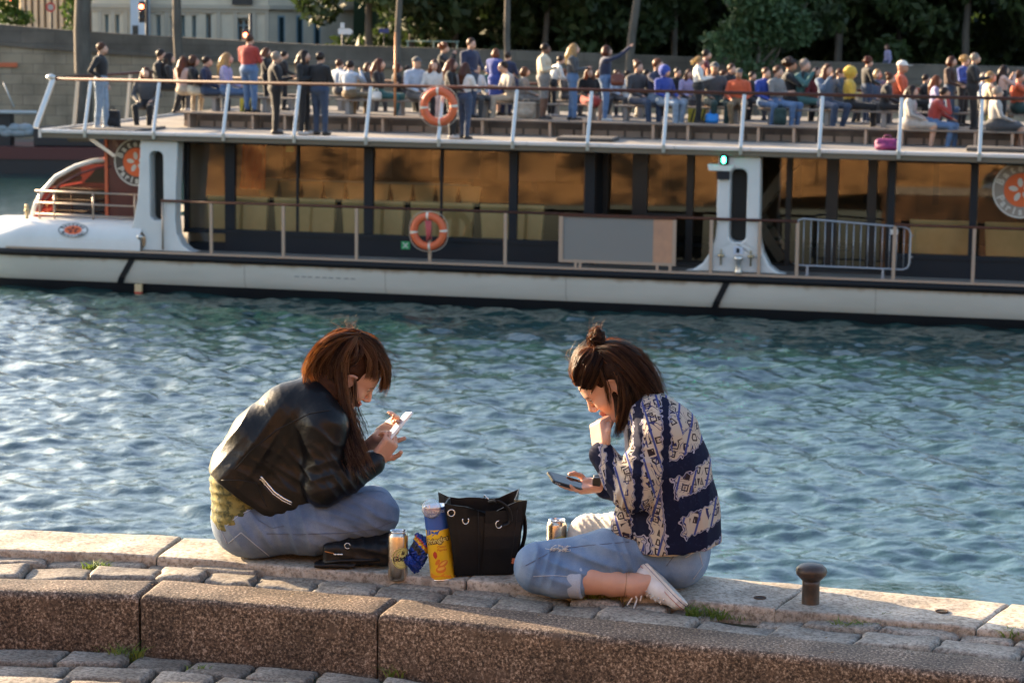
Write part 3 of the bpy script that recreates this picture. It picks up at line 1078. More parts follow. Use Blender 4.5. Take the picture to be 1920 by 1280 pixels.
# small tree at the left
px = 137
lt = empty('young_tree', ((px - 960) * 99 / FPX, 99.5, 0.0))
tag(lt, 'small fresh green tree over the far parapet at left', 'tree')
link('trunk', trunk_mesh(3.0, .10, 18, limbs=3).mesh('trunk', M_BARK), lt)
link('crown', crown_mesh('crown', [(-.1, 0, 1.3, .55, .4, .7), (.2, 0, 1.9, .6, .5, .6), (0, 0, 2.8, .9, .8, .8), (-.2, 0, 0.7, .35, .3, .35)], 1400, .13, 13, M_LEAF_G), lt)
px = 25
lt = empty('shrub', ((px - 960) * 100 / FPX, 100.5, 0.1))
tag(lt, 'green shrub at the far left end of the parapet', 'shrub')
MB().tube([(0, 0, 0), (.05, 0, .5), (0, 0, 1)], [.05, .04, .02], 6).build('stem', M_BARK, lt)
link('foliage', crown_mesh('foliage', [(0, 0, .9, .8, .4, .4), (-.4, 0, 1.6, .6, .5, .5)], 900, .12, 14, M_LEAF_G), lt)
# bare trunks that rise in front of the wall
for px, y, r0, zb, lean, lab in [(157, 93.5, .36, -3.9, 0.02, 'thick dark bare trunk rising in front of the far wall at left'), (331, 95, .20, -3.9, -.02, 'slender dark trunk in front of the far wall, near the pale building'),
                                 (745, 96, .15, -3.9, .03, 'slim grey trunk rising over the far parapet'), (945, 95.5, .15, -3.9, -.01, 'slim mossy trunk between the man in navy and the man in cream'),
                                 (1185, 95, .19, -3.9, .10, 'pale leaning bare trunk behind the red haired woman with raised arm')]:
    t = empty('bare_tree', ((px - 960) * y / FPX, y, zb))
    tag(t, lab, 'tree')
    pts = [(lean * (z_ - 6) + .05 * math.sin(z_), 0, z_) for z_ in (0, 1.5, 3, 4.5, 6, 7.5, 9, 11)]
    MB().tube(pts, [r0 * 1.15, r0, r0 * .95, r0 * .9, r0 * .85, r0 * .8, r0 * .75, r0 * .6], 10).build('trunk', M_BARK, t)
    if px > 1000:
        MB().tube([(lean * 0 - .1, 0, 6.0), (-.5, 0, 6.35), (-1.3, .2, 6.9)], [.08, .06, .04], 6).build('branch', M_BARK, t)
    link('crown', crown_mesh('crown', rnd_blobs(px, 9, 2.4, 1.5, 12), 1800, .22, px, M_LEAF_D), t)

# ---- street things
M_POLE = mat('dark_pole', (.04, .04, .045), .6)
def signal(px, py, y, lab):
    c = at_y(px, py, y)
    t = empty('traffic_light', (c.x + .18, y, c.z - 3.2))
    tag(t, lab, 'traffic light')
    MB().tube([(0, 0, 0), (0, 0, 4.1)], .07, 8).build('pole', M_POLE, t)
    MB().box((-.32, -.16, 2.55), (-.08, .10, 3.45)).build('housing', M_POLE, t, bevel=.03)
    for i_, (zz, on) in enumerate(((3.22, True), (2.98, False), (2.74, False))):
        MB().ico((-.20, -.17, zz), .095, 2, sc=(1, .4, 1)).build('lamp', mat('red_lamp', (.8, .05, .03), .4, emit=(1.0, .10, .04), estr=9) if on else mat('dead_lamp', (.02, .02, .02), .3), t)
signal(267, 14, 101, 'traffic light on a dark pole in front of the pale building')
signal(25, 2, 101, 'traffic light showing red at the top left corner')
signal(462, 67, 99, 'traffic light showing red just above the parapet beside the man in red')
c = at_y(95, 14, 102)
rs_ = empty('road_sign', (c.x, 102, c.z - 2.2))
tag(rs_, 'round road sign with red rim above the far wall at left', 'sign')
MB().tube([(0, .05, 0), (0, .05, 2.4)], .035, 8).build('pole', M_POLE, rs_)
def disc(mb, c, r0, r1, y, n=32, mi=0):
    vs_ = []
    for k_ in range(n):
        a = 6.28318 * k_ / n
        vs_ += [(c[0] + r0 * math.cos(a), y, c[1] + r0 * math.sin(a)), (c[0] + r1 * math.cos(a), y, c[1] + r1 * math.sin(a))]
    mb.add(vs_, [(2 * k_, 2 * k_ + 1, (2 * k_ + 3) % (2 * n), (2 * k_ + 2) % (2 * n)) for k_ in range(n)], mi)
    return mb
d_ = MB()
disc(d_, (0, 2.2), .0, .13, -.03, mi=0)
disc(d_, (0, 2.2), .13, .21, -.031, mi=1)
disc(d_, (0, 2.2), .0, .21, .0, mi=0)
d_.build('plate', [mat('sign_white', (.5, .45, .42), .5), mat('sign_red', (.55, .06, .05), .45)], rs_)
for px, py, lab in [(642, 62, 'white arrow signpost above the far parapet beside the dark trees')]:
    c = at_y(px, py, 100)
    t = empty('direction_sign', (c.x, 100, c.z - 1.2))
    tag(t, lab, 'sign')
    MB().tube([(0, .06, -.6), (0, .06, 1.5)], .04, 8).build('post', M_POLE, t)
    mw = mat('sign_white_enamel', (.62, .66, .7), .4)
    MB().plate([(-.18, 1.14), (.34, 1.14), (.46, 1.25), (.34, 1.38), (-.18, 1.38)], [], 0, .03).build('arrow_panel', mw, t)
    MB().plate([(-.09, 1.4), (.09, 1.4), (.09, 1.62), (-.09, 1.62)], [], 0, .03).build('number_panel', mw, t)
    MB().plate([(-.02, .42), (.4, .42), (.4, .6), (-.02, .6)], [], 0, .03).build('arrow_panel', mw, t)
c = at_y(720, 58, 104)
t = empty('street_sign', (c.x, 104, c.z - 2))
tag(t, 'small blue street sign in front of the dark trees', 'sign')
MB().tube([(0, .04, 0), (0, .04, 2.1)], .03, 8).build('pole', M_POLE, t)
MB().box((-.22, 0, 1.9), (.22, .03, 2.1)).build('panel', mat('sign_blue', (.03, .06, .3), .4), t)
# pale guard rail seen beyond the parapet
gr = empty('guard_rail', (at_y(800, 80, 101).x, 101, at_y(800, 80, 101).z - .45))
tag(gr, 'pale green guard rail beyond the far parapet in front of the trees', 'railing')
mg = mat('pale_green_paint', (.22, .3, .26), .5)
MB().tube([(-.9, 0, .5), (1.4, 0, .5)], .03, 6).build('rail', mg, gr)
for xx in (-.8, .3, 1.3):
    MB().tube([(xx, 0, 0), (xx, 0, .5)], .03, 6).build('post', mg, gr)
# orange mooring board on the far wall
c = at_y(14, 122, YWALL - .1)
tag(MB().box((-.9, 0, -.09), (.4, .06, .09)).build('orange_board', mat('orange_board', (.55, .13, .05), .6), None, (c.x, YWALL - .1, c.z)), 'long orange board fixed to the far wall at left', 'board')

# ---- barge moored against the far quay
M_BLK = mat('barge_black', (.012, .012, .014), .5)
M_MAR = mat('barge_maroon', (.07, .014, .014), .45)
c = at_z(60, 326, ZW)
bg = empty('moored_barge', (c.x, c.y, ZW))
tag(bg, 'dark maroon and black barge moored under the far wall at left', 'barge')
def bgp(px, py):
    p = at_y(px, py, c.y)
    return p.x - c.x, p.z - ZW
MB().box((-14, 0, -.4), (9, 3.2, .55)).build('hull', M_BLK, bg)
MB().box((-14, -.06, .55), (9, 3.2, 1.0)).build('gunwale', M_MAR, bg)
xa, za = bgp(60, 243)
MB().box((bgp(57, 243)[0], .5, 1.0), (bgp(210, 243)[0], 2.8, za - .0)).build('wheelhouse', M_BLK, bg, bevel=.05)
MB().box((bgp(57, 243)[0] + 1.3, .47, 1.2), (bgp(210, 243)[0] - .6, .5, za - .25)).build('window', mat('brown_glass', (.05, .035, .02), .15), bg)
xr, zr = bgp(0, 211)
MB().tube([(-14, .3, zr), (bgp(66, 211)[0], .3, zr)], .07, 8).build('awning_rail', mat('pale_rail', (.42, .42, .42), .5), bg)
MB().box((bgp(0, 230)[0] - .4, .6, 1.0), (bgp(12, 230)[0], 1.4, zr)).build('awning_post', M_BLK, bg)
cov = MB()
for i_ in range(9):
    cov.ico((bgp(-10 + 7 * i_, 258)[0], .8, 1.55 + .12 * math.sin(i_ * 2)), .34, 2, sc=(1, .8, .55))
cov.build('tarpaulin', mat('grey_tarpaulin', (.25, .28, .30), .6), bg)
MB().tube([(bgp(2, 156)[0], .4, bgp(2, 156)[1]), (bgp(22, 202)[0], .4, bgp(22, 202)[1])], .03, 6).build('stay', mat('pale_rail', (.42, .42, .42), .5), bg)

# ================================================================ the sightseeing boat
BO = at_z(960, 578, ZW)
BTH = R(-13.1)
BMAT = Matrix.Translation(BO) @ Matrix.Rotation(BTH, 4, 'Z')
def bw(u, v, w):
    return BMAT @ Vector((u, v, w))
boat = empty('sightseeing_boat', BO, BTH)
tag(boat, 'long white two deck sightseeing boat with glazed cabin and crowded open upper deck', 'boat')
M_HULL = mat('hull_white_paint', (0.62, 0.59, 0.52), 0.38, col2=(0.53, 0.50, 0.43), scale=0.8, stretch=(.3, 1, 1.5), coat=.2)
def rust_under_rail(m):
    N, L = m.node_tree.nodes, m.node_tree.links
    p_ = N['Principled BSDF']
    src = p_.inputs['Base Color'].links[0].from_socket
    tc_ = N.new('ShaderNodeTexCoord')
    sp = N.new('ShaderNodeSeparateXYZ')
    L.new(tc_.outputs['Object'], sp.inputs[0])
    nz = N.new('ShaderNodeTexNoise')
    nz.inputs['Scale'].default_value = 2.2
    nz.inputs['Detail'].default_value = 6
    mp_ = N.new('ShaderNodeMapping')
    mp_.inputs['Scale'].default_value = (1.6, 1, .35)
    L.new(tc_.outputs['Object'], mp_.inputs[0])
    L.new(mp_.outputs[0], nz.inputs['Vector'])
    ad = N.new('ShaderNodeMath')
    ad.operation = 'MULTIPLY_ADD'
    L.new(nz.outputs[0], ad.inputs[0])
    ad.inputs[1].default_value = .22
    L.new(sp.outputs[2], ad.inputs[2])
    mr_ = N.new('ShaderNodeMapRange')
    mr_.inputs[1].default_value = .775
    mr_.inputs[2].default_value = .885
    mr_.inputs[4].default_value = .8
    L.new(ad.outputs[0], mr_.inputs[0])
    mx_ = N.new('ShaderNodeMix')
    mx_.data_type = 'RGBA'
    L.new(mr_.outputs[0], mx_.inputs[0])
    L.new(src, mx_.inputs[6])
    mx_.inputs[7].default_value = (.26, .16, .08, 1)
    L.new(mx_.outputs[2], p_.inputs['Base Color'])
rust_under_rail(M_HULL)
M_HULL2 = mat('superstructure_white', (0.68, 0.68, 0.66), 0.32, col2=(0.62, .62, .60), scale=1.2, coat=.25)
M_BLACK = mat('black_rubber', (0.007, 0.008, 0.010), 0.5, spec=.25)
M_NAVY = mat('dark_navy_panel', (0.012, 0.017, 0.024), 0.4, spec=.25)
M_DECK = mat('deck_grey', (0.26, 0.24, 0.21), 0.7, col2=(0.20, 0.18, 0.16), scale=1.0)
M_STEEL = mat('brushed_steel', (0.62, 0.60, 0.56), 0.32, 0.85)
M_POSTL = mat('lower_post_steel', (0.42, 0.33, 0.26), 0.4, 0.5)
M_RAIL = mat('varnished_handrail', (0.085, 0.028, 0.016), 0.55, col2=(.06, .02, .012), scale=5, spec=.3)
M_FASC = mat('fascia_tan', (0.15, 0.115, 0.075), 0.6)
M_ALU = mat('deck_edge_aluminium', (0.62, 0.62, 0.62), 0.38, 0.6)
M_SEAT = mat('beige_seat', (0.74, 0.56, 0.27), 0.75, col2=(.66, .49, .22), scale=3)
M_WOOD = mat('bench_slats', (0.24, 0.19, 0.145), 0.6, col2=(.17, .13, .10), scale=3, stretch=(.2, 1, 1))
M_RED = mat('maroon_panel', (0.10, 0.018, 0.014), 0.35, col2=(.07, .012, .01), scale=1, coat=.3)
M_ORG = mat('lifebuoy_orange', (0.72, 0.15, 0.05), 0.5, col2=(.62, .12, .045), scale=8)
M_WHITE = mat('white_plastic', (.72, .70, .66), .5)
def glass_mat(name, tint, refl, rough=.02):
    m = bpy.data.materials.new(name)
    m.use_nodes = True
    N, L = m.node_tree.nodes, m.node_tree.links
    N.clear()
    out = N.new('ShaderNodeOutputMaterial')
    tr = N.new('ShaderNodeBsdfTransparent')
    tr.inputs[0].default_value = (*tint, 1)
    gl = N.new('ShaderNodeBsdfGlossy')
    gl.inputs['Roughness'].default_value = rough
    fr = N.new('ShaderNodeFresnel')
    fr.inputs[0].default_value = 1.5
    ad = N.new('ShaderNodeMath')
    ad.operation = 'ADD'
    ad.use_clamp = True
    ad.inputs[1].default_value = refl
    L.new(fr.outputs[0], ad.inputs[0])
    mx = N.new('ShaderNodeMixShader')
    L.new(ad.outputs[0], mx.inputs[0])
    L.new(tr.outputs[0], mx.inputs[1])
    L.new(gl.outputs[0], mx.inputs[2])
    L.new(mx.outputs[0], out.inputs[0])
    return m
M_PANE = glass_mat('cabin_glass', (.88, .86, .80), 0.035)
M_REDG = glass_mat('maroon_glass', (.30, .04, .03), 0.02)
U0, U1, BEAM = -15.0, 15.0, 9.0

def loft(mb, secs, mi=0, smooth=True, close=False):
    vs_ = [p for s in secs for p in s]
    n_ = len(secs[0])
    fs = []
    for i in range(len(secs) - 1):
        for j in range(n_ if close else n_ - 1):
            k_ = (j + 1) % n_
            fs.append((i * n_ + j, (i + 1) * n_ + j, (i + 1) * n_ + k_, i * n_ + k_))
    mb.add(vs_, fs, mi, smooth)
    return mb
us = [-15, -14.4, -13.8, -13, -12, -11] + list(range(-10, 15, 2)) + [15]
def taper(u):                                   # plan of the hull: comes in towards the bow
    return 0.0 if u > -12 else 1.6 * ((-12 - u) / 3.0) ** 2
hb = MB()
loft(hb, [[(u, taper(u) + .10, 0.20), (u, taper(u) + .02, 0.34), (u, taper(u), 0.76)] for u in us])
hb.add([(-15, taper(-15), .76), (-15, taper(-15) + .1, .2), (-15, BEAM - 1.6, .2), (-15, BEAM - 1.6, .76)], [(0, 1, 2, 3)])
loft(hb, [[(u, BEAM - taper(u), 0.76), (u, BEAM - taper(u), 0.2)] for u in us])
hb.build('hull', M_HULL, boat)
bb = MB()
loft(bb, [[(u, taper(u) + .5, -0.7), (u, taper(u) + .16, -0.1), (u, taper(u) + .105, 0.205)] for u in us])
loft(bb, [[(u, BEAM - taper(u), 0.2), (u, BEAM - taper(u) - .3, -0.7)] for u in us])
bb.add([(-15, taper(-15) + .1, .2), (-15, taper(-15) + .5, -.7), (-15, BEAM - 2, -.7), (-15, BEAM - 1.6, .2)], [(0, 1, 2, 3)])
bb.build('boot_stripe', M_BLACK, boat)
rb = MB()
loft(rb, [[(u, taper(u) + .02, .745), (u, taper(u) - .07, .765), (u, taper(u) - .085, .83), (u, taper(u) - .06, .895), (u, taper(u) + .03, .905)] for u in us])
rb.build('rub_rail', M_BLACK, boat)
mbd = MB()
mbd.add([(u, taper(u) + .02, .905) for u in us] + [(u, BEAM - taper(u), .905) for u in us], [(i, i + 1, len(us) + i + 1, len(us) + i) for i in range(len(us) - 1)])
mbd.build('lower_deck', M_DECK, boat)
loft(MB(), [[(u, taper(u) + .0, .907), (u, taper(u) + .0, .955), (u, taper(u) + .09, .957), (u, taper(u) + .09, .907)] for u in us[4:]], smooth=False).build('waterway_edge', M_POSTL, boat)
for ua, ub in ((-8.89, -9.23), (4.73, 4.46)):
    fb = MB()
    um = ua + (ub - ua) * .74
    loft(fb, [[(x_ - .07, y_ + .2, z_), (x_ - .07, y_, z_), (x_ + .07, y_, z_), (x_ + .07, y_ + .2, z_)] for x_, y_, z_ in ((ua, -.035, .76), (um, -.02, .34), (ub, .05, .17))], smooth=False)
    fb.build('fender_bar', M_BLACK, boat)
MB().box((-8.84, .0, .02), (-8.68, .09, .19)).build('draught_marker', mat('marker_cream', (.6, .45, .25), .6), boat)
MB().box((-8.84, -.003, -.04), (-8.68, .088, .019)).build('draught_marker', mat('marker_red', (.5, .06, .03), .6), boat)
# plate joints along the strake
for u in (-12.4, -6.2, -2.9, 1.2, 7.9, 11.3):
    wj = MB()
    loft(wj, [[(u - .007, taper(u) + y_ - .003, z_), (u + .007, taper(u) + y_ - .003, z_)] for y_, z_ in ((0, .755), (.02, .34), (.10, .205))], smooth=False)
    wj.build('plate_joint', mat('joint_grime', (.30, .26, .21), .8), boat)
# faint scuffs on the strake
for i_ in range(9):
    x = -5.0 + i_ * .16 + rng.uniform(-.03, .03)
    MB().box((x, .004, .50), (x + .10, .03, .525)).build('scuff', mat('scuff_grey', (.28, .27, .25), .7), boat)

# raised white bow
bs = MB()
prof = [(0.00, .0), (0.01, .40), (.05, .62), (.14, .80), (.30, .93), (.55, .985), (1.0, 1.0), (4.5, 1.0)]
secs = []
for u, hgt in [(-14.8, .16), (-14.2, .22), (-13.4, .30), (-12.8, .36), (-12.23, .43), (-11.9, .57), (-11.6, .655), (-11.2, .685), (-10.4, .70), (-9.6, .715), (-8.95, .72), (-8.7, .72)]:
    secs.append([(u, taper(u) + a, .906 + hgt * b) for a, b in prof])
loft(bs, secs)
bs.build('bow_bulwark', M_HULL2, boat)
def rr_loop(x0, x1, z0, z1, r, n=6):
    out = []
    for cx, cz, a0 in ((x1 - r, z1 - r, 0), (x0 + r, z1 - r, 90), (x0 + r, z0 + r, 180), (x1 - r, z0 + r, 270)):
        for k_ in range(n + 1):
            a = R(a0 + 90 * k_ / n)
            out.append((cx + r * math.cos(a), cz + r * math.sin(a)))
    return out
# two flared white pillars
MB().plate([(-8.71, 3.46), (-8.75, 2.7), (-8.80, 2.1), (-8.90, 1.62), (-9.02, 1.28), (-9.16, .96), (-7.40, .96), (-7.58, 1.0), (-7.74, 1.12), (-7.86, 1.36), (-7.89, 1.7), (-7.87, 2.4), (-7.81, 3.46)],
           [rr_loop(-8.50, -8.17, 1.65, 3.22, .13), [(-8.74 + .13 * math.cos(a), 1.17 + .19 * math.sin(a)) for a in [6.283 * k_ / 16 for k_ in range(16)]]], .12, .50).build('pillar', M_HULL2, boat, bevel=.04)
MB().plate([(4.46, 3.46), (4.44, 2.4), (4.46, 2.0), (4.43, 1.7), (4.34, 1.4), (4.17, 1.14), (3.98, 1.01), (3.78, .96), (5.98, .96), (5.79, 1.01), (5.62, 1.14), (5.48, 1.4), (5.40, 1.7), (5.38, 2.06), (5.37, 3.46)],
           [rr_loop(4.73, 5.09, 1.62, 3.18, .14)], .12, .50).build('pillar', M_HULL2, boat, bevel=.04)
MB().box((-8.55, .47, 1.6), (-8.1, .49, 3.3)).build('pillar_shade', mat('slot_shade', (.02, .018, .015), .7), boat)  # dark sheets set behind the slots, painting the shade inside them
MB().box((4.68, .47, 1.56), (5.14, .49, 3.24)).build('pillar_shade', mat('slot_shade', (.02, .018, .015), .7), boat)
MB().lathe([(.05, 0), (.05, .28), (.075, .29), (.075, .34), (.04, .36)], 14, (-8.72, .06, .957)).build('mooring_post', M_STEEL, boat)
MB().lathe([(.09, 0), (.07, .05), (.07, .28), (.10, .30), (.10, .36), (.05, .38)], 16, (4.96, .02, .957)).build('mooring_post', M_STEEL, boat)
MB().box((4.84, .1, 1.36), (5.04, .117, 1.52)).build('number_plate', mat('plate_blue_white', (.55, .6, .7), .4), boat)
MB().box((4.90, .092, 1.39), (4.97, .099, 1.49)).build('number_plate', M_NAVY, boat)
for uu in (4.58, 5.22):
    MB().lathe([(.02, 0), (.02, .18), (.07, .19), (.07, .23), (.02, .24), (.02, .34)], 10, (uu, .06, 1.12)).build('valve', mat('brass', (.45, .35, .2), .4, .7), boat)

# cabin: dark frame, panes, lower panel
CV = 1.1
def post(u0, u1, z0=1.41, z1=3.36, v0=CV - .06, v1=CV + .08):
    MB().box((u0, v0, z0), (u1, v1, z1)).build('window_post', M_NAVY, boat, bevel=.012)
for a, b in ((-8.04, -7.92), (-7.04, -6.80), (-3.72, -3.50), (-.35, -.16), (1.36, 1.60)):
    post(a, b)
post(8.02, 8.16)
post(9.74, 9.90)
post(12.0, 12.2)
for a in (-5.33, -1.94):
    MB().box((a, CV - .03, 1.41), (a + .05, CV + .05, 3.36)).build('window_mullion', M_NAVY, boat)
for a, b in ((-8.04, 1.60), (8.02, 14.5)):
    MB().box((a, CV - .075, 3.36), (b, CV + .085, 3.475)).build('window_head', M_NAVY, boat)
    MB().box((a, CV - .08, 1.31), (b, CV + .09, 1.41)).build('window_sill', M_NAVY, boat)
for a, b in ((-7.04, 1.60), (8.02, 14.5)):
    MB().box((a, CV - .04, .906), (b, CV + .05, 1.309)).build('cabin_side_panel', M_NAVY, boat)
MB().box((-7.92, CV - .03, .906), (-7.05, CV + .05, 1.10)).build('cabin_side_panel', M_NAVY, boat)
for a, b, z0 in ((-7.92, -7.04, 1.10), (-6.80, -5.33, 1.41), (-5.28, -3.72, 1.41), (-3.50, -1.94, 1.41), (-1.89, -.35, 1.41), (-.16, 1.36, 1.41), (8.16, 9.74, 1.41), (9.90, 12.0, 1.41), (12.2, 14.4, 1.41)):
    MB().add([(a, CV - .05 + .0594 * (z0 - 1.41), z0), (b, CV - .05 + .0594 * (z0 - 1.41), z0), (b, CV + .066, 3.36), (a, CV + .066, 3.36)], [(0, 1, 2, 3)]).build('pane', M_PANE, boat)
# recessed lobby between the cabins
lob = MB()
LV = 2.0
for a, b in ((1.60, 1.72), (2.28, 2.62), (3.50, 3.66), (5.72, 5.84), (6.60, 6.86), (7.50, 7.70), (7.92, 8.04)):
    lob.box((a, LV - .06, .906), (b, LV + .06, 3.46))
lob.box((1.60, LV - .07, 3.33), (8.04, LV + .07, 3.47))
lob.box((2.62, LV - .05, 1.95), (3.5, LV + .05, 2.02))
lob.box((1.6, LV - .05, .907), (8.04, LV + .05, 1.0))
lob.build('lobby_frame', mat('lobby_dark_frame', (.012, .013, .014), .4), boat)
for a, b in ((1.72, 2.28), (2.62, 3.5), (3.66, 5.72), (5.84, 6.6), (6.86, 7.5), (7.7, 7.92)):
    MB().add([(a, LV - .07, 1.0), (b, LV - .07, 1.0), (b, LV + .068, 3.33), (a, LV + .068, 3.33)], [(0, 1, 2, 3)]).build('pane', M_PANE, boat)
MB().add([(1.48, CV + .05, .906), (1.6, LV, .906), (1.6, LV, 3.47), (1.48, CV + .05, 3.47)], [(0, 1, 2, 3)]).build('lobby_wall', M_NAVY, boat)
MB().add([(8.1, CV + .05, .906), (8.04, LV, .906), (8.04, LV, 3.47), (8.1, CV + .05, 3.47)], [(0, 3, 2, 1)]).build('lobby_wall', M_NAVY, boat)
for u0, s in ((4.3, -1), (5.6, 1)):
    st = MB()
    st.beam((u0, 2.6, 1.0), (u0 - 1.6 * -s * -1, 2.6, 3.4), .08, .22)
    st.beam((u0, 3.5, 1.0), (u0 - 1.6 * -s * -1, 3.5, 3.4), .08, .22)
    for k_ in range(9):
        t_ = (k_ + .5) / 9
        uu = u0 + (-1.6 * -s * -1) * t_
        st.box((uu - .13, 2.62, 1.0 + 2.4 * t_ - .02), (uu + .13, 3.48, 1.0 + 2.4 * t_ + .02))
    st.build('stair', mat('stair_grey', (.22, .2, .17), .5, .3), boat)
for k_ in range(3):
    MB().box((2.9 + k_ * 1.6, 2.9, 1.2), (3.9 + k_ * 1.6, 3.5, 1.28)).build('lobby_bench', M_NAVY, boat)
# inside of the cabin
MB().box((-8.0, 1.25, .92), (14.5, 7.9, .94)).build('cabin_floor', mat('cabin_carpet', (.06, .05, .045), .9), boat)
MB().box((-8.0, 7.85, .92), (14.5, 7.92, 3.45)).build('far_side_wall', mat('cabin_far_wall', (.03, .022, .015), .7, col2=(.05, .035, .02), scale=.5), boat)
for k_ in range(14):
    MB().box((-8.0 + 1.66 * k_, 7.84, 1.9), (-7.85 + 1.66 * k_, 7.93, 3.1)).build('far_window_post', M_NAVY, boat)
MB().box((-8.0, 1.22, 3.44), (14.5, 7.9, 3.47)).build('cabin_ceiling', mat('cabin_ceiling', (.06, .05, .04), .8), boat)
MB().box((-8.0, 1.2, .95), (-7.95, 7.9, 3.44)).build('cabin_end_wall', M_HULL2, boat)
def seat_back(u0, u1, v, z0, z1):
    inset = .07
    MB().add([(u0 + inset, v, z0), (u1 - inset, v, z0), (u1, v, z1), (u0, v, z1), (u0 + inset, v + .12, z0), (u1 - inset, v + .12, z0), (u1, v + .16, z1 - .02), (u0, v + .16, z1 - .02)],
             [(0, 1, 2, 3), (5, 4, 7, 6), (3, 2, 6, 7), (1, 5, 6, 2), (4, 0, 3, 7), (0, 4, 5, 1)]).build('seat_back', M_SEAT, boat, bevel=.03)
for u in np.arange(-6.95, 1.2, 1.66 * .985):
    seat_back(u - .75, u + .75, 1.62, 1.05, 2.14)
for u in (8.45, 10.05, 11.7, 13.3):
    seat_back(u - .0, u + 1.45, 1.62, 1.05, 2.1)
for u in np.arange(-7.3, -2.2, .56):
    seat_back(u, u + .54, 4.0, 1.9, 2.33)
    MB().box((u + .1, 4.02, 0.95), (u + .44, 4.4, 1.88)).build('seat_base', M_NAVY, boat)
MB().box((-7.4, 3.93, 2.33), (-2.0, 4.2, 2.37)).build('seat_rail', mat('pale_green_trim', (.35, .36, .28), .5), boat)
# orange curtain, exit signs, panels inside
cu_ = MB()
cp = []
for k_ in range(25):
    t_ = k_ / 24
    cp.append((-6.75 + .62 * t_ + 0, 1.25 + .05 * math.sin(t_ * 25)))
cu_.add([(a, b, 2.33) for a, b in cp] + [(a + .05 * math.sin(i * .2) + .08, b, 3.40) for i, (a, b) in enumerate(cp)], [(i, i + 1, 26 + i, 25 + i) for i in range(24)], 0, True)
cu_.build('curtain', mat('orange_curtain', (.95, .24, .05), .8, trans=.5), boat)
M_GRN = mat('green_sign', (.03, .35, .12), .5)
MB().box((-5.6, CV + .07, 3.22), (-5.42, CV + .09, 3.36)).build('exit_sign', M_GRN, boat)
gs = MB().box((-2.83, CV - .055, 1.10), (-2.63, CV - .043, 1.28))
gs.add([(-2.80, CV - .058, 1.13), (-2.77, CV - .058, 1.13), (-2.66, CV - .058, 1.25), (-2.69, CV - .058, 1.25)], [(0, 1, 2, 3)], 1)
gs.add([(-2.69, CV - .058, 1.13), (-2.66, CV - .058, 1.13), (-2.77, CV - .0585, 1.25), (-2.80, CV - .0585, 1.25)], [(0, 1, 2, 3)], 1)
gs.build('safety_sign', [M_GRN, M_WHITE], boat)
for uu, vv_, w_, h_ in ((-5.1, 5.0, .9, .8), (-3.3, 5.4, 1.2, .9), (-1.6, 5.2, 1.4, .9), (10.2, 5.2, 1.5, .8)):
    MB().box((uu, vv_, 2.4), (uu + w_, vv_ + .05, 2.4 + h_)).build('partition', mat('partition_grey', (.09, .08, .07), .5), boat)

# lower handrail
for a, b in ((-8.2, 1.12), (3.60, 6.2), (8.25, 15)):
    MB().tube([(a, .06, 2.11), (b, .06, 2.11)], .032, 8).build('lower_handrail', M_RAIL, boat)
for u in (-7.0, -5.29, -3.58, -1.89, -.18, 4.36, 5.40, 6.21, 8.25, 9.9, 11.6, 13.3):
    MB().box((u - .035, .03, .957), (u + .035, .09, 2.085)).build('lower_post', M_POSTL, boat)
MB().tube([(-8.17, .06, 2.11), (-8.17, .06, 1.0)], .025, 8).build('lower_post', M_POSTL, boat)
# perforated gate panel in the lower rail
gp = empty('gate', (0, 0, 0), 0, boat)
MB().box((1.02, .02, 2.06), (3.60, .10, 2.13)).build('top_rail', M_RAIL, gp)
fr_ = MB().box((1.02, .03, 1.06), (1.11, .09, 2.06)).box((3.52, .03, 1.06), (3.60, .09, 2.06)).box((1.11, .03, 1.06), (3.52, .09, 1.12))
fr_.build('gate_frame', M_POSTL, gp)
def mesh_panel_mat():
    m = bpy.data.materials.new('perforated_steel')
    m.use_nodes = True
    N, L = m.node_tree.nodes, m.node_tree.links
    p = N['Principled BSDF']
    p.inputs['Base Color'].default_value = (.24, .225, .205, 1)
    p.inputs['Metallic'].default_value = .25
    p.inputs['Roughness'].default_value = .6
    g = N.new('ShaderNodeTexCoord')
    wv = N.new('ShaderNodeTexWave')
    wv.bands_direction = 'Z'
    wv.inputs['Scale'].default_value = 9
    wv.inputs['Distortion'].default_value = .3
    L.new(g.outputs['Object'], wv.inputs['Vector'])
    b = N.new('ShaderNodeBump')
    b.inputs['Strength'].default_value = .3
    b.inputs['Distance'].default_value = .01
    L.new(wv.outputs[1], b.inputs['Height'])
    L.new(b.outputs[0], p.inputs['Normal'])
    return m
MB().box((1.11, .05, 1.12), (3.10, .07, 2.06)).build('perforated_panel', mesh_panel_mat(), gp)
MB().box((3.10, .047, 1.12), (3.52, .073, 2.06)).build('copper_panel', mat('copper_sheet', (.52, .30, .19), .45, .4, col2=(.42, .25, .17), scale=3), gp)
for u in (1.40, 1.50, 3.20, 3.48):
    MB().box((u - .03, .03, .957), (u + .03, .09, 1.06)).build('gate_foot', M_POSTL, gp)

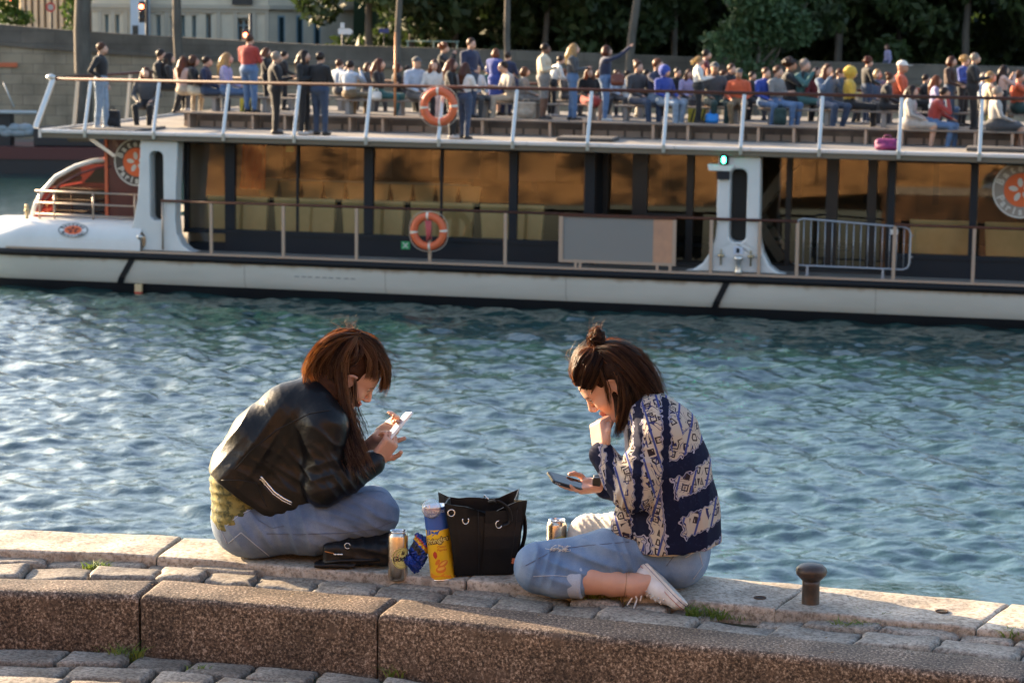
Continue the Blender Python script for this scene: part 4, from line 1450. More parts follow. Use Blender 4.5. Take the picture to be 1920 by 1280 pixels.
# bow: maroon stair housing, curved glass hood, rails
MB().box((-9.86, .9, 1.2), (-8.80, 1.4, 3.47)).build('stair_housing', M_RED, boat)
MB().box((-9.90, .86, 1.2), (-9.83, .99, 3.47)).build('stair_housing_edge', mat('lit_orange_edge', (.55, .12, .05), .4), boat)  # brighter strip on the maroon: the sunlit edge is put into its colour
arc = [(-11.75, 1.60), (-11.67, 1.85), (-11.49, 2.15), (-11.15, 2.50), (-10.65, 2.76), (-10.2, 2.90), (-9.86, 2.95)]
hd = MB()
loft(hd, [[(u, .95, z), (u, 3.2, z)] for u, z in arc], smooth=True)
hd.build('hood_roof', M_REDG, boat)
hs_ = MB()
hs_.add([(u, .95, z) for u, z in arc] + [(u, .95, 1.55) for u, z in arc], [(i, i + 1, 7 + i + 1, 7 + i) for i in range(6)])
hs_.build('hood_side', M_REDG, boat)
MB().tube([(u, .93, z) for u, z in arc], .055, 8).build('hood_rim', M_HULL2, boat)
MB().tube([(u + .12, .9, z - .16) for u, z in arc[1:]], .03, 6).build('hood_rim', M_RED, boat)
MB().box((-11.4, 1.3, 1.6), (-9.9, 3.1, 2.2)).build('hood_console', mat('console_dark', (.05, .012, .01), .5), boat)
for z in (2.21, 1.94, 1.68):
    MB().tube([(-11.45, .45, z), (-8.85, .45, z - .02)], .022, 8).build('bow_rail', M_POSTL, boat)
for u in (-11.35, -10.98, -10.02, -9.0):
    MB().tube([(u, .45, 1.56), (u, .45, 2.21)], .024, 8).build('bow_rail_post', M_POSTL, boat)
MB().lathe([(.05, 0), (.04, .05), (.035, .16), (.06, .17), (.06, .22), (.03, .26), (.05, .3), (.03, .34)], 12, (-11.62, .35, 1.56)).build('jack_staff', mat('brass', (.45, .35, .2), .4, .7), boat)

# upper deck slab, edge and platform
WD = 3.60
MB().box((-11.05, .03, 3.475), (15, BEAM, WD)).build('upper_deck', M_DECK, boat)
MB().box((-11.08, -.02, 3.47), (15, .028, 3.575)).build('deck_fascia', M_FASC, boat)
for k_ in range(17):
    a = -11.1 + k_ * 1.66 * .98
    MB().box((a + .004, -.05, 3.578), (a + 1.66 * .98 - .004, .10, 3.655)).build('deck_edge', M_ALU, boat, bevel=.012)
MB().box((-11.12, -.05, 3.47), (-11.05, BEAM, 3.655)).build('deck_end', M_ALU, boat)
MB().beam((-9.98, .25, 3.46), (-9.55, .6, 3.05), .07, .07).build('deck_bracket', M_STEEL, boat)
PL = 3.92
MB().box((-9.0, 3.6, 3.603), (15, BEAM - .4, PL)).build('raised_platform', mat('platform_side', (.12, .11, .10), .8, col2=(.2, .18, .16), scale=2), boat)
for k_ in range(10):
    a = -9.0 + k_ * 2.4
    MB().box((a, 3.0, 3.93), (a + 2.385, 3.24, 3.965)).build('step_slat', M_WOOD, boat)
    MB().box((a, 3.29, 3.93), (a + 2.385, 3.53, 3.965)).build('step_slat', M_WOOD, boat)
    MB().box((a, 3.62, 3.923), (a + 2.385, 3.8, 3.95)).build('platform_nosing', M_WOOD, boat)
    for d_ in (.3, 1.9):
        MB().box((a + d_, 3.05, WD), (a + d_ + .06, 3.5, 3.93)).build('step_leg', M_POSTL, boat)
    for j_ in range(6):
        MB().box((a + j_ * .4 + .02, 3.56, WD + .003), (a + j_ * .4 + .36, 3.598, WD + .14)).build('pale_block', mat('pale_block', (.42, .34, .28), .8), boat)
def bench(v, seed):
    for k_ in range(7):
        a = -8.9 + k_ * 3.4
        bn = empty('bench', (a, v, PL + .003), 0, boat)
        MB().box((0, -.02, .32), (3.2, .17, .36)).build('seat_slat', M_WOOD, bn)
        MB().box((0, .20, .32), (3.2, .38, .36)).build('seat_slat', M_WOOD, bn)
        for d_ in (.25, 1.55, 2.85):
            MB().box((d_, .02, 0), (d_ + .10, .36, .32)).build('leg', mat('bench_leg', (.3, .27, .24), .7), bn)
bench(4.55, 1)
bench(6.5, 2)
# hazard striped locker fronts
for u, v in ((-7.9, 4.5), (3.1, 4.5), (9.9, 4.5)):
    hz = empty('locker', (u, v, PL + .003), 0, boat)
    MB().box((0, 0, 0), (.42, .3, .34)).build('box', mat('locker_tan', (.4, .34, .28), .7), hz)
    st_ = MB()
    for i_ in range(5):
        x_ = i_ * .085 - .04
        x0_, x1_ = max(x_, 0), min(x_ + .045, .42)
        st_.add([(x0_, -.004, 0.02), (x1_, -.004, .02), (min(x1_ + .08, .42), -.004, .32), (min(x0_ + .08, .42), -.004, .32)], [(0, 1, 2, 3)], i_ % 1)
    MB().box((0, -.003, .01), (.42, -.0005, .33)).build('stripe_panel', mat('hazard_yellow', (.65, .5, .05), .6), hz)
    st_.build('stripe', mat('hazard_black', (.02, .02, .02), .6), hz)
# upper railing
UP = [-9.98 + 1.66 * k_ for k_ in range(16)]
for u in UP:
    p = MB()
    p.beam((u, .33, 4.76), (u, -.06, 3.66), .075, .05, up=(0, 1, 0))
    p.beam((u, -.06, 3.67), (u, -.035, 3.50), .075, .05, up=(0, 1, 0))
    p.build('upper_post', M_STEEL, boat, bevel=.01)
MB().tube([(-10.98, .35, 4.79), (15, .35, 4.79)], .038, 10).build('upper_handrail', M_RAIL, boat)
MB().tube([(-10.98, .36, 4.79), (-10.98, BEAM - .4, 4.79)], .038, 10).build('upper_handrail', M_RAIL, boat)
MB().tube([(-10.98, BEAM - .4, 4.60), (15, BEAM - .4, 4.60)], .034, 8).build('upper_handrail', M_RAIL, boat)
MB().beam((-10.90, .35, 4.80), (-11.2, -.02, 3.68), .12, .08, up=(0, 1, 0)).build('end_post', M_STEEL, boat, bevel=.015)
MB().ico((-10.96, .33, 4.83), .085, 2, sc=(1.4, 1, .8)).build('rail_cap', M_STEEL, boat)
for v in (1.9, 3.5, 5.1, 6.7, 8.4):
    MB().beam((-10.98, v, 4.77), (-11.1, v, 3.66), .08, .05, up=(0, 1, 0)).build('end_post', M_STEEL, boat)
for u in UP[::2]:
    MB().beam((u, BEAM - .4, 4.58), (u, BEAM - .1, 3.66), .075, .05, up=(0, 1, 0)).build('upper_post', M_STEEL, boat)
MB().box((-10.6, .5, 3.606), (-9.0, 2.4, 3.66)).build('deck_mat', mat('deck_mat_grey', (.1, .095, .09), .8), boat)
for u, v, h_ in ((-3.9, 4.2, 1.98), (3.45, 5.0, 1.25)):
    MB().tube([(u, v, PL), (u + .01, v, PL + h_)], .03, 8).build('flag_staff', mat('copper_staff', (.45, .2, .08), .4, .2), boat)
# deck hatches
for u in (.6, 9.6):
    MB().box((u, 1.5, WD + .003), (u + 1.3, 2.3, WD + .09)).build('hatch', mat('hatch_dark', (.09, .08, .07), .7), boat, bevel=.03)
# camera lamp and green navigation lamp
MB().plate([(4.27, 3.14), (4.74, 3.14), (4.84, 3.26), (4.24, 3.28)], [], .0, .32).build('floodlight', M_WHITE, boat, bevel=.02)
MB().box((4.45, .02, 2.96), (4.72, .12, 3.13)).build('bracket', M_NAVY, boat)
MB().lathe([(.10, 0), (.10, .20), (.08, .22)], 14, (4.60, .05, 3.285)).build('lamp_housing', M_BLACK, boat)
MB().ico((4.60, -.04, 3.38), .062, 2, sc=(.7, .6, 1.3)).build('navigation_lamp', mat('green_lamp', (.05, .8, .4), .3, emit=(.05, 1.0, .45), estr=7), boat)

# round emblems with lettering
def emblem(c, r, v, squash=1.0, tilt=0.0, txt=('Bateaux', 'Parisiens'), cols=None):
    em = empty('emblem', (c[0], v, c[1]), 0, boat)
    em.rotation_euler = (tilt, 0, 0)
    em.scale = (1, 1, squash)
    ring, ctr, wht = cols
    d_ = MB()
    disc(d_, (0, 0), 0, r, 0, 40)
    d_.build('disc', ring, em)
    d_ = MB()
    disc(d_, (0, 0), r * .94, r, -.004, 40)
    d_.build('rim', wht, em)
    d_ = MB()
    disc(d_, (0, 0), 0, r * .60, -.004, 40)
    d_.build('centre', ctr, em)
    d_ = MB()
    for k_ in range(5):
        a = R(90 + 72 * k_ + 8)
        q_ = []
        for j_ in range(12):
            b_ = 6.283 * j_ / 12
            lx, ly = .165 * r * math.cos(b_), .095 * r * math.sin(b_)
            q_.append((.27 * r * math.cos(a) + lx * math.cos(a) - ly * math.sin(a), -.008, .27 * r * math.sin(a) + lx * math.sin(a) + ly * math.cos(a)))
        d_.add(q_, [tuple(range(12))])
    d_.build('flower', wht, em)
    d_ = MB()
    def arc_text(s, a0, a1, rad, up):
        for i, ch in enumerate(s):
            a = R(a0 + (a1 - a0) * (i + .5) / len(s))
            tv, tf = text_geo(ch, r * .36, bold=.008)
            ro = (a - math.pi / 2) if up else (a + math.pi / 2)
            d_.add([(rad * math.cos(a) + x * math.cos(ro) - y * math.sin(ro), -.006, rad * math.sin(a) + x * math.sin(ro) + y * math.cos(ro)) for x, y, z in tv], tf)
    arc_text(txt[0], 170, 18, r * .77, True)
    arc_text(txt[1], 195, 345, r * .77, False)
    d_.build('lettering', wht, em)
    return em
E_O = mat('emblem_orange', (.72, .13, .03), .5)
E_W = mat('emblem_cream', (.62, .58, .52), .5)
emblem((10.80, 2.84), .60, CV - .03, cols=(mat('emblem_taupe', (.30, .25, .21), .5), E_O, E_W))
emblem((-9.12, 2.90), .55, .885, cols=(mat('emblem_dark', (.075, .06, .05), .5), E_O, E_W))
em = emblem((-10.35, 1.37), .36, .055, cols=(M_HULL2, E_O, M_NAVY), tilt=R(-30))
em.scale = (1.0, 1.0, .5)
tv, tf = text_geo('www.bateauxparisiens.com', .085)
tl = MB().add([(x - 10.25, -.006 + .012, 1.13 + y) for x, y, z in tv], tf)
tl.build('web_lettering', mat('pale_lettering', (.8, .82, .84), .5), boat)

# ---------------------------------------------------------------- things on the boat
def lifebuoy(u, v, w, lab, rope):
    t = empty('lifebuoy', bw(u, v, w), BTH)
    tag(t, lab, 'lifebuoy', 'orange lifebuoys on the boat')
    n_, m_ = 40, 12
    rb_ = MB()
    vs_, fs, mis = [], [], []
    Rm, rm = .335, .088
    for i in range(n_):
        a = 6.28318 * i / n_
        for j in range(m_):
            b = 6.28318 * j / m_
            rad = Rm + rm * math.cos(b)
            vs_.append((rad * math.cos(a), rm * .8 * math.sin(b), rad * math.sin(a)))
    for i in range(n_):
        for j in range(m_):
            fs.append((i * m_ + j, i * m_ + (j + 1) % m_, ((i + 1) % n_) * m_ + (j + 1) % m_, ((i + 1) % n_) * m_ + j))
    rb_.add(vs_, [f[::-1] for f in fs], 0, True)
    rb_.build('ring', M_ORG, t)
    for k_ in range(4):
        a = R(90 * k_ + 4)
        bd = MB()
        s2 = []
        for i in (-1, 0, 1):
            aa = a + i * .07
            s2.append([((Rm + rm * 1.04 * math.cos(6.283 * j / 12)) * math.cos(aa), rm * .84 * math.sin(6.283 * j / 12), (Rm + rm * 1.04 * math.cos(6.283 * j / 12)) * math.sin(aa)) for j in range(12)])
        loft(bd, s2, close=True)
        bd.build('band', mat('buoy_band', (.72, .66, .55), .5), t)
    gl_ = []
    for k_ in range(33):
        a = 6.283 * k_ / 32
        rad = Rm + rm + .012 + .03 * abs(math.sin(2 * a))
        gl_.append((rad * math.cos(a), 0, rad * math.sin(a)))
    MB().tube(gl_[:-1], .008, 5, closed=True).build('grab_line', mat('rope_pale', (.6, .5, .4), .8), t)
    if rope:
        rp = MB()
        for k_ in range(4):
            rp.tube([(-.05 + .035 * k_, -.06, .24), (-.02 + .03 * k_, -.10, .05), (-.01 + .02 * k_, -.08, -.20 + .03 * (k_ % 2)), (.03 + .02 * k_, -.06, -.12)], .02, 6)
        rp.build('rope', mat('pink_rope', (.5, .09, .09), .8), t)
lifebuoy(-1.885, -.08, 1.64, 'orange lifebuoy with a pink rope on the lower rail', True)
lifebuoy(-1.70, .02, 4.37, 'orange lifebuoy hung on the upper deck rail', False)
# crowd barrier leaning inside the lower rail
bt = empty('crowd_barrier', bw(6.17, .22, .96), BTH)
tag(bt, 'grey steel crowd barrier standing behind the lower rail at right', 'barrier')
M_GALV = mat('galvanised', (.36, .38, .42), .45, .6)
L_ = 2.40
loop = [(.0 + .0, .22), (0, 1.08), (.04, 1.17), (.13, 1.20), (L_ - .13, 1.09), (L_ - .04, 1.05), (L_, .96), (L_, .33), (L_ - .04, .23), (L_ - .13, .19), (.1, .20)]
MB().tube([(x, 0, z) for x, z in loop], .022, 8, closed=True).build('frame', M_GALV, bt)
for k_ in range(15):
    x = .15 + k_ * (L_ - .28) / 14
    MB().tube([(x, 0, .20), (x, 0, 1.19 - .11 * x / L_)], .010, 6).build('bar', M_GALV, bt)
for x in (.25, L_ - .55):
    MB().box((x - .03, -.12, .0), (x + .03, .12, .03)).box((x - .025, -.025, .03), (x + .025, .025, .2)).build('foot', M_GALV, bt)
MB().box((L_ - .42, -.03, .93), (L_ - .26, -.026, 1.04)).build('tag_plate', M_WHITE, bt)
for z in (.9, .45):
    MB().box((L_, -.02, z), (L_ + .06, .02, z + .03)).build('hook', M_GALV, bt)

# ================================================================ passengers on the upper deck
SKIN = {'p': (0.56, 0.33, 0.23), 't': (0.42, 0.22, 0.13), 'd': (0.14, 0.07, 0.045)}
HAIRC = {'dk': (0.030, 0.017, 0.011), 'br': (0.11, 0.052, 0.025), 'au': (0.10, 0.036, 0.018), 'bl': (0.36, 0.26, 0.14), 'gr': (0.32, 0.30, 0.28), 'gi': (0.16, 0.07, 0.03)}
CL = {'black': (.012, .012, .014), 'white': (.72, .70, .66), 'cream': (.66, .57, .42), 'navy': (.02, .028, .07), 'jeans': (.10, .18, .33), 'ljeans': (.26, .34, .44), 'djeans': (.04, .065, .12), 'grey': (.22, .21, .2), 'dgrey': (.07, .07, .075),
      'red': (.36, .045, .035), 'orange': (.62, .11, .04), 'lilac': (.36, .34, .55), 'lblue': (.45, .52, .62), 'blue': (.03, .065, .34), 'royal': (.04, .07, .30), 'yellow': (.62, .40, .05), 'pink': (.60, .40, .34), 'maroon': (.14, .02, .025), 'teal': (.04, .13, .13),
      'khaki': (.22, .15, .08), 'beige': (.45, .37, .28), 'brown': (.05, .022, .016), 'denim': (.09, .14, .22), 'dgreen': (.02, .05, .045), 'lgrey': (.42, .39, .36)}
def cloth(c):
    b = CL[c]
    return mat('cloth_' + c, b, 0.85, col2=tuple(x * .72 for x in b), scale=9, bump=.5, bscale=14, bdist=.02, sheen=.15)
def skinm(s):
    return mat('skin_' + s, SKIN[s], .5, col2=tuple(x * .85 for x in SKIN[s]), scale=12)
def hairm(s):
    return mat('crowd_hair_' + s, HAIRC[s], .42, col2=tuple(x * .5 for x in HAIRC[s]), scale=30, stretch=(1, 1, .15), trans=.45, tcol=tuple(min(.6, x * 1.7 + c_) for x, c_ in zip(HAIRC[s], (.10, .05, .020))), bump=.7, bscale=50, bdist=.01)

def figure(pose, arms, heavy=1.0, skirt=False, shorts=False, hood=False, lean=0.0, headturn=0.0, h=.021, seed=0):
    """one continuous body, x forward, y left, z up; seated figures have z = 0 on the seat, standing ones on the floor"""
    r = random.Random(seed)
    sit = pose == 'sit'
    hz = .10 if sit else .93                       # hip height
    lo = (-.42, -.48, -.47 if sit else -.02)
    hi = (.78, .48, .98 if sit else 1.86)
    if arms == 'up':
        hi = (.80, .48, hi[2] + .12)
    f = Field(lo, hi, h)
    T = lambda x, z: (x + lean * (z - hz), z)      # forward lean of the upper body
    def P(x, y, z):
        a, b = T(x, z)
        return (a, y, b)
    # legs
    for s in (-1, 1):
        if sit:
            kn = (.43 + r.uniform(-.03, .03), s * (.10 + r.uniform(0, .05)), .085)
            an = (.40 + r.uniform(-.10, .08), s * .10, -.38)
            hp = (0.02, s * .09, hz)
        else:
            st = r.uniform(-.05, .07) * s
            hp = (0, s * .085, hz)
            kn = (.02 + st * .5, s * .095, .49)
            an = (st, s * .10, .08)
        f.cone(hp, kn, .088 * heavy, .062, .03, 2)
        mid = tuple((a + b) / 2 for a, b in zip(kn, an))
        f.cone(kn, mid, .060, .056 if not (shorts or skirt) else .050, .02, 0 if (shorts or skirt) else 2)
        f.cone(mid, an, .055 if not (shorts or skirt) else .048, .045 if not (shorts or skirt) else .036, .02, 0 if (shorts or skirt) else 2)
        f.cone((an[0] - .03, an[1], an[2] - .045), (an[0] + .13, an[1] * 1.15, an[2] - .05), .042, .034, .015, 3)
    if skirt:
        if sit:
            f.cone((0, 0, hz), (.36, 0, .07), .17, .14, .03, 2)
        else:
            f.cone((0, 0, hz), (0.02, 0, .55), .15, .19, .03, 2)
    # torso
    f.ell((0, 0, hz + .03), (.125 * heavy, .165 * heavy, .13), .04, 2)
    f.ell(P(0, 0, hz + .22), (.112 * heavy, .150 * heavy, .17), .05, 1)
    f.ell(P(.0, 0, hz + .38), (.118 * heavy, .172, .16), .06, 1)
    f.cone(P(-.015, -.13, hz + .475), P(-.015, .13, hz + .475), .066, .066, .05, 1)
    # neck and head
    f.cone(P(-.01, 0, hz + .48), P(.015, 0, hz + .60), .052, .050, .02, 0)
    hc = np.array(P(.03, 0, hz + .685))
    f.ell(hc, (.084, .067, .112), .02, 0)
    f.ell(hc + (.045, 0, -.06), (.05, .052, .05), .03, 0)
    ct, sn = math.cos(headturn), math.sin(headturn)
    f.ell(hc + (.095 * ct, .095 * sn, -.015), (.022, .014, .026), .012, 0)
    if hood:
        f.ell(hc + (-.03, 0, .01), (.125, .105, .145), .02, 1)
    # arms
    sh = [np.array(P(-.015, s * .175, hz + .465)) for s in (-1, 1)]
    mode = {'down': ('d', 'd'), 'phone': ('p', 'p'), 'up': ('u', 'd'), 'lap': ('l', 'l'), 'cross': ('x', 'x'), 'camera': ('c', 'c'), 'chin': ('h', 'l'), 'one': ('c', 'l'), 'hip': ('k', 'd')}[arms]
    for s, S, m in zip((-1, 1), sh, mode):
        if m == 'd':
            el = S + (-.03, s * .06, -.27)
            wr_ = el + (.09, -s * .01, -.23)
        elif m == 'p':
            el = S + (.07, s * .05, -.26)
            wr_ = el + (.22, -s * .13, .05)
        elif m == 'u':
            el = S + (.24, s * .03, .10)
            wr_ = el + (.20, 0, .20)
        elif m == 'l':
            el = S + (.06, s * .06, -.26)
            wr_ = el + (.20, -s * .10, -.09)
        elif m == 'x':
            el = S + (.05, s * .06, -.26)
            wr_ = el + (.14, -s * .20, .04)
        elif m == 'c':
            el = S + (.20, s * .06, -.16)
            wr_ = el + (.05, -s * .12, .22)
        elif m == 'h':
            el = S + (.24, s * .01, -.20)
            wr_ = np.array(hc) + (.07, s * .03, -.13)
        elif m == 'k':
            el = S + (-.06, s * .16, -.22)
            wr_ = el + (.12, -s * .12, -.12)
        el, wr_ = np.array(el, float), np.array(wr_, float)
        f.cone(S, el, .056, .045, .025, 1)
        f.cone(el, wr_, .044, .034, .015, 1)
        d = wr_ - el
        d /= np.linalg.norm(d)
        f.cone(wr_, wr_ + d * .10, .030, .024, .01, 0)
    return f.surface(), hc
def hair_shape(hc, style, lean, h=.018, seed=0):
    f = Field(hc + np.array((-.30, -.2, -.62)), hc + np.array((.2, .2, .25)), h)
    if style in ('cap', 'wcap'):
        f.ell(hc + (-.006, 0, .035), (.096, .080, .095), .01)
        f.clip(hc + (0, 0, .025), (0, 0, -1))
        f.rbox(hc + (.12, 0, .035), (.055, .06, .008), .006, .01)
        return f.surface()
    f.ell(hc + (-.014, 0, .022), (.090, .075, .106), .02)
    if style == 'long':
        f.chain([hc + (-.06, 0, -.02), hc + (-.10, 0, -.16), hc + (-.13 + lean * -.1, 0, -.34)], [.085, .085, .05], .03)
        for s in (-1, 1):
            f.chain([hc + (-.01, s * .065, -.01), hc + (.0, s * .085, -.14), hc + (.02, s * .085, -.28)], [.04, .042, .02], .03)
    elif style == 'bob':
        f.ell(hc + (-.035, 0, -.045), (.088, .102, .095), .03)
    elif style == 'bun':
        f.ell(hc + (-.075, 0, .11), (.05, .05, .05), .015)
    elif style == 'tail':
        f.chain([hc + (-.09, 0, .05), hc + (-.16, 0, -.02), hc + (-.17, 0, -.22)], [.035, .04, .02], .02)
    elif style == 'curly':
        rr2 = random.Random(seed)
        for _ in range(26):
            a = rr2.uniform(0, 6.28)
            b = rr2.uniform(-.3, 1.5)
            f.ell(hc + (-.03 + .09 * math.cos(a) * math.cos(b), .09 * math.sin(a) * math.cos(b), .03 + .10 * math.sin(b)), (.035, .035, .035), .012)
    f.ell(hc + (.098, 0, -.065), (.085, .078, .105), .015, cut=True)     # leave the face free
    if style in ('short', 'bun', 'tail', 'curly'):
        f.clip(hc + (0, 0, -.055), (.35, 0, -1))
    return f.surface()

BW_, PLw = WD + .006, PL + .006
def b_at(px, py, v):
    d = BMAT.to_3x3().transposed() @ ray(px, py)
    o = BMAT.inverted() @ CAM_LOC
    t = (v - o.y) / d.y
    p = o + d * t
    return p.x, p.z
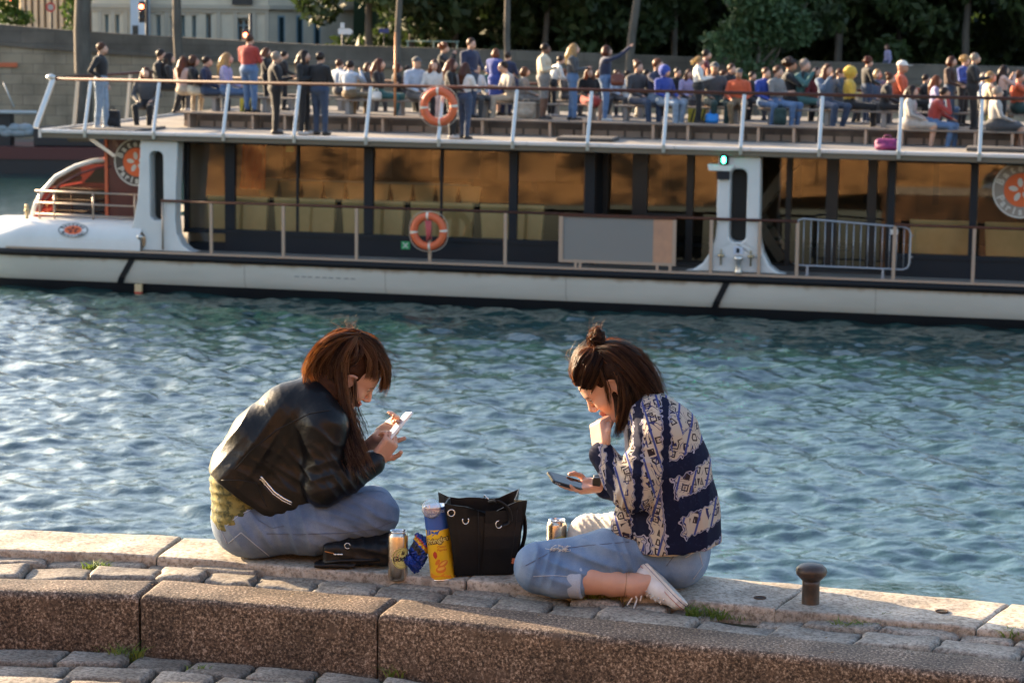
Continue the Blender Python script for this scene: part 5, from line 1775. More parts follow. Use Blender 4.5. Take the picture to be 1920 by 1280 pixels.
# px, head-top py, pose, place, facing, arms, top, bottom, hair style, hair colour, skin, options, label
PEOPLE = [
 (191, 78, 'stand', 'edge', 0, 'hip', 'black', 'ljeans', 'short', 'br', 'p', {}, 'person in a black sweater and faded jeans alone at the front rail'),
 (274, 124, 'sit', 'step', 285, 'lap', 'dgrey', 'black', 'long', 'br', 'p', {}, 'person in a dark jacket sitting low beside the black backpack, long hair'),
 (302, 91, 'sit', 'r3', 10, 'lap', 'black', 'black', 'short', 'dk', 'p', {'heavy': 1.1}, 'seated person in black with short hair, right of the low sitting one'),
 (318, 98, 'sit', 'r3', 20, 'lap', 'black', 'dgrey', 'long', 'dk', 'p', {}, 'seated person in black with long dark hair next to the cream top'),
 (345, 104, 'sit', 'r2', 60, 'lap', 'pink', 'beige', 'long', 'br', 'p', {}, 'seated person in a pale pink top seen from behind, brown hair'),
 (363, 102, 'sit', 'r2', 25, 'lap', 'black', 'cream', 'bob', 'br', 'p', {}, 'seated person in a black top with cream trousers, bob haircut'),
 (388, 104, 'sit', 'r2', 15, 'lap', 'navy', 'djeans', 'short', 'dk', 'p', {}, 'seated person in a navy top with short dark hair'),
 (426, 97, 'sit', 'r2', 10, 'lap', 'lilac', 'jeans', 'long', 'bl', 'p', {}, 'seated blonde person in a lilac jacket beside the red hoodie'),
 (467, 62, 'stand', 'pl', 80, 'phone', 'red', 'jeans', 'short', 'br', 'p', {'heavy': 1.15}, 'tall person in a red hoodie and jeans with back turned'),
 (500, 88, 'stand', 'pb', 15, 'phone', 'black', 'black', 'long', 'br', 'p', {}, 'person in black with long brown hair just right of the red hoodie'),
 (518, 95, 'stand', 'edge', 20, 'phone', 'black', 'black', 'short', 'gr', 'p', {'heavy': 1.1}, 'balding person in a dark jacket standing near the deck edge'),
 (533, 97, 'stand', 'pb', 30, 'lap', 'black', 'black', 'short', 'dk', 'p', {}, 'person in black half hidden behind the balding one'),
 (571, 92, 'stand', 'edge', 5, 'cross', 'black', 'black', 'long', 'dk', 'p', {}, 'person with long dark hair and black jacket at the deck edge'),
 (600, 96, 'stand', 'edge', 75, 'lap', 'black', 'djeans', 'short', 'dk', 'p', {'heavy': 1.15}, 'person in black jacket and dark jeans, back turned, at deck edge'),
 (637, 110, 'sit', 'r3', 50, 'camera', 'lblue', 'dgrey', 'short', 'br', 'p', {}, 'seated person in a pale blue shirt with raised arms'),
 (657, 112, 'sit', 'r2', 70, 'one', 'lblue', 'khaki', 'short', 'dk', 'p', {}, 'seated person in pale checked shirt left of the copper staff'),
 (712, 108, 'sit', 'r2', 10, 'phone', 'black', 'teal', 'long', 'au', 'p', {}, 'seated person in black with long auburn hair and a white bag'),
 (746, 117, 'sit', 'r3', 20, 'lap', 'black', 'black', 'bob', 'au', 'p', {}, 'seated red haired person in black behind the grey cap'),
 (781, 105, 'sit', 'r2', 320, 'lap', 'lblue', 'dgrey', 'cap', 'gr', 'p', {'heavy': 1.1}, 'seated person in grey cap and pale blue shirt facing the quay'),
 (815, 110, 'sit', 'r2', 285, 'lap', 'white', 'pink', 'long', 'br', 'p', {}, 'seated person in a white top above the hanging lifebuoy'),
 (833, 80, 'stand', 'pb', 10, 'camera', 'black', 'black', 'curly', 'gi', 'p', {}, 'standing person in black taking a picture behind the white top'),
 (848, 108, 'stand', 'edge', 10, 'lap', 'black', 'black', 'long', 'au', 'p', {'s': .92}, 'person in black with long auburn hair standing behind lifebuoy'),
 (884, 70, 'stand', 'pl', 330, 'lap', 'navy', 'djeans', 'short', 'br', 'p', {'heavy': 1.12}, 'tall person in a navy sweater standing above the others'),
 (873, 116, 'stand', 'edge', 60, 'phone', 'white', 'djeans', 'long', 'au', 'p', {'s': .92}, 'person in white jacket and dark jeans, back turned, right of lifebuoy'),
 (893, 118, 'sit', 'r2', 320, 'lap', 'lblue', 'dgrey', 'short', 'dk', 'p', {}, 'seated person in pale blue partly behind the white jacket'),
 (930, 90, 'stand', 'pb', 60, 'lap', 'royal', 'royal', 'bob', 'gi', 'p', {'skirt': True}, 'standing person in a royal blue dress with light brown hair'),
 (952, 96, 'stand', 'pb', 80, 'lap', 'navy', 'navy', 'short', 'dk', 'p', {}, 'standing person in navy, back turned, right of the blue dress'),
 (946, 113, 'sit', 'r2', 215, 'phone', 'lgrey', 'beige', 'short', 'dk', 'p', {'lean': .25}, 'seated person in light shirt and beige trousers bent over a phone'),
 (985, 124, 'sit', 'r2', 15, 'lap', 'grey', 'grey', 'bob', 'br', 'p', {}, 'seated person in grey left of the cream jacket'),
 (1023, 80, 'stand', 'pl', 8, 'cross', 'cream', 'grey', 'short', 'dk', 'd', {'shorts': True, 'heavy': 1.2}, 'person in a cream jacket and grey shorts standing in profile'),
 (1047, 106, 'stand', 'pb', 40, 'lap', 'white', 'black', 'short', 'dk', 'p', {'lean': .3}, 'bending person in white behind the cream jacket'),
 (1077, 80, 'stand', 'pl', 8, 'phone', 'dgrey', 'jeans', 'long', 'bl', 'p', {}, 'blonde person in a dark jacket and blue jeans standing'),
 (1105, 125, 'sit', 'r2', 300, 'lap', 'black', 'red', 'long', 'gi', 'p', {'skirt': True, 's': .9}, 'seated child with light hair and a red skirt'),
 (1138, 84, 'stand', 'pl', 25, 'up', 'navy', 'jeans', 'bob', 'au', 'p', {}, 'red haired person in navy jacket raising one arm'),
 (1178, 133, 'sit', 'r3', 40, 'lap', 'white', 'white', 'short', 'dk', 'p', {}, 'seated person in white behind the brown shoulder bag'),
 (1197, 113, 'sit', 'r2', 320, 'lap', 'dgrey', 'djeans', 'bun', 'br', 'p', {}, 'seated person in a dark grey jacket with hair tied up'),
 (1213, 129, 'sit', 'r3', 350, 'lap', 'dgrey', 'black', 'short', 'dk', 't', {}, 'small seated person between dark grey jacket and navy tee shirt'),
 (1234, 108, 'sit', 'r2', 340, 'one', 'navy', 'ljeans', 'short', 'gi', 'p', {'heavy': 1.1}, 'seated ginger person in navy holding up a phone'),
 (1248, 122, 'sit', 'r2', 330, 'lap', 'blue', 'ljeans', 'short', 'br', 'p', {'hood': True, 'dv': -.35}, 'seated child in a bright blue hoodie with the hood up'),
 (1325, 92, 'stand', 'pb', 10, 'lap', 'maroon', 'black', 'short', 'dk', 'p', {}, 'standing person in maroon behind the white shirt'),
 (1312, 104, 'stand', 'pl', 10, 'phone', 'white', 'black', 'tail', 'bl', 'p', {}, 'person in a white shirt with a blonde ponytail standing'),
 (1340, 115, 'sit', 'r2', 290, 'lap', 'dgrey', 'dgreen', 'cap', 'dk', 't', {}, 'seated person in dark clothes and cap above the blue bag'),
 (1372, 118, 'sit', 'r3', 320, 'lap', 'black', 'black', 'short', 'br', 'p', {}, 'seated person in black behind the orange tee shirt'),
 (1386, 127, 'sit', 'r2', 280, 'lap', 'orange', 'khaki', 'cap', 'gr', 't', {'heavy': 1.15, 'dv': -.2}, 'seated person in a bright orange tee shirt and grey cap'),
 (1411, 133, 'sit', 'r3', 330, 'lap', 'black', 'dgrey', 'short', 'dk', 'p', {}, 'seated dark haired person right of the orange tee shirt'),
 (1437, 125, 'sit', 'r2', 320, 'lap', 'blue', 'jeans', 'short', 'br', 'p', {'s': .92}, 'seated boyish person in a blue jacket and jeans'),
 (1459, 122, 'sit', 'r2', 330, 'phone', 'grey', 'jeans', 'short', 'br', 'p', {'s': .92}, 'seated person in grey right beside the blue jacket'),
 (1483, 97, 'sit', 'r3', 0, 'camera', 'black', 'black', 'curly', 'dk', 't', {'heavy': 1.1}, 'person in black with curly hair holding up a camera'),
 (1510, 102, 'sit', 'r3', 340, 'camera', 'teal', 'teal', 'short', 'gr', 'p', {}, 'person in dark teal holding a white phone high'),
 (1553, 118, 'sit', 'r2', 320, 'camera', 'denim', 'djeans', 'long', 'br', 'p', {}, 'seated person in denim jacket with long hair taking a photograph'),
 (1597, 124, 'sit', 'r2', 5, 'cross', 'yellow', 'black', 'short', 'bl', 'p', {'hood': True}, 'seated person in a yellow hoodie with the hood up'),
 (1629, 107, 'stand', 'pb', 20, 'lap', 'black', 'djeans', 'curly', 'au', 'p', {}, 'standing person in a black top behind the yellow hoodie'),
 (1669, 136, 'sit', 'r2', 10, 'lap', 'black', 'black', 'bun', 'br', 'p', {'lean': .15}, 'seated person in a long black coat with hair in a bun'),
 (1692, 112, 'sit', 'r3', 5, 'phone', 'orange', 'black', 'wcap', 'gr', 't', {'heavy': 1.1}, 'bearded person in an orange top and white cap'),
 (1711, 158, 'sit', 'step', 350, 'lap', 'lgrey', 'lgrey', 'long', 'dk', 'p', {'skirt': True}, 'person in a pale grey dress with bare legs sitting on step'),
 (1768, 162, 'sit', 'step', 355, 'chin', 'red', 'jeans', 'short', 'dk', 't', {'lean': .30, 'heavy': 1.1}, 'person in a red jacket and jeans leaning chin on hand'),
 (1757, 140, 'sit', 'r2', 10, 'lap', 'lilac', 'jeans', 'long', 'gi', 'p', {}, 'seated person with light hair behind the red jacket'),
 (1785, 104, 'stand', 'pl', 340, 'lap', 'brown', 'djeans', 'bob', 'au', 'p', {}, 'standing person in a dark brown jacket with short auburn hair'),
 (1811, 104, 'stand', 'pb', 340, 'phone', 'royal', 'black', 'curly', 'bl', 'p', {}, 'standing blonde person half hidden between brown and black jackets'),
 (1829, 98, 'stand', 'pl', 5, 'phone', 'black', 'black', 'short', 'gr', 'p', {'heavy': 1.1}, 'grey haired person in black standing in profile near right end'),
 (1858, 132, 'sit', 'r2', 20, 'lap', 'cream', 'beige', 'bob', 'bl', 'p', {}, 'seated person in cream right of the grey haired one'),
 (1884, 121, 'stand', 'pl', 10, 'camera', 'pink', 'black', 'long', 'dk', 'p', {'s': .95}, 'person in a pale pink sweater with dark hair near right edge'),
 (1913, 130, 'sit', 'r2', 5, 'camera', 'orange', 'dgreen', 'short', 'br', 'p', {'heavy': 1.15}, 'person in an orange red jacket at the right edge'),
 (1871, 160, 'sit', 'step', 20, 'lap', 'lgrey', 'dgrey', 'short', 'gr', 'p', {'skirt': True}, 'low seated person in pale top and dark skirt near right edge'),
 (690, 116, 'sit', 'r3', 330, 'lap', 'dgrey', 'dgrey', 'bob', 'br', 'p', {}, 'back row passenger left of the copper staff, in grey'),
 (765, 122, 'sit', 'r3', 375, 'lap', 'maroon', 'dgrey', 'short', 'dk', 'p', {}, 'back row passenger in maroon behind the grey cap'),
 (916, 121, 'sit', 'r3', 312, 'lap', 'teal', 'dgrey', 'short', 'br', 'p', {}, 'back row passenger in dark teal under the royal blue dress'),
 (966, 126, 'sit', 'r3', 342, 'lap', 'navy', 'dgrey', 'short', 'dk', 'p', {}, 'back row passenger in navy low behind the light shirt'),
 (1060, 128, 'sit', 'r3', 360, 'lap', 'dgrey', 'dgrey', 'long', 'br', 'p', {}, 'back row passenger in dark grey between cream jacket and blonde hair'),
 (1125, 131, 'sit', 'r3', 335, 'lap', 'beige', 'dgrey', 'bob', 'gi', 'p', {}, 'back row passenger in beige left of the raised arm'),
 (1157, 129, 'sit', 'r3', 319, 'lap', 'lblue', 'dgrey', 'short', 'dk', 'p', {}, 'back row passenger in pale blue beneath the raised arm'),
 (1271, 126, 'sit', 'r3', 317, 'lap', 'black', 'dgrey', 'short', 'dk', 'p', {}, 'back row passenger in black just right of the blue hoodie'),
 (1292, 129, 'sit', 'r3', 304, 'lap', 'lilac', 'dgrey', 'long', 'br', 'p', {}, 'back row passenger in lilac left of the white shirt'),
 (1357, 130, 'sit', 'r3', 359, 'lap', 'navy', 'dgrey', 'short', 'br', 'p', {}, 'back row passenger in navy between the caps'),
 (1532, 124, 'sit', 'r3', 304, 'lap', 'maroon', 'dgrey', 'long', 'dk', 'p', {}, 'back row passenger in maroon left of the denim jacket'),
 (1576, 127, 'sit', 'r3', 372, 'lap', 'dgrey', 'dgrey', 'short', 'br', 'p', {}, 'back row passenger in dark grey left of the yellow hoodie'),
 (1646, 128, 'sit', 'r3', 302, 'lap', 'denim', 'dgrey', 'bob', 'bl', 'p', {}, 'back row passenger in denim left of the white cap'),
 (1737, 138, 'sit', 'r3', 379, 'lap', 'black', 'dgrey', 'short', 'dk', 'p', {}, 'back row passenger in black behind the pale grey dress'),
 (1846, 135, 'sit', 'r3', 342, 'lap', 'lblue', 'dgrey', 'short', 'gr', 'p', {}, 'back row passenger in pale blue beside the grey haired one'),
]
PLACE = {'edge': (1.3, BW_), 'step': (3.28, 3.972), 'r2': (4.72, PLw + .36), 'r3': (6.66, PLw + .36), 'pl': (4.15, PLw), 'pb': (5.9, PLw)}
for i_, (px, py, pose, place, face, arms, top, bot, hs_t, hcol, sk, opt, lab) in enumerate(PEOPLE):
    v, base = PLACE[place]
    v += opt.get('dv', 0)
    u, wtop = b_at(px, py, v)
    nom = 1.755 if pose == 'stand' else .925
    s = max(.84, min(1.22, (wtop - base) / nom))
    kw = dict(heavy=opt.get('heavy', 1.0), skirt=opt.get('skirt', False), shorts=opt.get('shorts', False), hood=opt.get('hood', False), lean=opt.get('lean', 0.0))
    (vv, qq, ll), hc = figure(pose, arms, seed=i_, **kw)
    ang = BTH + R(face) + rng.uniform(-.12, .12)
    # stand so that the head comes where it is seen
    hx = hc[0] * s
    hu, hv = hx * math.cos(R(face)), hx * math.sin(R(face))
    per = empty('person', bw(u - hu, v - (hv if pose == 'sit' else 0), base), ang)
    per.scale = (s * 1.17, s * 1.17, s)
    tag(per, lab, 'person', 'passengers on the upper deck')
    fl = ll[qq[:, 0]]
    link('body', npmesh('body', vv, qq, [skinm(sk), cloth(top), cloth(bot), mat('shoe_' + ('pale' if i_ % 3 == 0 else 'dark'), (.5, .47, .44) if i_ % 3 == 0 else (.03, .025, .022), .6)], True, fl), per)
    if not kw['hood']:
        hv_, hq, _ = hair_shape(hc, hs_t, kw['lean'], seed=i_)
        link('cap' if 'cap' in hs_t else 'hair', npmesh('hair', hv_, hq, mat('cap_white', (.7, .66, .6), .8) if hs_t == 'wcap' else (cloth('dgrey') if hs_t == 'cap' else hairm(hcol))), per)

# things the passengers have with them
def soft_bag(name, u, v, w, half, c, lab, cat, rad=.07, straps=True):
    t = empty(name, bw(u, v, w), BTH + rng.uniform(-.3, .3))
    tag(t, lab, cat)
    f = Field((-half[0] - .1, -half[1] - .1, -.03), (half[0] + .1, half[1] + .1, 2 * half[2] + .1), .018)
    f.rbox((0, 0, half[2]), half, rad, 0, 0)
    f.ell((0, -half[1] * .8, half[2] * .7), (half[0] * .8, half[1] * .7, half[2] * .55), .04)
    vv, qq, _ = f.surface()
    link('bag_body', npmesh('bag_body', vv, qq, c), t)
    if straps:
        MB().tube([(-half[0] * .4, 0, 2 * half[2] - .02), (-half[0] * .2, 0, 2 * half[2] + .07), (half[0] * .2, 0, 2 * half[2] + .07), (half[0] * .4, 0, 2 * half[2] - .02)], .014, 6).build('strap', c, t)
u, w = b_at(210, 215, 1.6)
soft_bag('backpack', u, 1.6, WD + .004, (.19, .13, .22), cloth('black'), 'black backpack on the deck beside the person at the front rail', 'backpack')
u, w = b_at(1664, 262, 1.0)
soft_bag('backpack', u, 1.0, WD + .004, (.26, .15, .13), mat('magenta_nylon', (.25, .02, .13), .6, col2=(.12, .01, .08), scale=10), 'magenta backpack lying on the upper deck floor', 'backpack', .10)
u, w = b_at(1335, 222, 4.2)
soft_bag('carrier_bag', u, 4.2, PL + .004, (.16, .09, .12), mat('bright_blue_plastic', (.02, .22, .62), .35), 'small bright blue bag on the platform below the white shirt', 'bag')
u, w = b_at(706, 178, 4.45)
soft_bag('handbag', u, 4.45, w - .14, (.13, .07, .11), mat('white_leather', (.62, .6, .55), .5), 'white handbag on the lap of the auburn haired passenger', 'handbag')
u, w = b_at(1158, 150, 3.95)
soft_bag('shoulder_bag', u, 3.95, w - .14, (.16, .08, .14), mat('brown_leather', (.13, .035, .02), .5), 'brown shoulder bag carried by the red haired passenger', 'bag')
u, w = b_at(1463, 208, 4.3)
soft_bag('holdall', u, 4.3, PL + .004, (.15, .1, .2), cloth('dgreen'), 'dark green bag standing in front of the blue jacket passenger', 'bag')
u, w = b_at(1000, 212, 4.0)
soft_bag('crate_bag', u - .25, 4.3, PL + .004, (.24, .14, .2), cloth('beige'), 'beige box shaped bag left of the grey shorts', 'bag', .03)
# walker beyond the far parapet
(vv, qq, ll), hc = figure('stand', 'down', seed=99)
p_ = at_y(1663, 118, 99.5)
per = tag(empty('person', (p_.x, 99.5, p_.z - .95), R(200)), 'tiny figure in lilac walking behind the far parapet', 'person')
link('body', npmesh('body', vv, qq, [skinm('p'), cloth('lilac'), cloth('djeans'), cloth('black')], True, ll[qq[:, 0]]), per)
hv_, hq, _ = hair_shape(hc, 'bob', 0)
link('hair', npmesh('hair', hv_, hq, hairm('br')), per)

# ================================================================ the two women on the quay
from mathutils.bvhtree import BVHTree
def vnormals(v, q):
    n = np.cross(v[q[:, 2]] - v[q[:, 0]], v[q[:, 3]] - v[q[:, 1]])
    out = np.zeros_like(v)
    for k_ in range(4):
        np.add.at(out, q[:, k_], n)
    l = np.linalg.norm(out, axis=1)
    return out / np.maximum(l, 1e-12)[:, None]
def relax(v, q, it=2):
    for _ in range(it):
        acc = np.zeros_like(v)
        cnt = np.zeros(len(v))
        for a, b in ((0, 1), (1, 2), (2, 3), (3, 0)):
            np.add.at(acc, q[:, a], v[q[:, b]])
            np.add.at(acc, q[:, b], v[q[:, a]])
            np.add.at(cnt, q[:, a], 1)
            np.add.at(cnt, q[:, b], 1)
        v = v * .45 + .55 * acc / np.maximum(cnt, 1)[:, None]
    return v
def folds(v, q, sets, seed=1):
    """sets: (centre, radius, direction across the folds, wavelength, amplitude)"""
    n = vnormals(v, q)
    r = np.random.default_rng(seed)
    d = np.zeros(len(v))
    for c, rad, ax, lam, amp in sets:
        c, ax = np.array(c, float), np.array(ax, float)
        ax = ax / np.linalg.norm(ax)
        w = np.exp(-((v - c) ** 2).sum(1) / rad ** 2)
        o = r.normal(size=(3, 3)) * 9
        ph = r.uniform(0, 6.28, 3)
        warp = sum(np.sin(v @ (o[i] * 1.6) + ph[i]) for i in range(3)) * 1.0
        s = np.abs(np.sin((v @ ax) * math.pi / lam + warp * .5))
        d += w * amp * 1.25 * (1 - 2 * s ** .7)
    return v + n * d[:, None]
def garment(name, f, mats, parent, sets=(), rel=2, seed=1, dec=None):
    v, q, l = f.surface()
    v = relax(v, q, rel)
    if sets:
        v = folds(v, q, sets, seed)
    fl = l[q[:, 0]]
    o = link(name, npmesh(name, v, q, mats, True, fl if isinstance(mats, (list, tuple)) and len(mats) > 1 else None), parent)
    o['n_'] = 0
    del o['n_']
    return o, BVHTree.FromPolygons([tuple(a) for a in v], [tuple(a) for a in q])
def on(bvh, px, py, lift=.001, fallback=8.2):
    d = ray(px, py).normalized()
    h = bvh.ray_cast(CAM_LOC, d)
    if h[0] is None:
        return None
    return h[0] - d * lift
def seam(name, bvh, pts, r, m, parent, lift=.0008, n=5, sub=6):
    out = []
    for i in range(len(pts) - 1):
        for k_ in range(sub + (1 if i == len(pts) - 2 else 0)):
            t = k_ / sub
            p = on(bvh, pts[i][0] + (pts[i + 1][0] - pts[i][0]) * t, pts[i][1] + (pts[i + 1][1] - pts[i][1]) * t, lift)
            if p is not None:
                out.append(p)
    if len(out) > 1:
        MB().tube(out, r, n).build(name, m, parent)
def crom(pts, m):
    pts = np.array(pts, float)
    P = np.vstack([2 * pts[0] - pts[1], pts, 2 * pts[-1] - pts[-2]])
    out = []
    k_ = len(pts) - 1
    for i in range(m):
        t = i / (m - 1) * k_
        j = min(int(t), k_ - 1)
        u = t - j
        a, b, c, d = P[j], P[j + 1], P[j + 2], P[j + 3]
        out.append(.5 * ((2 * b) + (-a + c) * u + (2 * a - 5 * b + 4 * c - d) * u * u + (-a + 3 * b - 3 * c + d) * u ** 3))
    return np.array(out)
def strands(bundles, name, m, parent, seed=3, seg=11):
    """hair: many thin three-sided strands following guide curves"""
    r = np.random.default_rng(seed)
    V, Q, TONE = [], [], []
    base = 0
    for ctrl, n, sp, rad, curl in bundles:
        ctrl = np.array([c for c in ctrl], float)
        S = np.array(sp, float)                        # per control point: spread in the picture plane, spread in depth
        if len(S) != len(ctrl):
            S = np.repeat(S[:1], len(ctrl), 0)
        nc = n if n < 70 else n // 11
        cl = np.stack([np.clip(r.normal(size=nc), -1.9, 1.9), r.uniform(-1, 1, nc), r.normal(size=nc)], 1)
        ctone = r.choice(3, nc, p=(.40, .38, .22))
        cjit = r.normal(size=(nc,) + ctrl.shape) * .0030
        for _ in range(n):
            ci = int(r.integers(nc))
            e_ = r.normal(size=3) * (.20, .07, .20)
            g1, gy, g2 = cl[ci] + e_
            TONE.append(int(ctone[ci]) if r.random() < .85 else int(r.integers(3)))
            off = np.stack([g1 * S[:, 0], gy * S[:, 1], g2 * S[:, 0] * .8], 1) + (cjit[ci] + r.normal(size=ctrl.shape) * .0015) * (np.arange(len(ctrl)) > 0)[:, None]
            path = crom(ctrl + off, seg)
            if curl:
                t = np.linspace(0, 1, seg)
                ph = r.uniform(0, 6.28, 2)
                path[:, 0] += curl * t * np.sin(t * 9 + ph[0])
                path[:, 2] += curl * t * np.sin(t * 8 + ph[1])
            cut = r.uniform(.82, 1.0)
            path = path[0] + (path - path[0]) if cut > .99 else crom(path[:max(3, int(seg * cut))], seg)
            tg = np.gradient(path, axis=0)
            tg /= np.maximum(np.linalg.norm(tg, axis=1), 1e-9)[:, None]
            a = np.cross(tg, (0.3, .9, .2))
            a /= np.maximum(np.linalg.norm(a, axis=1), 1e-9)[:, None]
            b = np.cross(tg, a)
            w = rad * r.uniform(.6, 1.2) * (1 - .75 * np.linspace(0, 1, seg) ** 2)[:, None]
            ring = np.stack([path + a * w, path - a * w * .5 + b * w * .87, path - a * w * .5 - b * w * .87], 1)
            V.append(ring.reshape(-1, 3))
            ii_ = np.arange(seg - 1)[:, None] * 3
            for k_ in range(3):
                Q.append(np.concatenate([ii_ + k_, ii_ + (k_ + 1) % 3, ii_ + 3 + (k_ + 1) % 3, ii_ + 3 + k_], 1) + base)
            base += seg * 3
    o = link(name, npmesh(name, np.concatenate(V), np.concatenate(Q), m, True, np.repeat(np.array(TONE), 3 * (seg - 1))), parent)
    return o
def frame(fwd_px, side):
    """head axes from the direction faced in the picture: columns forward, left, up"""
    f_ = Vector((fwd_px[0], 0, -fwd_px[1])).normalized()
    u_ = Vector((-f_.z * (1 if f_.x > 0 else -1), 0, abs(f_.x))).normalized()
    u_ = Vector((f_.z * -1, 0, f_.x)) if f_.x > 0 else Vector((f_.z, 0, -f_.x))
    l_ = u_.cross(f_)
    return np.array([[f_.x, l_.x, u_.x], [f_.y, l_.y, u_.y], [f_.z, l_.z, u_.z]])
def head(f, C, M, ears=True, ex=0.0):
    C = np.array(C)
    L = lambda x, y, z: C + M @ np.array((x, y, z))
    E = lambda c, r, k=.012, lab=0, cut=False: f.ell(L(*c), r, k, lab, M, cut)
    E((-.012, 0, .03), (.098, .074, .090), .02)
    E((.034, 0, -.04), (.056, .055, .072), .03)
    E((.060, 0, .035), (.036, .056, .045), .03)
    for s in (-1, 1):
        f.cone(L(-.005, s * .056, -.05), L(.058, s * .018, -.100), .017, .014, .02, 0)
        E((.058, s * .034, -.030), (.028, .024, .026), .02)
        f.cone(L(.088, s * .012, .020), L(.076, s * .042, .022), .010, .009, .012, 0)
        E((.100, s * .031, .002), (.017, .017, .011), .010, cut=True)
        E((.0775, s * .031, .001), (.0125, .0130, .0125), .002, 2)
        f.cone(L(.088, s * .018, .0055), L(.082, s * .044, .003), .0035, .0035, .004, 0)
        f.cone(L(.086, s * .018, -.008), L(.081, s * .042, -.007), .0035, .003, .004, 0)
        E((.099, s * .0105, -.036), (.011, .0085, .0075), .006)
        if ears:
            E((-.012 + ex, s * .074, -.006), (.020, .009, .031), .006)
            E((-.006 + ex, s * .084, -.002), (.011, .008, .019), .004, 0, True)
            f.cone(L(-.026 + ex, s * .078, .012), L(.002 + ex, s * .078, .022), .005, .005, .004, 0)
    E((.070, 0, -.098), (.021, .024, .018), .018)
    f.cone(L(.088, 0, .014), L(.108, 0, -.024), .0080, .0100, .010, 0)
    E((.107, 0, -.029), (.0115, .0105, .010), .006)
    E((.0915, 0, -.058), (.0105, .022, .0058), .005, 3)
    E((.0895, 0, -.0685), (.0105, .019, .0068), .005, 3)
    return L
def hand(f, wrist, palm_dir, normal, side, curls, thumb, lab=0, size=1.0):
    """palm and five fingers; normal points out of the back of the hand; curls: bend per finger in radians"""
    w = np.array(wrist, float)
    d = np.array(palm_dir, float)
    d /= np.linalg.norm(d)
    n = np.array(normal, float)
    n = n - d * (n @ d)
    n /= np.linalg.norm(n)
    a = np.cross(d, n) * side                          # towards the thumb
    s = size
    f.rbox(w + d * .048 * s, (.046 * s, .038 * s, .0125 * s), .011 * s, .014, lab, np.stack([d, a, n], 1))
    f.ell(w + d * .028 * s + a * .026 * s - n * .010 * s, (.03 * s, .017 * s, .014 * s), .012, lab, np.stack([d, a, n], 1))
    for i, (ln, rr_) in enumerate(((.070, .0082), (.078, .0085), (.073, .0080), (.058, .0070))):
        k0 = w + d * (.090 - .004 * abs(i - 1)) * s + a * (.029 - .0195 * i) * s + n * .001
        c = curls[i]
        p = k0
        dirn = d.copy()
        nn = n.copy()
        for j, (fr, cc) in enumerate(((.46, .75), (.30, 1.0), (.24, .7))):
            ang = c * cc
            dirn, nn = dirn * math.cos(ang) - nn * math.sin(ang), nn * math.cos(ang) + dirn * math.sin(ang)
            q = p + dirn * ln * fr * s
            f.cone(p, q, rr_ * s * (1 - .07 * j), rr_ * s * (1 - .07 * (j + 1)), .004, lab)
            p = q
    t0 = w + d * .022 * s + a * .034 * s - n * .004
    p = t0
    for (dx, da, dn, ln, rr_) in thumb:
        v_ = d * dx + a * da + n * dn
        v_ /= np.linalg.norm(v_)
        q = p + v_ * ln * s
        f.cone(p, q, rr_ * s, rr_ * s * .9, .005, lab)
        p = q

def skin_mat(name, c, c2):
    m = bpy.data.materials.new(name)
    m.use_nodes = True
    N, L = m.node_tree.nodes, m.node_tree.links
    p = N['Principled BSDF']
    nz = N.new('ShaderNodeTexNoise')
    nz.inputs['Scale'].default_value = 22
    nz.inputs['Detail'].default_value = 5
    g = N.new('ShaderNodeTexCoord')
    L.new(g.outputs['Object'], nz.inputs['Vector'])
    mx = N.new('ShaderNodeMix')
    mx.data_type = 'RGBA'
    mx.inputs[6].default_value = (*c, 1)
    mx.inputs[7].default_value = (*c2, 1)
    L.new(nz.outputs[0], mx.inputs[0])
    L.new(mx.outputs[2], p.inputs['Base Color'])
    p.inputs['Roughness'].default_value = .48
    p.inputs['Subsurface Weight'].default_value = .12
    p.inputs['Subsurface Radius'].default_value = (.02, .007, .004)
    p.inputs['Subsurface Scale'].default_value = .5
    b = N.new('ShaderNodeBump')
    b.inputs['Strength'].default_value = .15
    b.inputs['Distance'].default_value = .002
    n2 = N.new('ShaderNodeTexNoise')
    n2.inputs['Scale'].default_value = 300
    L.new(g.outputs['Object'], n2.inputs['Vector'])
    L.new(n2.outputs[0], b.inputs['Height'])
    L.new(b.outputs[0], p.inputs['Normal'])
    return m
M_SKIN = skin_mat('fair_skin', (.62, .36, .25), (.52, .27, .185))
M_EYE = mat('eye', (.5, .45, .42), .2)
M_LIP = mat('lips', (.42, .15, .12), .4)
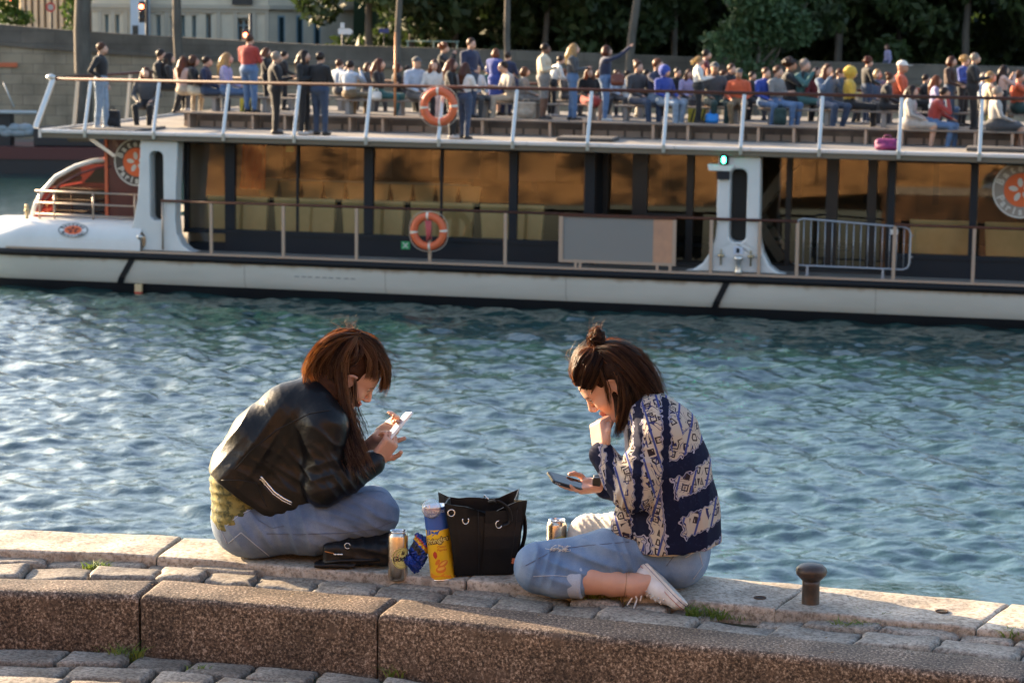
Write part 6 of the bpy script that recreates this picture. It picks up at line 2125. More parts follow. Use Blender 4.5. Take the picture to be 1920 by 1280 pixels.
def denim(name, c, fade, worn=.55):
    m = bpy.data.materials.new(name)
    m.use_nodes = True
    N, L = m.node_tree.nodes, m.node_tree.links
    p = N['Principled BSDF']
    p.inputs['Roughness'].default_value = .9
    p.inputs['Specular IOR Level'].default_value = .15
    g = N.new('ShaderNodeTexCoord')
    n1 = N.new('ShaderNodeTexNoise')
    n1.inputs['Scale'].default_value = 7
    n1.inputs['Detail'].default_value = 4
    L.new(g.outputs['Object'], n1.inputs['Vector'])
    mr = N.new('ShaderNodeMapRange')
    mr.inputs[1].default_value = worn - .17
    mr.inputs[2].default_value = worn + .13
    L.new(n1.outputs[0], mr.inputs[0])
    mx = N.new('ShaderNodeMix')
    mx.data_type = 'RGBA'
    mx.inputs[6].default_value = (*c, 1)
    mx.inputs[7].default_value = (*fade, 1)
    L.new(mr.outputs[0], mx.inputs[0])
    n2 = N.new('ShaderNodeTexNoise')
    n2.inputs['Scale'].default_value = 420
    n2.inputs['Detail'].default_value = 2
    L.new(g.outputs['Object'], n2.inputs['Vector'])
    m2 = N.new('ShaderNodeMapRange')
    m2.inputs[3].default_value = .72
    m2.inputs[4].default_value = 1.28
    L.new(n2.outputs[0], m2.inputs[0])
    hs = N.new('ShaderNodeHueSaturation')
    L.new(mx.outputs[2], hs.inputs['Color'])
    L.new(m2.outputs[0], hs.inputs['Value'])
    L.new(hs.outputs[0], p.inputs['Base Color'])
    b = N.new('ShaderNodeBump')
    b.inputs['Strength'].default_value = .4
    b.inputs['Distance'].default_value = .006
    n3 = N.new('ShaderNodeTexNoise')
    n3.inputs['Scale'].default_value = 24
    n3.inputs['Detail'].default_value = 5
    L.new(g.outputs['Object'], n3.inputs['Vector'])
    L.new(n3.outputs[0], b.inputs['Height'])
    L.new(b.outputs[0], p.inputs['Normal'])
    return m
M_JEANA = denim('washed_denim', (.095, .140, .225), (.21, .265, .35))
M_JEANB = denim('light_blue_denim', (.125, .205, .335), (.26, .355, .48))
M_STITCH = mat('denim_stitch', (.10, .13, .20), .9)
M_STITCHL = mat('denim_stitch_light', (.42, .46, .52), .9)
M_LEATHER = mat('black_leather', (.005, .005, .006), .30, spec=.26, col2=(.007, .007, .008), scale=14, rough2=.40, bump=.35, bscale=38, bdist=.006)
M_HAIRA = mat('chestnut_hair', (.080, .036, .018), .42, spec=.4, trans=.5, tcol=(.60, .33, .15))
M_HAIRA3 = [mat('chestnut_hair_dark', (.028, .013, .008), .42, spec=.4, trans=.45, tcol=(.32, .165, .07)), M_HAIRA, mat('chestnut_hair_light', (.20, .095, .042), .42, spec=.4, trans=.5, tcol=(.80, .50, .25))]
M_HAIRB = mat('dark_brown_hair', (.040, .018, .011), .42, spec=.4, trans=.5, tcol=(.46, .235, .10))
M_HAIRB3 = [mat('dark_brown_hair_deep', (.014, .007, .005), .42, spec=.4, trans=.45, tcol=(.24, .115, .05)), M_HAIRB, mat('dark_brown_hair_light', (.11, .048, .022), .42, spec=.4, trans=.5, tcol=(.66, .36, .16))]
M_METAL = mat('bright_metal', (.75, .74, .72), .25, 1.0)

# ---------------------------------------------------------------- woman at the left
YA = 8.36
def A(px, py, dy=0.0):
    return np.array(at_y(px, py, YA + dy))
wa = empty('person', (A(470, 1040)[0], YA, 0))
tag(wa, 'person in a black leather jacket sitting cross legged, both hands on a white phone', 'person')
def at_parent(o, root):
    o.parent = root
    o.matrix_parent_inverse = root.matrix_world.inverted()
root_loc = Vector(wa.location)
class Sub:
    """parts are modelled in world coordinates; shift them under their root"""
    def __init__(self, root):
        self.root = root
        self.inv = Matrix.Translation(-Vector(root.location))
    def fix(self):
        bpy.context.view_layer.update()
        for c in self.root.children:
            if not c.get('_done'):
                c.matrix_parent_inverse = self.inv
                for g in c.children:
                    g.matrix_parent_inverse = Matrix.Identity(4)
HA = A(655, 703)
MA = frame((.79, .61), 1)
f = Field((HA[0] - .75, YA - .36, -.02), (HA[0] + .32, YA + .36, HA[2] + .17), .0036)
L = head(f, HA, MA, ex=.022)
f.chain([L(-.035, 0, -.05), A(597, 742), A(560, 775)], [.054, .052, .07], .03)
f.chain([A(560, 775), A(490, 830), A(455, 900), A(460, 965)], [.085, .09, .088, .095], .03)
f.chain([A(606, 790, -.14), A(606, 912, -.20), A(704, 864, -.10)], [.045, .036, .027], .02)
f.chain([A(620, 780, .14), A(645, 885, .20), A(708, 822, .05)], [.045, .036, .026], .02)
f.chain([A(475, 990, -.08), A(700, 962, -.14), A(575, 1022, .08)], [.07, .055, .035], .02)
f.chain([A(475, 990, .08), A(690, 950, .20), A(600, 1020, .26)], [.07, .055, .035], .02)
ph_c = A(745, 800, -.035)                               # the phone
ph_x = np.array((.60, .42, .68))
ph_x /= np.linalg.norm(ph_x)                             # its long axis
ph_n = np.array((-.66, -.15, .66))
ph_n -= ph_x * (ph_n @ ph_x)
ph_n /= np.linalg.norm(ph_n)                             # out of the screen, towards her face
ph_y = np.cross(ph_n, ph_x)
if ph_y[1] < 0:
    ph_y = -ph_y
wn_ = A(705, 864, -.095)
hand(f, wn_, (A(738, 822, -.085) - wn_), (.45, -.75, -.45), 1, (1.25, 1.2, 1.15, 1.1), ((.55, .25, .45, .032, .0105), (.75, -.15, .55, .028, .0095), (.6, -.5, .5, .022, .0085)))
wf = A(708, 820, .05)
hand(f, wf, (A(742, 796, .02) - wf), (.5, .65, -.55), -1, (.55, .65, .75, .8), ((.75, .30, .40, .032, .0105), (.8, .05, .6, .028, .0095), (.75, -.1, .5, .022, .0085)))
v, q, l = f.surface()
body = link('body', npmesh('body', relax(v, q, 1), q, [M_SKIN, M_SKIN, M_EYE, M_LIP], True, l[q[:, 0]]), wa)
# brow and lashes
for zz, r_b in ((.017, .0022), (.0035, .0014)):
    MB().tube([L(.0965 if zz > .01 else .0945, -.016, zz), L(.0955 if zz > .01 else .0945, -.030, zz + .003), L(.086, -.044, zz - (.001 if zz > .01 else .003))], r_b, 5).build('eyebrow' if zz > .01 else 'eyelash', M_HAIRA, wa)
# olive shirt showing at the back
f = Field((A(380, 0)[0] - .05, YA - .26, .05), (A(560, 0)[0], YA + .26, .55), .006)
for s in (-1, 1):
    f.chain([A(474, 850, s * .06), A(455, 900, s * .06), A(457, 965, s * .065)], [.115, .112, .118], .03, 0)
f.clip(A(450, 985), (0, 0, -1))
shirt, bv = garment('shirt', f, mat('olive_print', (.22, .19, .055), .8, col2=(.045, .05, .015), scale=34, lo=.42, hi=.58, bump=.3, bscale=25, bdist=.01), wa,
                    [(A(415, 920, -.1), .12, (.2, 0, 1), .034, .0025), (A(440, 940, -.15), .12, (.6, 0, 1), .040, .0015)], 1)
# jeans
f = Field((A(380, 0)[0], YA - .32, -.02), (A(790, 0)[0], YA + .38, .40), .0065)
for s in (-1, 1):
    f.ell(A(468, 985, s * .075), (.135, .10, .115), .05, 0)
f.ell(A(458, 955, 0), (.118, .165, .08), .04, 0)
f.chain([A(486, 986, -.09), A(590, 983, -.13), A(706, 962, -.14)], [.108, .100, .0815], .05, 0)
f.chain([A(700, 968, -.12), A(640, 1000, -.02), A(560, 1020, .10)], [.074, .062, .05], .04, 0)
f.chain([A(486, 984, .09), A(600, 965, .16), A(700, 948, .20)], [.105, .095, .075], .05, 0)
f.chain([A(700, 952, .20), A(610, 1005, .24)], [.07, .05], .03, 0)
f.clip((0, 0, .004), (0, 0, -1))
jeans, bvj = garment('jeans', f, M_JEANA, wa, [(A(560, 990, -.2), .10, (1, 0, .25), .048, .0055), (A(480, 1000, -.2), .10, (.8, 0, .6), .05, .0050), (A(700, 960, -.2), .09, (.5, 0, 1), .040, .0040), (A(640, 985, -.2), .12, (.3, 0, 1), .045, .0030)], 2)
seam('side_seam', bvj, [(500, 1000), (560, 1001), (640, 999), (700, 992), (742, 975)], .0016, M_STITCH, jeans)
seam('pocket_seam', bvj, [(428, 1018), (452, 998), (478, 1020), (505, 1042)], .0014, M_STITCHL, jeans)
seam('pocket_seam', bvj, [(402, 975), (412, 990), (425, 1018)], .0016, M_STITCHL, jeans)
seam('waist_seam', bvj, [(425, 985), (448, 965), (470, 955)], .0014, M_STITCHL, jeans)
seam('front_seam', bvj, [(468, 955), (485, 975), (510, 990), (532, 985)], .0014, M_STITCH, jeans)
# leather jacket
f = Field((A(370, 0)[0], YA - .36, .08), (A(740, 0)[0], YA + .36, A(0, 670)[2]), .0055)
for s in (-1, 1):
    f.chain([A(585, 752, s * .085), A(543, 775, s * .085), A(492, 825, s * .085), A(458, 890, s * .075), A(478, 950, s * .075)], [.078, .100, .113, .120, .126], .05, 0)
    f.cone(A(575, 770, s * .08), A(540, 930, s * .10), .10, .10, .05, 0)
f.cone(A(540, 920, -.10), A(590, 955, -.14), .08, .045, .04, 0)
f.chain([A(592, 775, -.13), A(608, 800, -.17), A(606, 912, -.205)], [.085, .082, .070], .035, 0)
f.chain([A(606, 912, -.205), A(650, 895, -.165), A(698, 868, -.105)], [.068, .058, .047], .025, 0)
f.chain([A(600, 770, .13), A(622, 790, .17), A(640, 880, .21)], [.085, .08, .066], .035, 0)
f.chain([A(640, 882, .21), A(672, 862, .14)], [.064, .05], .02, 0)
f.chain([A(572, 722, -.045), A(580, 716, 0), A(572, 722, .045)], [.03, .03, .03], .02, 0)       # collar
hemn = A(560, 982) - A(395, 868)
f.clip(A(395, 870), (hemn[2], 0, -hemn[0]))
f.ell(L(-.005, 0, -.06), (.075, .07, .10), .01, 0, MA, True)
jacket, bvk = garment('jacket', f, M_LEATHER, wa, [
    (A(470, 815, -.15), .13, (.8, 0, -.62), .050, .0040), (A(425, 845, -.05), .10, (.75, 0, -.65), .034, .0050), (A(618, 830, -.27), .07, (.55, .2, 1), .062, .0038), (A(600, 885, -.27), .06, (-.3, .2, 1), .048, .0035), (A(650, 895, -.22), .08, (.8, 0, .5), .033, .0042),
    (A(560, 860, -.2), .12, (.7, 0, .7), .065, .0045), (A(505, 900, -.2), .11, (.5, 0, .9), .06, .0035), (A(545, 760, -.1), .10, (.7, 0, .6), .07, .002)], 2)
M_SEAMK = mat('leather_seam', (.004, .004, .005), .7)
seam('yoke_seam', bvk, [(440, 880), (470, 845), (520, 805), (580, 775), (620, 768)], .0022, M_SEAMK, jacket)
seam('panel_seam', bvk, [(415, 900), (450, 900), (480, 905), (500, 950)], .002, M_SEAMK, jacket)
seam('zip', bvk, [(489, 893), (500, 905), (515, 922), (532, 934), (548, 942)], .0042, M_METAL, jacket, .003, 6)
seam('zip_tape', bvk, [(487, 897), (498, 909), (513, 926), (530, 938), (547, 946)], .0022, M_METAL, jacket, .001)
zp = on(bvk, 491, 897, .006)
if zp is not None:
    MB().beam(zp, zp + Vector((.012, -.002, -.022)), .008, .003).build('zip_pull', M_METAL, jacket)
# cuff opening ring
cu0, cu1 = A(694, 870, -.108), A(704, 864, -.10)
dd = (cu1 - cu0) / np.linalg.norm(cu1 - cu0)
# phone
def slab(name, c, ax, ay, an, half, rad, mats_, root=None):
    o = MB()
    outl = rr_loop(-half[0], half[0], -half[1], half[1], rad, 4)
    n_ = len(outl)
    c, ax, ay, an = [np.array(x_, float) for x_ in (c, ax, ay, an)]
    ring = lambda k_, s_: [c + ax * a_ * s_ + ay * b_ * s_ + an * k_ for a_, b_ in outl]
    o.add(ring(-half[2], .97) + ring(-half[2] * .6, 1) + ring(half[2] * .6, 1) + ring(half[2], .97),
          [(j * n_ + i, j * n_ + (i + 1) % n_, (j + 1) * n_ + (i + 1) % n_, (j + 1) * n_ + i) for j in range(3) for i in range(n_)] + [tuple(range(n_))[::-1], tuple(3 * n_ + i for i in range(n_))], 0, False)
    return o
pt = empty('phone', tuple(ph_c))
tag(pt, 'white phone held in both hands by the person in the leather jacket', 'phone')
o1 = slab('case', (0, 0, 0), ph_x, ph_y, ph_n, (.070, .035, .0045), .010, None)
o1.build('case', mat('white_phone', (.78, .79, .80), .25), pt)
s1 = slab('screen', ph_n * .0046, ph_x, ph_y, ph_n, (.056, .032, .0006), .003, None)
s1.build('screen', mat('phone_glass_pale', (.55, .60, .63), .08), pt)
# hair: dense base and loose strands
f = Field(HA - np.array((.26, .16, .42)), HA + np.array((.20, .16, .22)), .0055)
E = lambda c, r, k=.02, cut=False: f.ell(L(*c), r, k, 0, MA, cut)
E((-.020, 0, .038), (.100, .080, .092))
E((-.075, 0, .042), (.075, .072, .074), .04)
E((.012, 0, .085), (.055, .045, .040), .03)
f.chain([A(668, 638), A(626, 662), A(600, 695)], [.030, .050, .04], .03)
f.chain([A(598, 690, -.045), A(622, 730, -.075), A(640, 780, -.11)], [.055, .052, .036], .03)
f.chain([A(655, 700, -.07), A(650, 745, -.085)], [.02, .024], .03)
E((.120, 0, -.045), (.082, .085, .085), .012, True)
E((.018, -.094, -.008), (.034, .032, .038), .010, True)
v, q, _ = f.surface()
hairA = link('hair', npmesh('hair', relax(v, q, 1), q, mat('hair_base_a', (.030, .012, .006), .7, spec=.1, col2=(.055, .022, .010), scale=60, bump=.8, bscale=90, bdist=.004), True), wa)
BA = [
 ([A(672, 628, -.03), A(640, 634, -.04), A(605, 662, -.05), A(588, 697, -.05), A(598, 722, -.07)], 900, [(.006, .03), (.014, .07), (.018, .085), (.018, .08), (.018, .06)], .0013, .004),
 ([A(672, 626, 0), A(636, 630, 0), A(602, 656, 0), A(585, 692, 0), A(590, 722, 0)], 500, [(.004, .05), (.005, .085), (.006, .095), (.006, .09), (.008, .08)], .0013, .003),
 ([A(670, 628, -.03), A(640, 648, -.08), A(612, 690, -.098), A(612, 735, -.10)], 420, [(.008, .02), (.014, .012), (.018, .012), (.018, .015)], .0013, .003),
 ([A(668, 630, -.03), A(650, 650, -.07), A(632, 690, -.095), A(636, 740, -.105), A(645, 790, -.13), A(660, 840, -.16)], 420, [(.006, .02), (.014, .02), (.018, .02), (.020, .03), (.022, .03), (.024, .03)], .0013, .006),
 ([A(600, 690, -.05), A(618, 735, -.09), A(640, 790, -.14), A(655, 850, -.20), A(668, 890, -.235)], 330, [(.016, .03), (.018, .03), (.018, .02), (.016, .02), (.018, .02)], .0013, .008),
 ([A(643, 690, -.088), A(646, 745, -.10), A(660, 800, -.12), A(680, 850, -.17), A(698, 890, -.20)], 170, [(.008, .01), (.010, .02), (.014, .03), (.014, .03), (.016, .02)], .0012, .008),
 ([A(664, 705, -.08), A(668, 760, -.08), A(682, 800, -.08), A(695, 828, -.08)], 18, [(.004, .01), (.006, .02), (.008, .03), (.008, .03)], .0009, .006),
 ([A(664, 638, -.06), A(641, 700, -.092), A(652, 770, -.10), A(672, 830, -.15)], 120, [(.006, .01), (.008, .01), (.012, .02), (.018, .02)], .0012, .006),
 ([A(672, 632, 0), A(700, 650, -.0), A(722, 685, 0), A(723, 718, 0), A(712, 738, 0)], 420, [(.006, .04), (.008, .07), (.008, .075), (.009, .075), (.010, .07)], .0012, .003),
 ([A(672, 636, -.05), A(698, 672, -.075), A(697, 700, -.08), A(690, 712, -.082)], 200, [(.008, .015), (.012, .01), (.012, .008), (.010, .006)], .0012, .002),
 ([A(668, 640, -.06), A(668, 668, -.085), A(650, 688, -.09)], 140, [(.012, .015), (.012, .008), (.008, .006)], .0012, .002),
 ([A(668, 630, 0), A(660, 616, -.02), A(668, 604, -.02)], 22, [(.014, .04), (.020, .05), (.024, .05)], .0005, .006),
 ([A(668, 626, 0), A(625, 630, 0), A(585, 668, 0), A(566, 705, 0)], 46, [(.004, .05), (.007, .09), (.009, .10), (.010, .09)], .0007, .006),
 ([A(672, 622, 0), A(706, 640, 0), A(731, 684, 0), A(733, 728, 0)], 34, [(.004, .04), (.006, .07), (.006, .08), (.008, .08)], .0007, .005),
 ([A(640, 780, -.13), A(660, 850, -.19), A(690, 905, -.22)], 40, [(.020, .02), (.022, .03), (.026, .03)], .0008, .010),
 ([A(655, 622, 0), A(640, 612, -.01), A(648, 600, -.02)], 16, [(.010, .03), (.018, .04), (.022, .04)], .0005, .006),
 ([A(700, 640, 0), A(725, 660, -.01), A(738, 695, -.02)], 12, [(.01, .05), (.015, .06), (.02, .06)], .0007, .01),
 ([A(630, 640, 0), A(590, 660, -.02), A(572, 700, -.02)], 14, [(.012, .05), (.018, .06), (.02, .06)], .0007, .012)]
strands(BA, 'strands', M_HAIRA3, hairA, 5)
clip_ = MB().ico(A(668, 634, -.045), .012, 2, sc=(1.2, 1.4, 1))
clip_.build('hair_clip', mat('clip_black', (.008, .008, .01), .25), hairA)
brc = MB()
brc.tube([np.array(A(672, 846, .12)) + .028 * (np.array((.55, 0, -.75)) * math.cos(a) + np.array((0, 1, 0)) * math.sin(a)) for a in np.linspace(0, 6.283, 17)[:-1]], .0018, 5, closed=True)
brc.build('bracelet', mat('gold', (.8, .55, .25), .3, 1.0), wa)
Sub(wa).fix()

# ---------------------------------------------------------------- woman at the right
YB_ = 7.96
def B(px, py, dy=0.0):
    return np.array(at_y(px, py, YB_ + dy))
wb = empty('person', (B(1280, 1095)[0], YB_, 0))
tag(wb, 'person in a navy and cream patterned shirt sitting on a folded leg, fist at mouth', 'person')
HB = B(1144, 717)
MB_ = frame((-.74, .68), 1)
f = Field((B(1010, 0)[0], YB_ - .38, -.045), (B(1360, 0)[0], YB_ + .34, HB[2] + .17), .0036)
L = head(f, HB, MB_)
f.chain([L(-.035, 0, -.05), B(1203, 765), B(1225, 800)], [.054, .052, .07], .03)
f.chain([B(1230, 810), B(1255, 880), B(1268, 950), B(1270, 1030)], [.085, .09, .088, .10], .03)
f.chain([B(1232, 805, -.15), B(1182, 920, -.205), B(1128, 848, -.11)], [.045, .036, .027], .02)
f.chain([B(1215, 800, .14), B(1200, 915, .18), B(1122, 908, .05)], [.045, .036, .026], .02)
f.chain([B(1255, 1045, -.08), B(1012, 1064, -.10)], [.07, .055], .02)
f.chain([B(1012, 1072, -.12), B(1070, 1084, -.15), B(1110, 1086, -.17), B(1150, 1092, -.185), B(1192, 1097, -.20), B(1215, 1090, -.20)], [.056, .052, .0475, .043, .0385, .034], .02)
f.chain([B(1250, 1035, .08), B(1100, 1002, .16)], [.07, .055], .02)
wn_ = B(1126, 840, -.11)
hand(f, wn_, (B(1120, 792, -.075) - wn_), (-.75, -.45, .15), 1, (1.5, 1.55, 1.5, 1.45), ((.75, .25, -.15, .032, .0105), (.75, -.3, -.35, .028, .0095), (.3, -.7, -.4, .022, .0085)))
wf = B(1122, 911, .05)
hand(f, wf, (B(1085, 915, .012) - wf), (.15, .25, -.95), -1, (.22, .24, .28, .34), ((.6, .45, -.55, .034, .0105), (.85, .0, -.35, .030, .0095), (.9, -.2, -.05, .022, .0085)))
v, q, l = f.surface()
body = link('body', npmesh('body', relax(v, q, 1), q, [M_SKIN, M_SKIN, M_EYE, M_LIP], True, l[q[:, 0]]), wb)
for zz, r_b in ((.017, .0022), (.0035, .0014)):
    MB().tube([L(.0965 if zz > .01 else .0945, .016, zz), L(.0955 if zz > .01 else .0945, .030, zz + .003), L(.086, .044, zz - (.001 if zz > .01 else .003))], r_b, 5).build('eyebrow' if zz > .01 else 'eyelash', M_HAIRB, wb)
# jeans
f = Field((B(945, 0)[0], YB_ - .36, -.045), (B(1370, 0)[0], YB_ + .34, .36), .0065)
for s in (-1, 1):
    f.ell(B(1275, 1040, s * .075), (.098, .10, .105), .05, 0)
f.ell(B(1278, 1005, 0), (.10, .155, .08), .04, 0)
f.chain([B(1262, 1040, -.085), B(1140, 1046, -.11), B(1010, 1060, -.10)], [.100, .092, .083], .05, 0)
f.chain([B(1012, 1070, -.11), B(1050, 1080, -.14), B(1082, 1085, -.158)], [.078, .070, .062], .03, 0)
f.chain([B(1255, 1030, .085), B(1180, 1008, .13), B(1105, 1003, .17)], [.10, .09, .074], .05, 1)
f.chain([B(1105, 1006, .17), B(1190, 1045, .19)], [.07, .05], .03, 1)
f.clip((0, 0, -.030), (0, 0, -1))
jeans, bvj = garment('jeans', f, [M_JEANB, mat('pale_ripped_denim', (.46, .45, .40), .9, col2=(.62, .60, .54), scale=30, bump=.8, bscale=35, bdist=.01)], wb,
                     [(B(1010, 1040, -.2), .08, (1, 0, -.3), .038, .0060), (B(1060, 1040, -.2), .09, (.5, 0, 1), .045, .0060), (B(1200, 1050, -.2), .10, (.9, 0, .5), .048, .0060), (B(1130, 1030, -.2), .10, (.3, 0, 1), .05, .0045), (B(1120, 990, .1), .08, (.8, 0, .6), .02, .004)], 2)
# rolled cuff
cf0, cf1 = B(1068, 1084, -.150), B(1090, 1087, -.162)
f = Field(np.minimum(cf0, cf1) - .1, np.maximum(cf0, cf1) + .1, .005)
f.cone(cf0, cf1, .0665, .0640, 0, 0)
dv = (cf1 - cf0) / np.linalg.norm(cf1 - cf0)
f.clip(cf1 + dv * .012, dv)
f.clip(cf0 - dv * .014, -dv)
f.clip((0, 0, -.029), (0, 0, -1))
garment('rolled_cuff', f, denim('cuff_denim', (.36, .44, .55), (.48, .54, .62)), jeans, (), 1)
seam('side_seam', bvj, [(1000, 1080), (1040, 1078), (1066, 1080)], .0014, M_STITCHL, jeans)
seam('thigh_seam', bvj, [(985, 1060), (1040, 1030), (1100, 1022), (1180, 1015)], .0013, M_STITCH, jeans)
seam('hip_seam', bvj, [(1250, 1060), (1265, 1040), (1290, 1020)], .0016, M_STITCH, jeans)
seam('pocket_seam', bvj, [(1285, 1045), (1310, 1030), (1318, 1060), (1300, 1085)], .0014, M_STITCHL, jeans)
fr_b = MB()
for i_ in range(34):
    p0 = on(bvj, 1052 + rng.uniform(-22, 14), 1030 + rng.uniform(-8, 4), .002)
    if p0 is not None:
        fr_b.tube([p0, p0 + Vector((rng.uniform(-.01, .01), -.004, rng.uniform(.002, .008))), p0 + Vector((rng.uniform(-.018, .018), -.005, rng.uniform(-.004, .01)))], .0008, 4)
kind(fr_b.build('frayed_threads', mat('white_thread', (.7, .69, .65), .9), jeans), 'stuff')
# patterned shirt
def paisley(name, thr, seed, dense):
    m = bpy.data.materials.new(name)
    m.use_nodes = True
    N, Lk = m.node_tree.nodes, m.node_tree.links
    p = N['Principled BSDF']
    p.inputs['Roughness'].default_value = .82
    p.inputs['Specular IOR Level'].default_value = .15
    g = N.new('ShaderNodeTexCoord')
    mp = N.new('ShaderNodeMapping')
    mp.inputs['Rotation'].default_value = (0, R(18 if dense else -14), 0)
    mp.inputs['Location'].default_value = (seed, seed * .7, seed * .3)
    Lk.new(g.outputs['Object'], mp.inputs[0])
    def noise(scale, det, dist=0.0, src=None):
        n = N.new('ShaderNodeTexNoise')
        n.inputs['Scale'].default_value = scale
        n.inputs['Detail'].default_value = det
        n.inputs['Distortion'].default_value = dist
        Lk.new(src or mp.outputs[0], n.inputs['Vector'])
        return n.outputs[0]
    def step(v_, a, b):
        mr = N.new('ShaderNodeMapRange')
        mr.inputs[1].default_value = a
        mr.inputs[2].default_value = b
        Lk.new(v_, mr.inputs[0])
        return mr.outputs[0]
    def mix(fac, a, b):
        mx = N.new('ShaderNodeMix')
        mx.data_type = 'RGBA'
        Lk.new(fac, mx.inputs[0])
        for sock, val in ((6, a), (7, b)):
            if isinstance(val, tuple):
                mx.inputs[sock].default_value = (*val, 1)
            else:
                Lk.new(val, mx.inputs[sock])
        return mx.outputs[2]
    def math_(op, a, b):
        n = N.new('ShaderNodeMath')
        n.operation = op
        for i, x_ in enumerate((a, b)):
            if isinstance(x_, (int, float)):
                n.inputs[i].default_value = x_
            else:
                Lk.new(x_, n.inputs[i])
        return n.outputs[0]
    # jagged coordinates, so that every border is scalloped
    nj = N.new('ShaderNodeTexNoise')
    nj.inputs['Scale'].default_value = 62
    nj.inputs['Detail'].default_value = 0
    Lk.new(mp.outputs[0], nj.inputs['Vector'])
    vm = N.new('ShaderNodeVectorMath')
    vm.operation = 'MULTIPLY_ADD'
    Lk.new(nj.outputs['Color'], vm.inputs[0])
    vm.inputs[1].default_value = (.016, .016, .016)
    Lk.new(mp.outputs[0], vm.inputs[2])
    def vor(scale, feat, rnd_, src, metric='CHEBYCHEV'):
        v_ = N.new('ShaderNodeTexVoronoi')
        v_.feature = feat
        v_.distance = metric
        v_.inputs['Scale'].default_value = scale
        v_.inputs['Randomness'].default_value = rnd_
        Lk.new(src, v_.inputs['Vector'])
        return v_
    sx_ = N.new('ShaderNodeSeparateXYZ')
    jv = N.new('ShaderNodeVectorMath')
    jv.operation = 'MULTIPLY_ADD'
    Lk.new(nj.outputs['Color'], jv.inputs[0])
    jv.inputs[1].default_value = (.024, .024, .024)
    Lk.new(g.outputs['Object'], jv.inputs[2])
    Lk.new(jv.outputs[0], sx_.inputs[0])
    X_, Z_ = sx_.outputs[0], sx_.outputs[2]
    def sig(v_, a, w=.004):
        return step(v_, a, a + w)
    if dense:                                           # sleeve: cream with a navy forearm and printed borders
        s1 = math_('SUBTRACT', Z_, math_('MULTIPLY', X_, .9))
        w1 = N.new('ShaderNodeMath')
        w1.operation = 'SINE'
        Lk.new(math_('MULTIPLY', X_, 68.0), w1.inputs[0])
        prof_ = math_('ADD', w1.outputs[0], .42)
        prof_ = math_('MINIMUM', prof_, math_('MULTIPLY', math_('SUBTRACT', X_, .318), 30.0))
    else:                                               # body: slanted cream bands on the back, navy in front with a cream border
        s1 = math_('ADD', math_('SUBTRACT', Z_, math_('MULTIPLY', X_, .42)), math_('MULTIPLY', noise(3.0, 0), .05))
        w1 = N.new('ShaderNodeMath')
        w1.operation = 'SINE'
        Lk.new(math_('MULTIPLY', s1, 44.0), w1.inputs[0])
        bands = math_('MINIMUM', math_('ADD', w1.outputs[0], .05), math_('MULTIPLY', math_('SUBTRACT', math_('ADD', X_, math_('MULTIPLY', Z_, .22)), .655), 22.0))
        ab = N.new('ShaderNodeMath')
        ab.operation = 'ABSOLUTE'
        Lk.new(math_('SUBTRACT', math_('ADD', X_, math_('MULTIPLY', Z_, .10)), .535), ab.inputs[0])
        stripv = math_('MULTIPLY', math_('SUBTRACT', .020, ab.outputs[0]), 26.0)
        top_ = math_('MULTIPLY', math_('SUBTRACT', Z_, .592), 16.0)
        hem_ = math_('MINIMUM', math_('MULTIPLY', math_('SUBTRACT', .468, X_), 16.0), math_('MULTIPLY', math_('SUBTRACT', .215, Z_), 16.0))
        prof_ = math_('MAXIMUM', math_('MAXIMUM', bands, stripv), math_('MAXIMUM', top_, hem_))
    panel = sig(prof_, .0, .05)
    edge = math_('MULTIPLY', step(prof_, -.22, -.19), step(prof_, .02, -.02))
    edge2 = math_('MULTIPLY', step(prof_, -.13, -.11), step(prof_, -.04, -.06))
    sm = vor(30, 'F1', .35, mp.outputs[0])
    sc2 = N.new('ShaderNodeSeparateColor')
    Lk.new(sm.outputs['Color'], sc2.inputs[0])
    box_ = math_('MULTIPLY', step(sm.outputs['Distance'], .36, .33), step(sm.outputs['Distance'], .20, .23))
    dot = step(sm.outputs['Distance'], .10, .07)
    sw = N.new('ShaderNodeMath')
    sw.operation = 'SINE'
    Lk.new(math_('MULTIPLY', noise(11, .6, 1.2), 52.0), sw.inputs[0])
    swirl = step(sw.outputs[0], .84, .93)
    colw = N.new('ShaderNodeTexWave')
    colw.bands_direction = 'X'
    colw.inputs['Scale'].default_value = 6.2
    colw.inputs['Distortion'].default_value = .5
    Lk.new(mp.outputs[0], colw.inputs['Vector'])
    column = step(colw.outputs[1], .93, .97)
    cream = (.50, .43, .35)
    c_in = mix(math_('MULTIPLY', box_, step(sc2.outputs[0], .25, .26)), cream, (.035, .025, .03))
    c_in = mix(math_('MULTIPLY', dot, step(sc2.outputs[1], .35, .36)), c_in, (.10, .04, .02))
    c_in = mix(math_('MULTIPLY', swirl, step(sc2.outputs[2], .40, .41)), c_in, (.03, .035, .12))
    c_in = mix(column, c_in, (.05, .07, .24))
    navy = mix(step(noise(90, 1), .64, .66), (.008, .011, .034), (.014, .018, .05))
    c = mix(panel, navy, c_in)
    c = mix(edge, c, (.40, .38, .46))
    c = mix(edge2, c, (.02, .025, .08))
    Lk.new(c, p.inputs['Base Color'])
    b = N.new('ShaderNodeBump')
    b.inputs['Strength'].default_value = .3
    b.inputs['Distance'].default_value = .006
    Lk.new(noise(30, 3), b.inputs['Height'])
    Lk.new(b.outputs[0], p.inputs['Normal'])
    tr = N.new('ShaderNodeBsdfTranslucent')
    Lk.new(c, tr.inputs[0])
    ms = N.new('ShaderNodeMixShader')
    ms.inputs[0].default_value = .12
    out = N['Material Output']
    Lk.new(p.outputs[0], ms.inputs[1])
    Lk.new(tr.outputs[0], ms.inputs[2])
    Lk.new(ms.outputs[0], out.inputs[0])
    return m
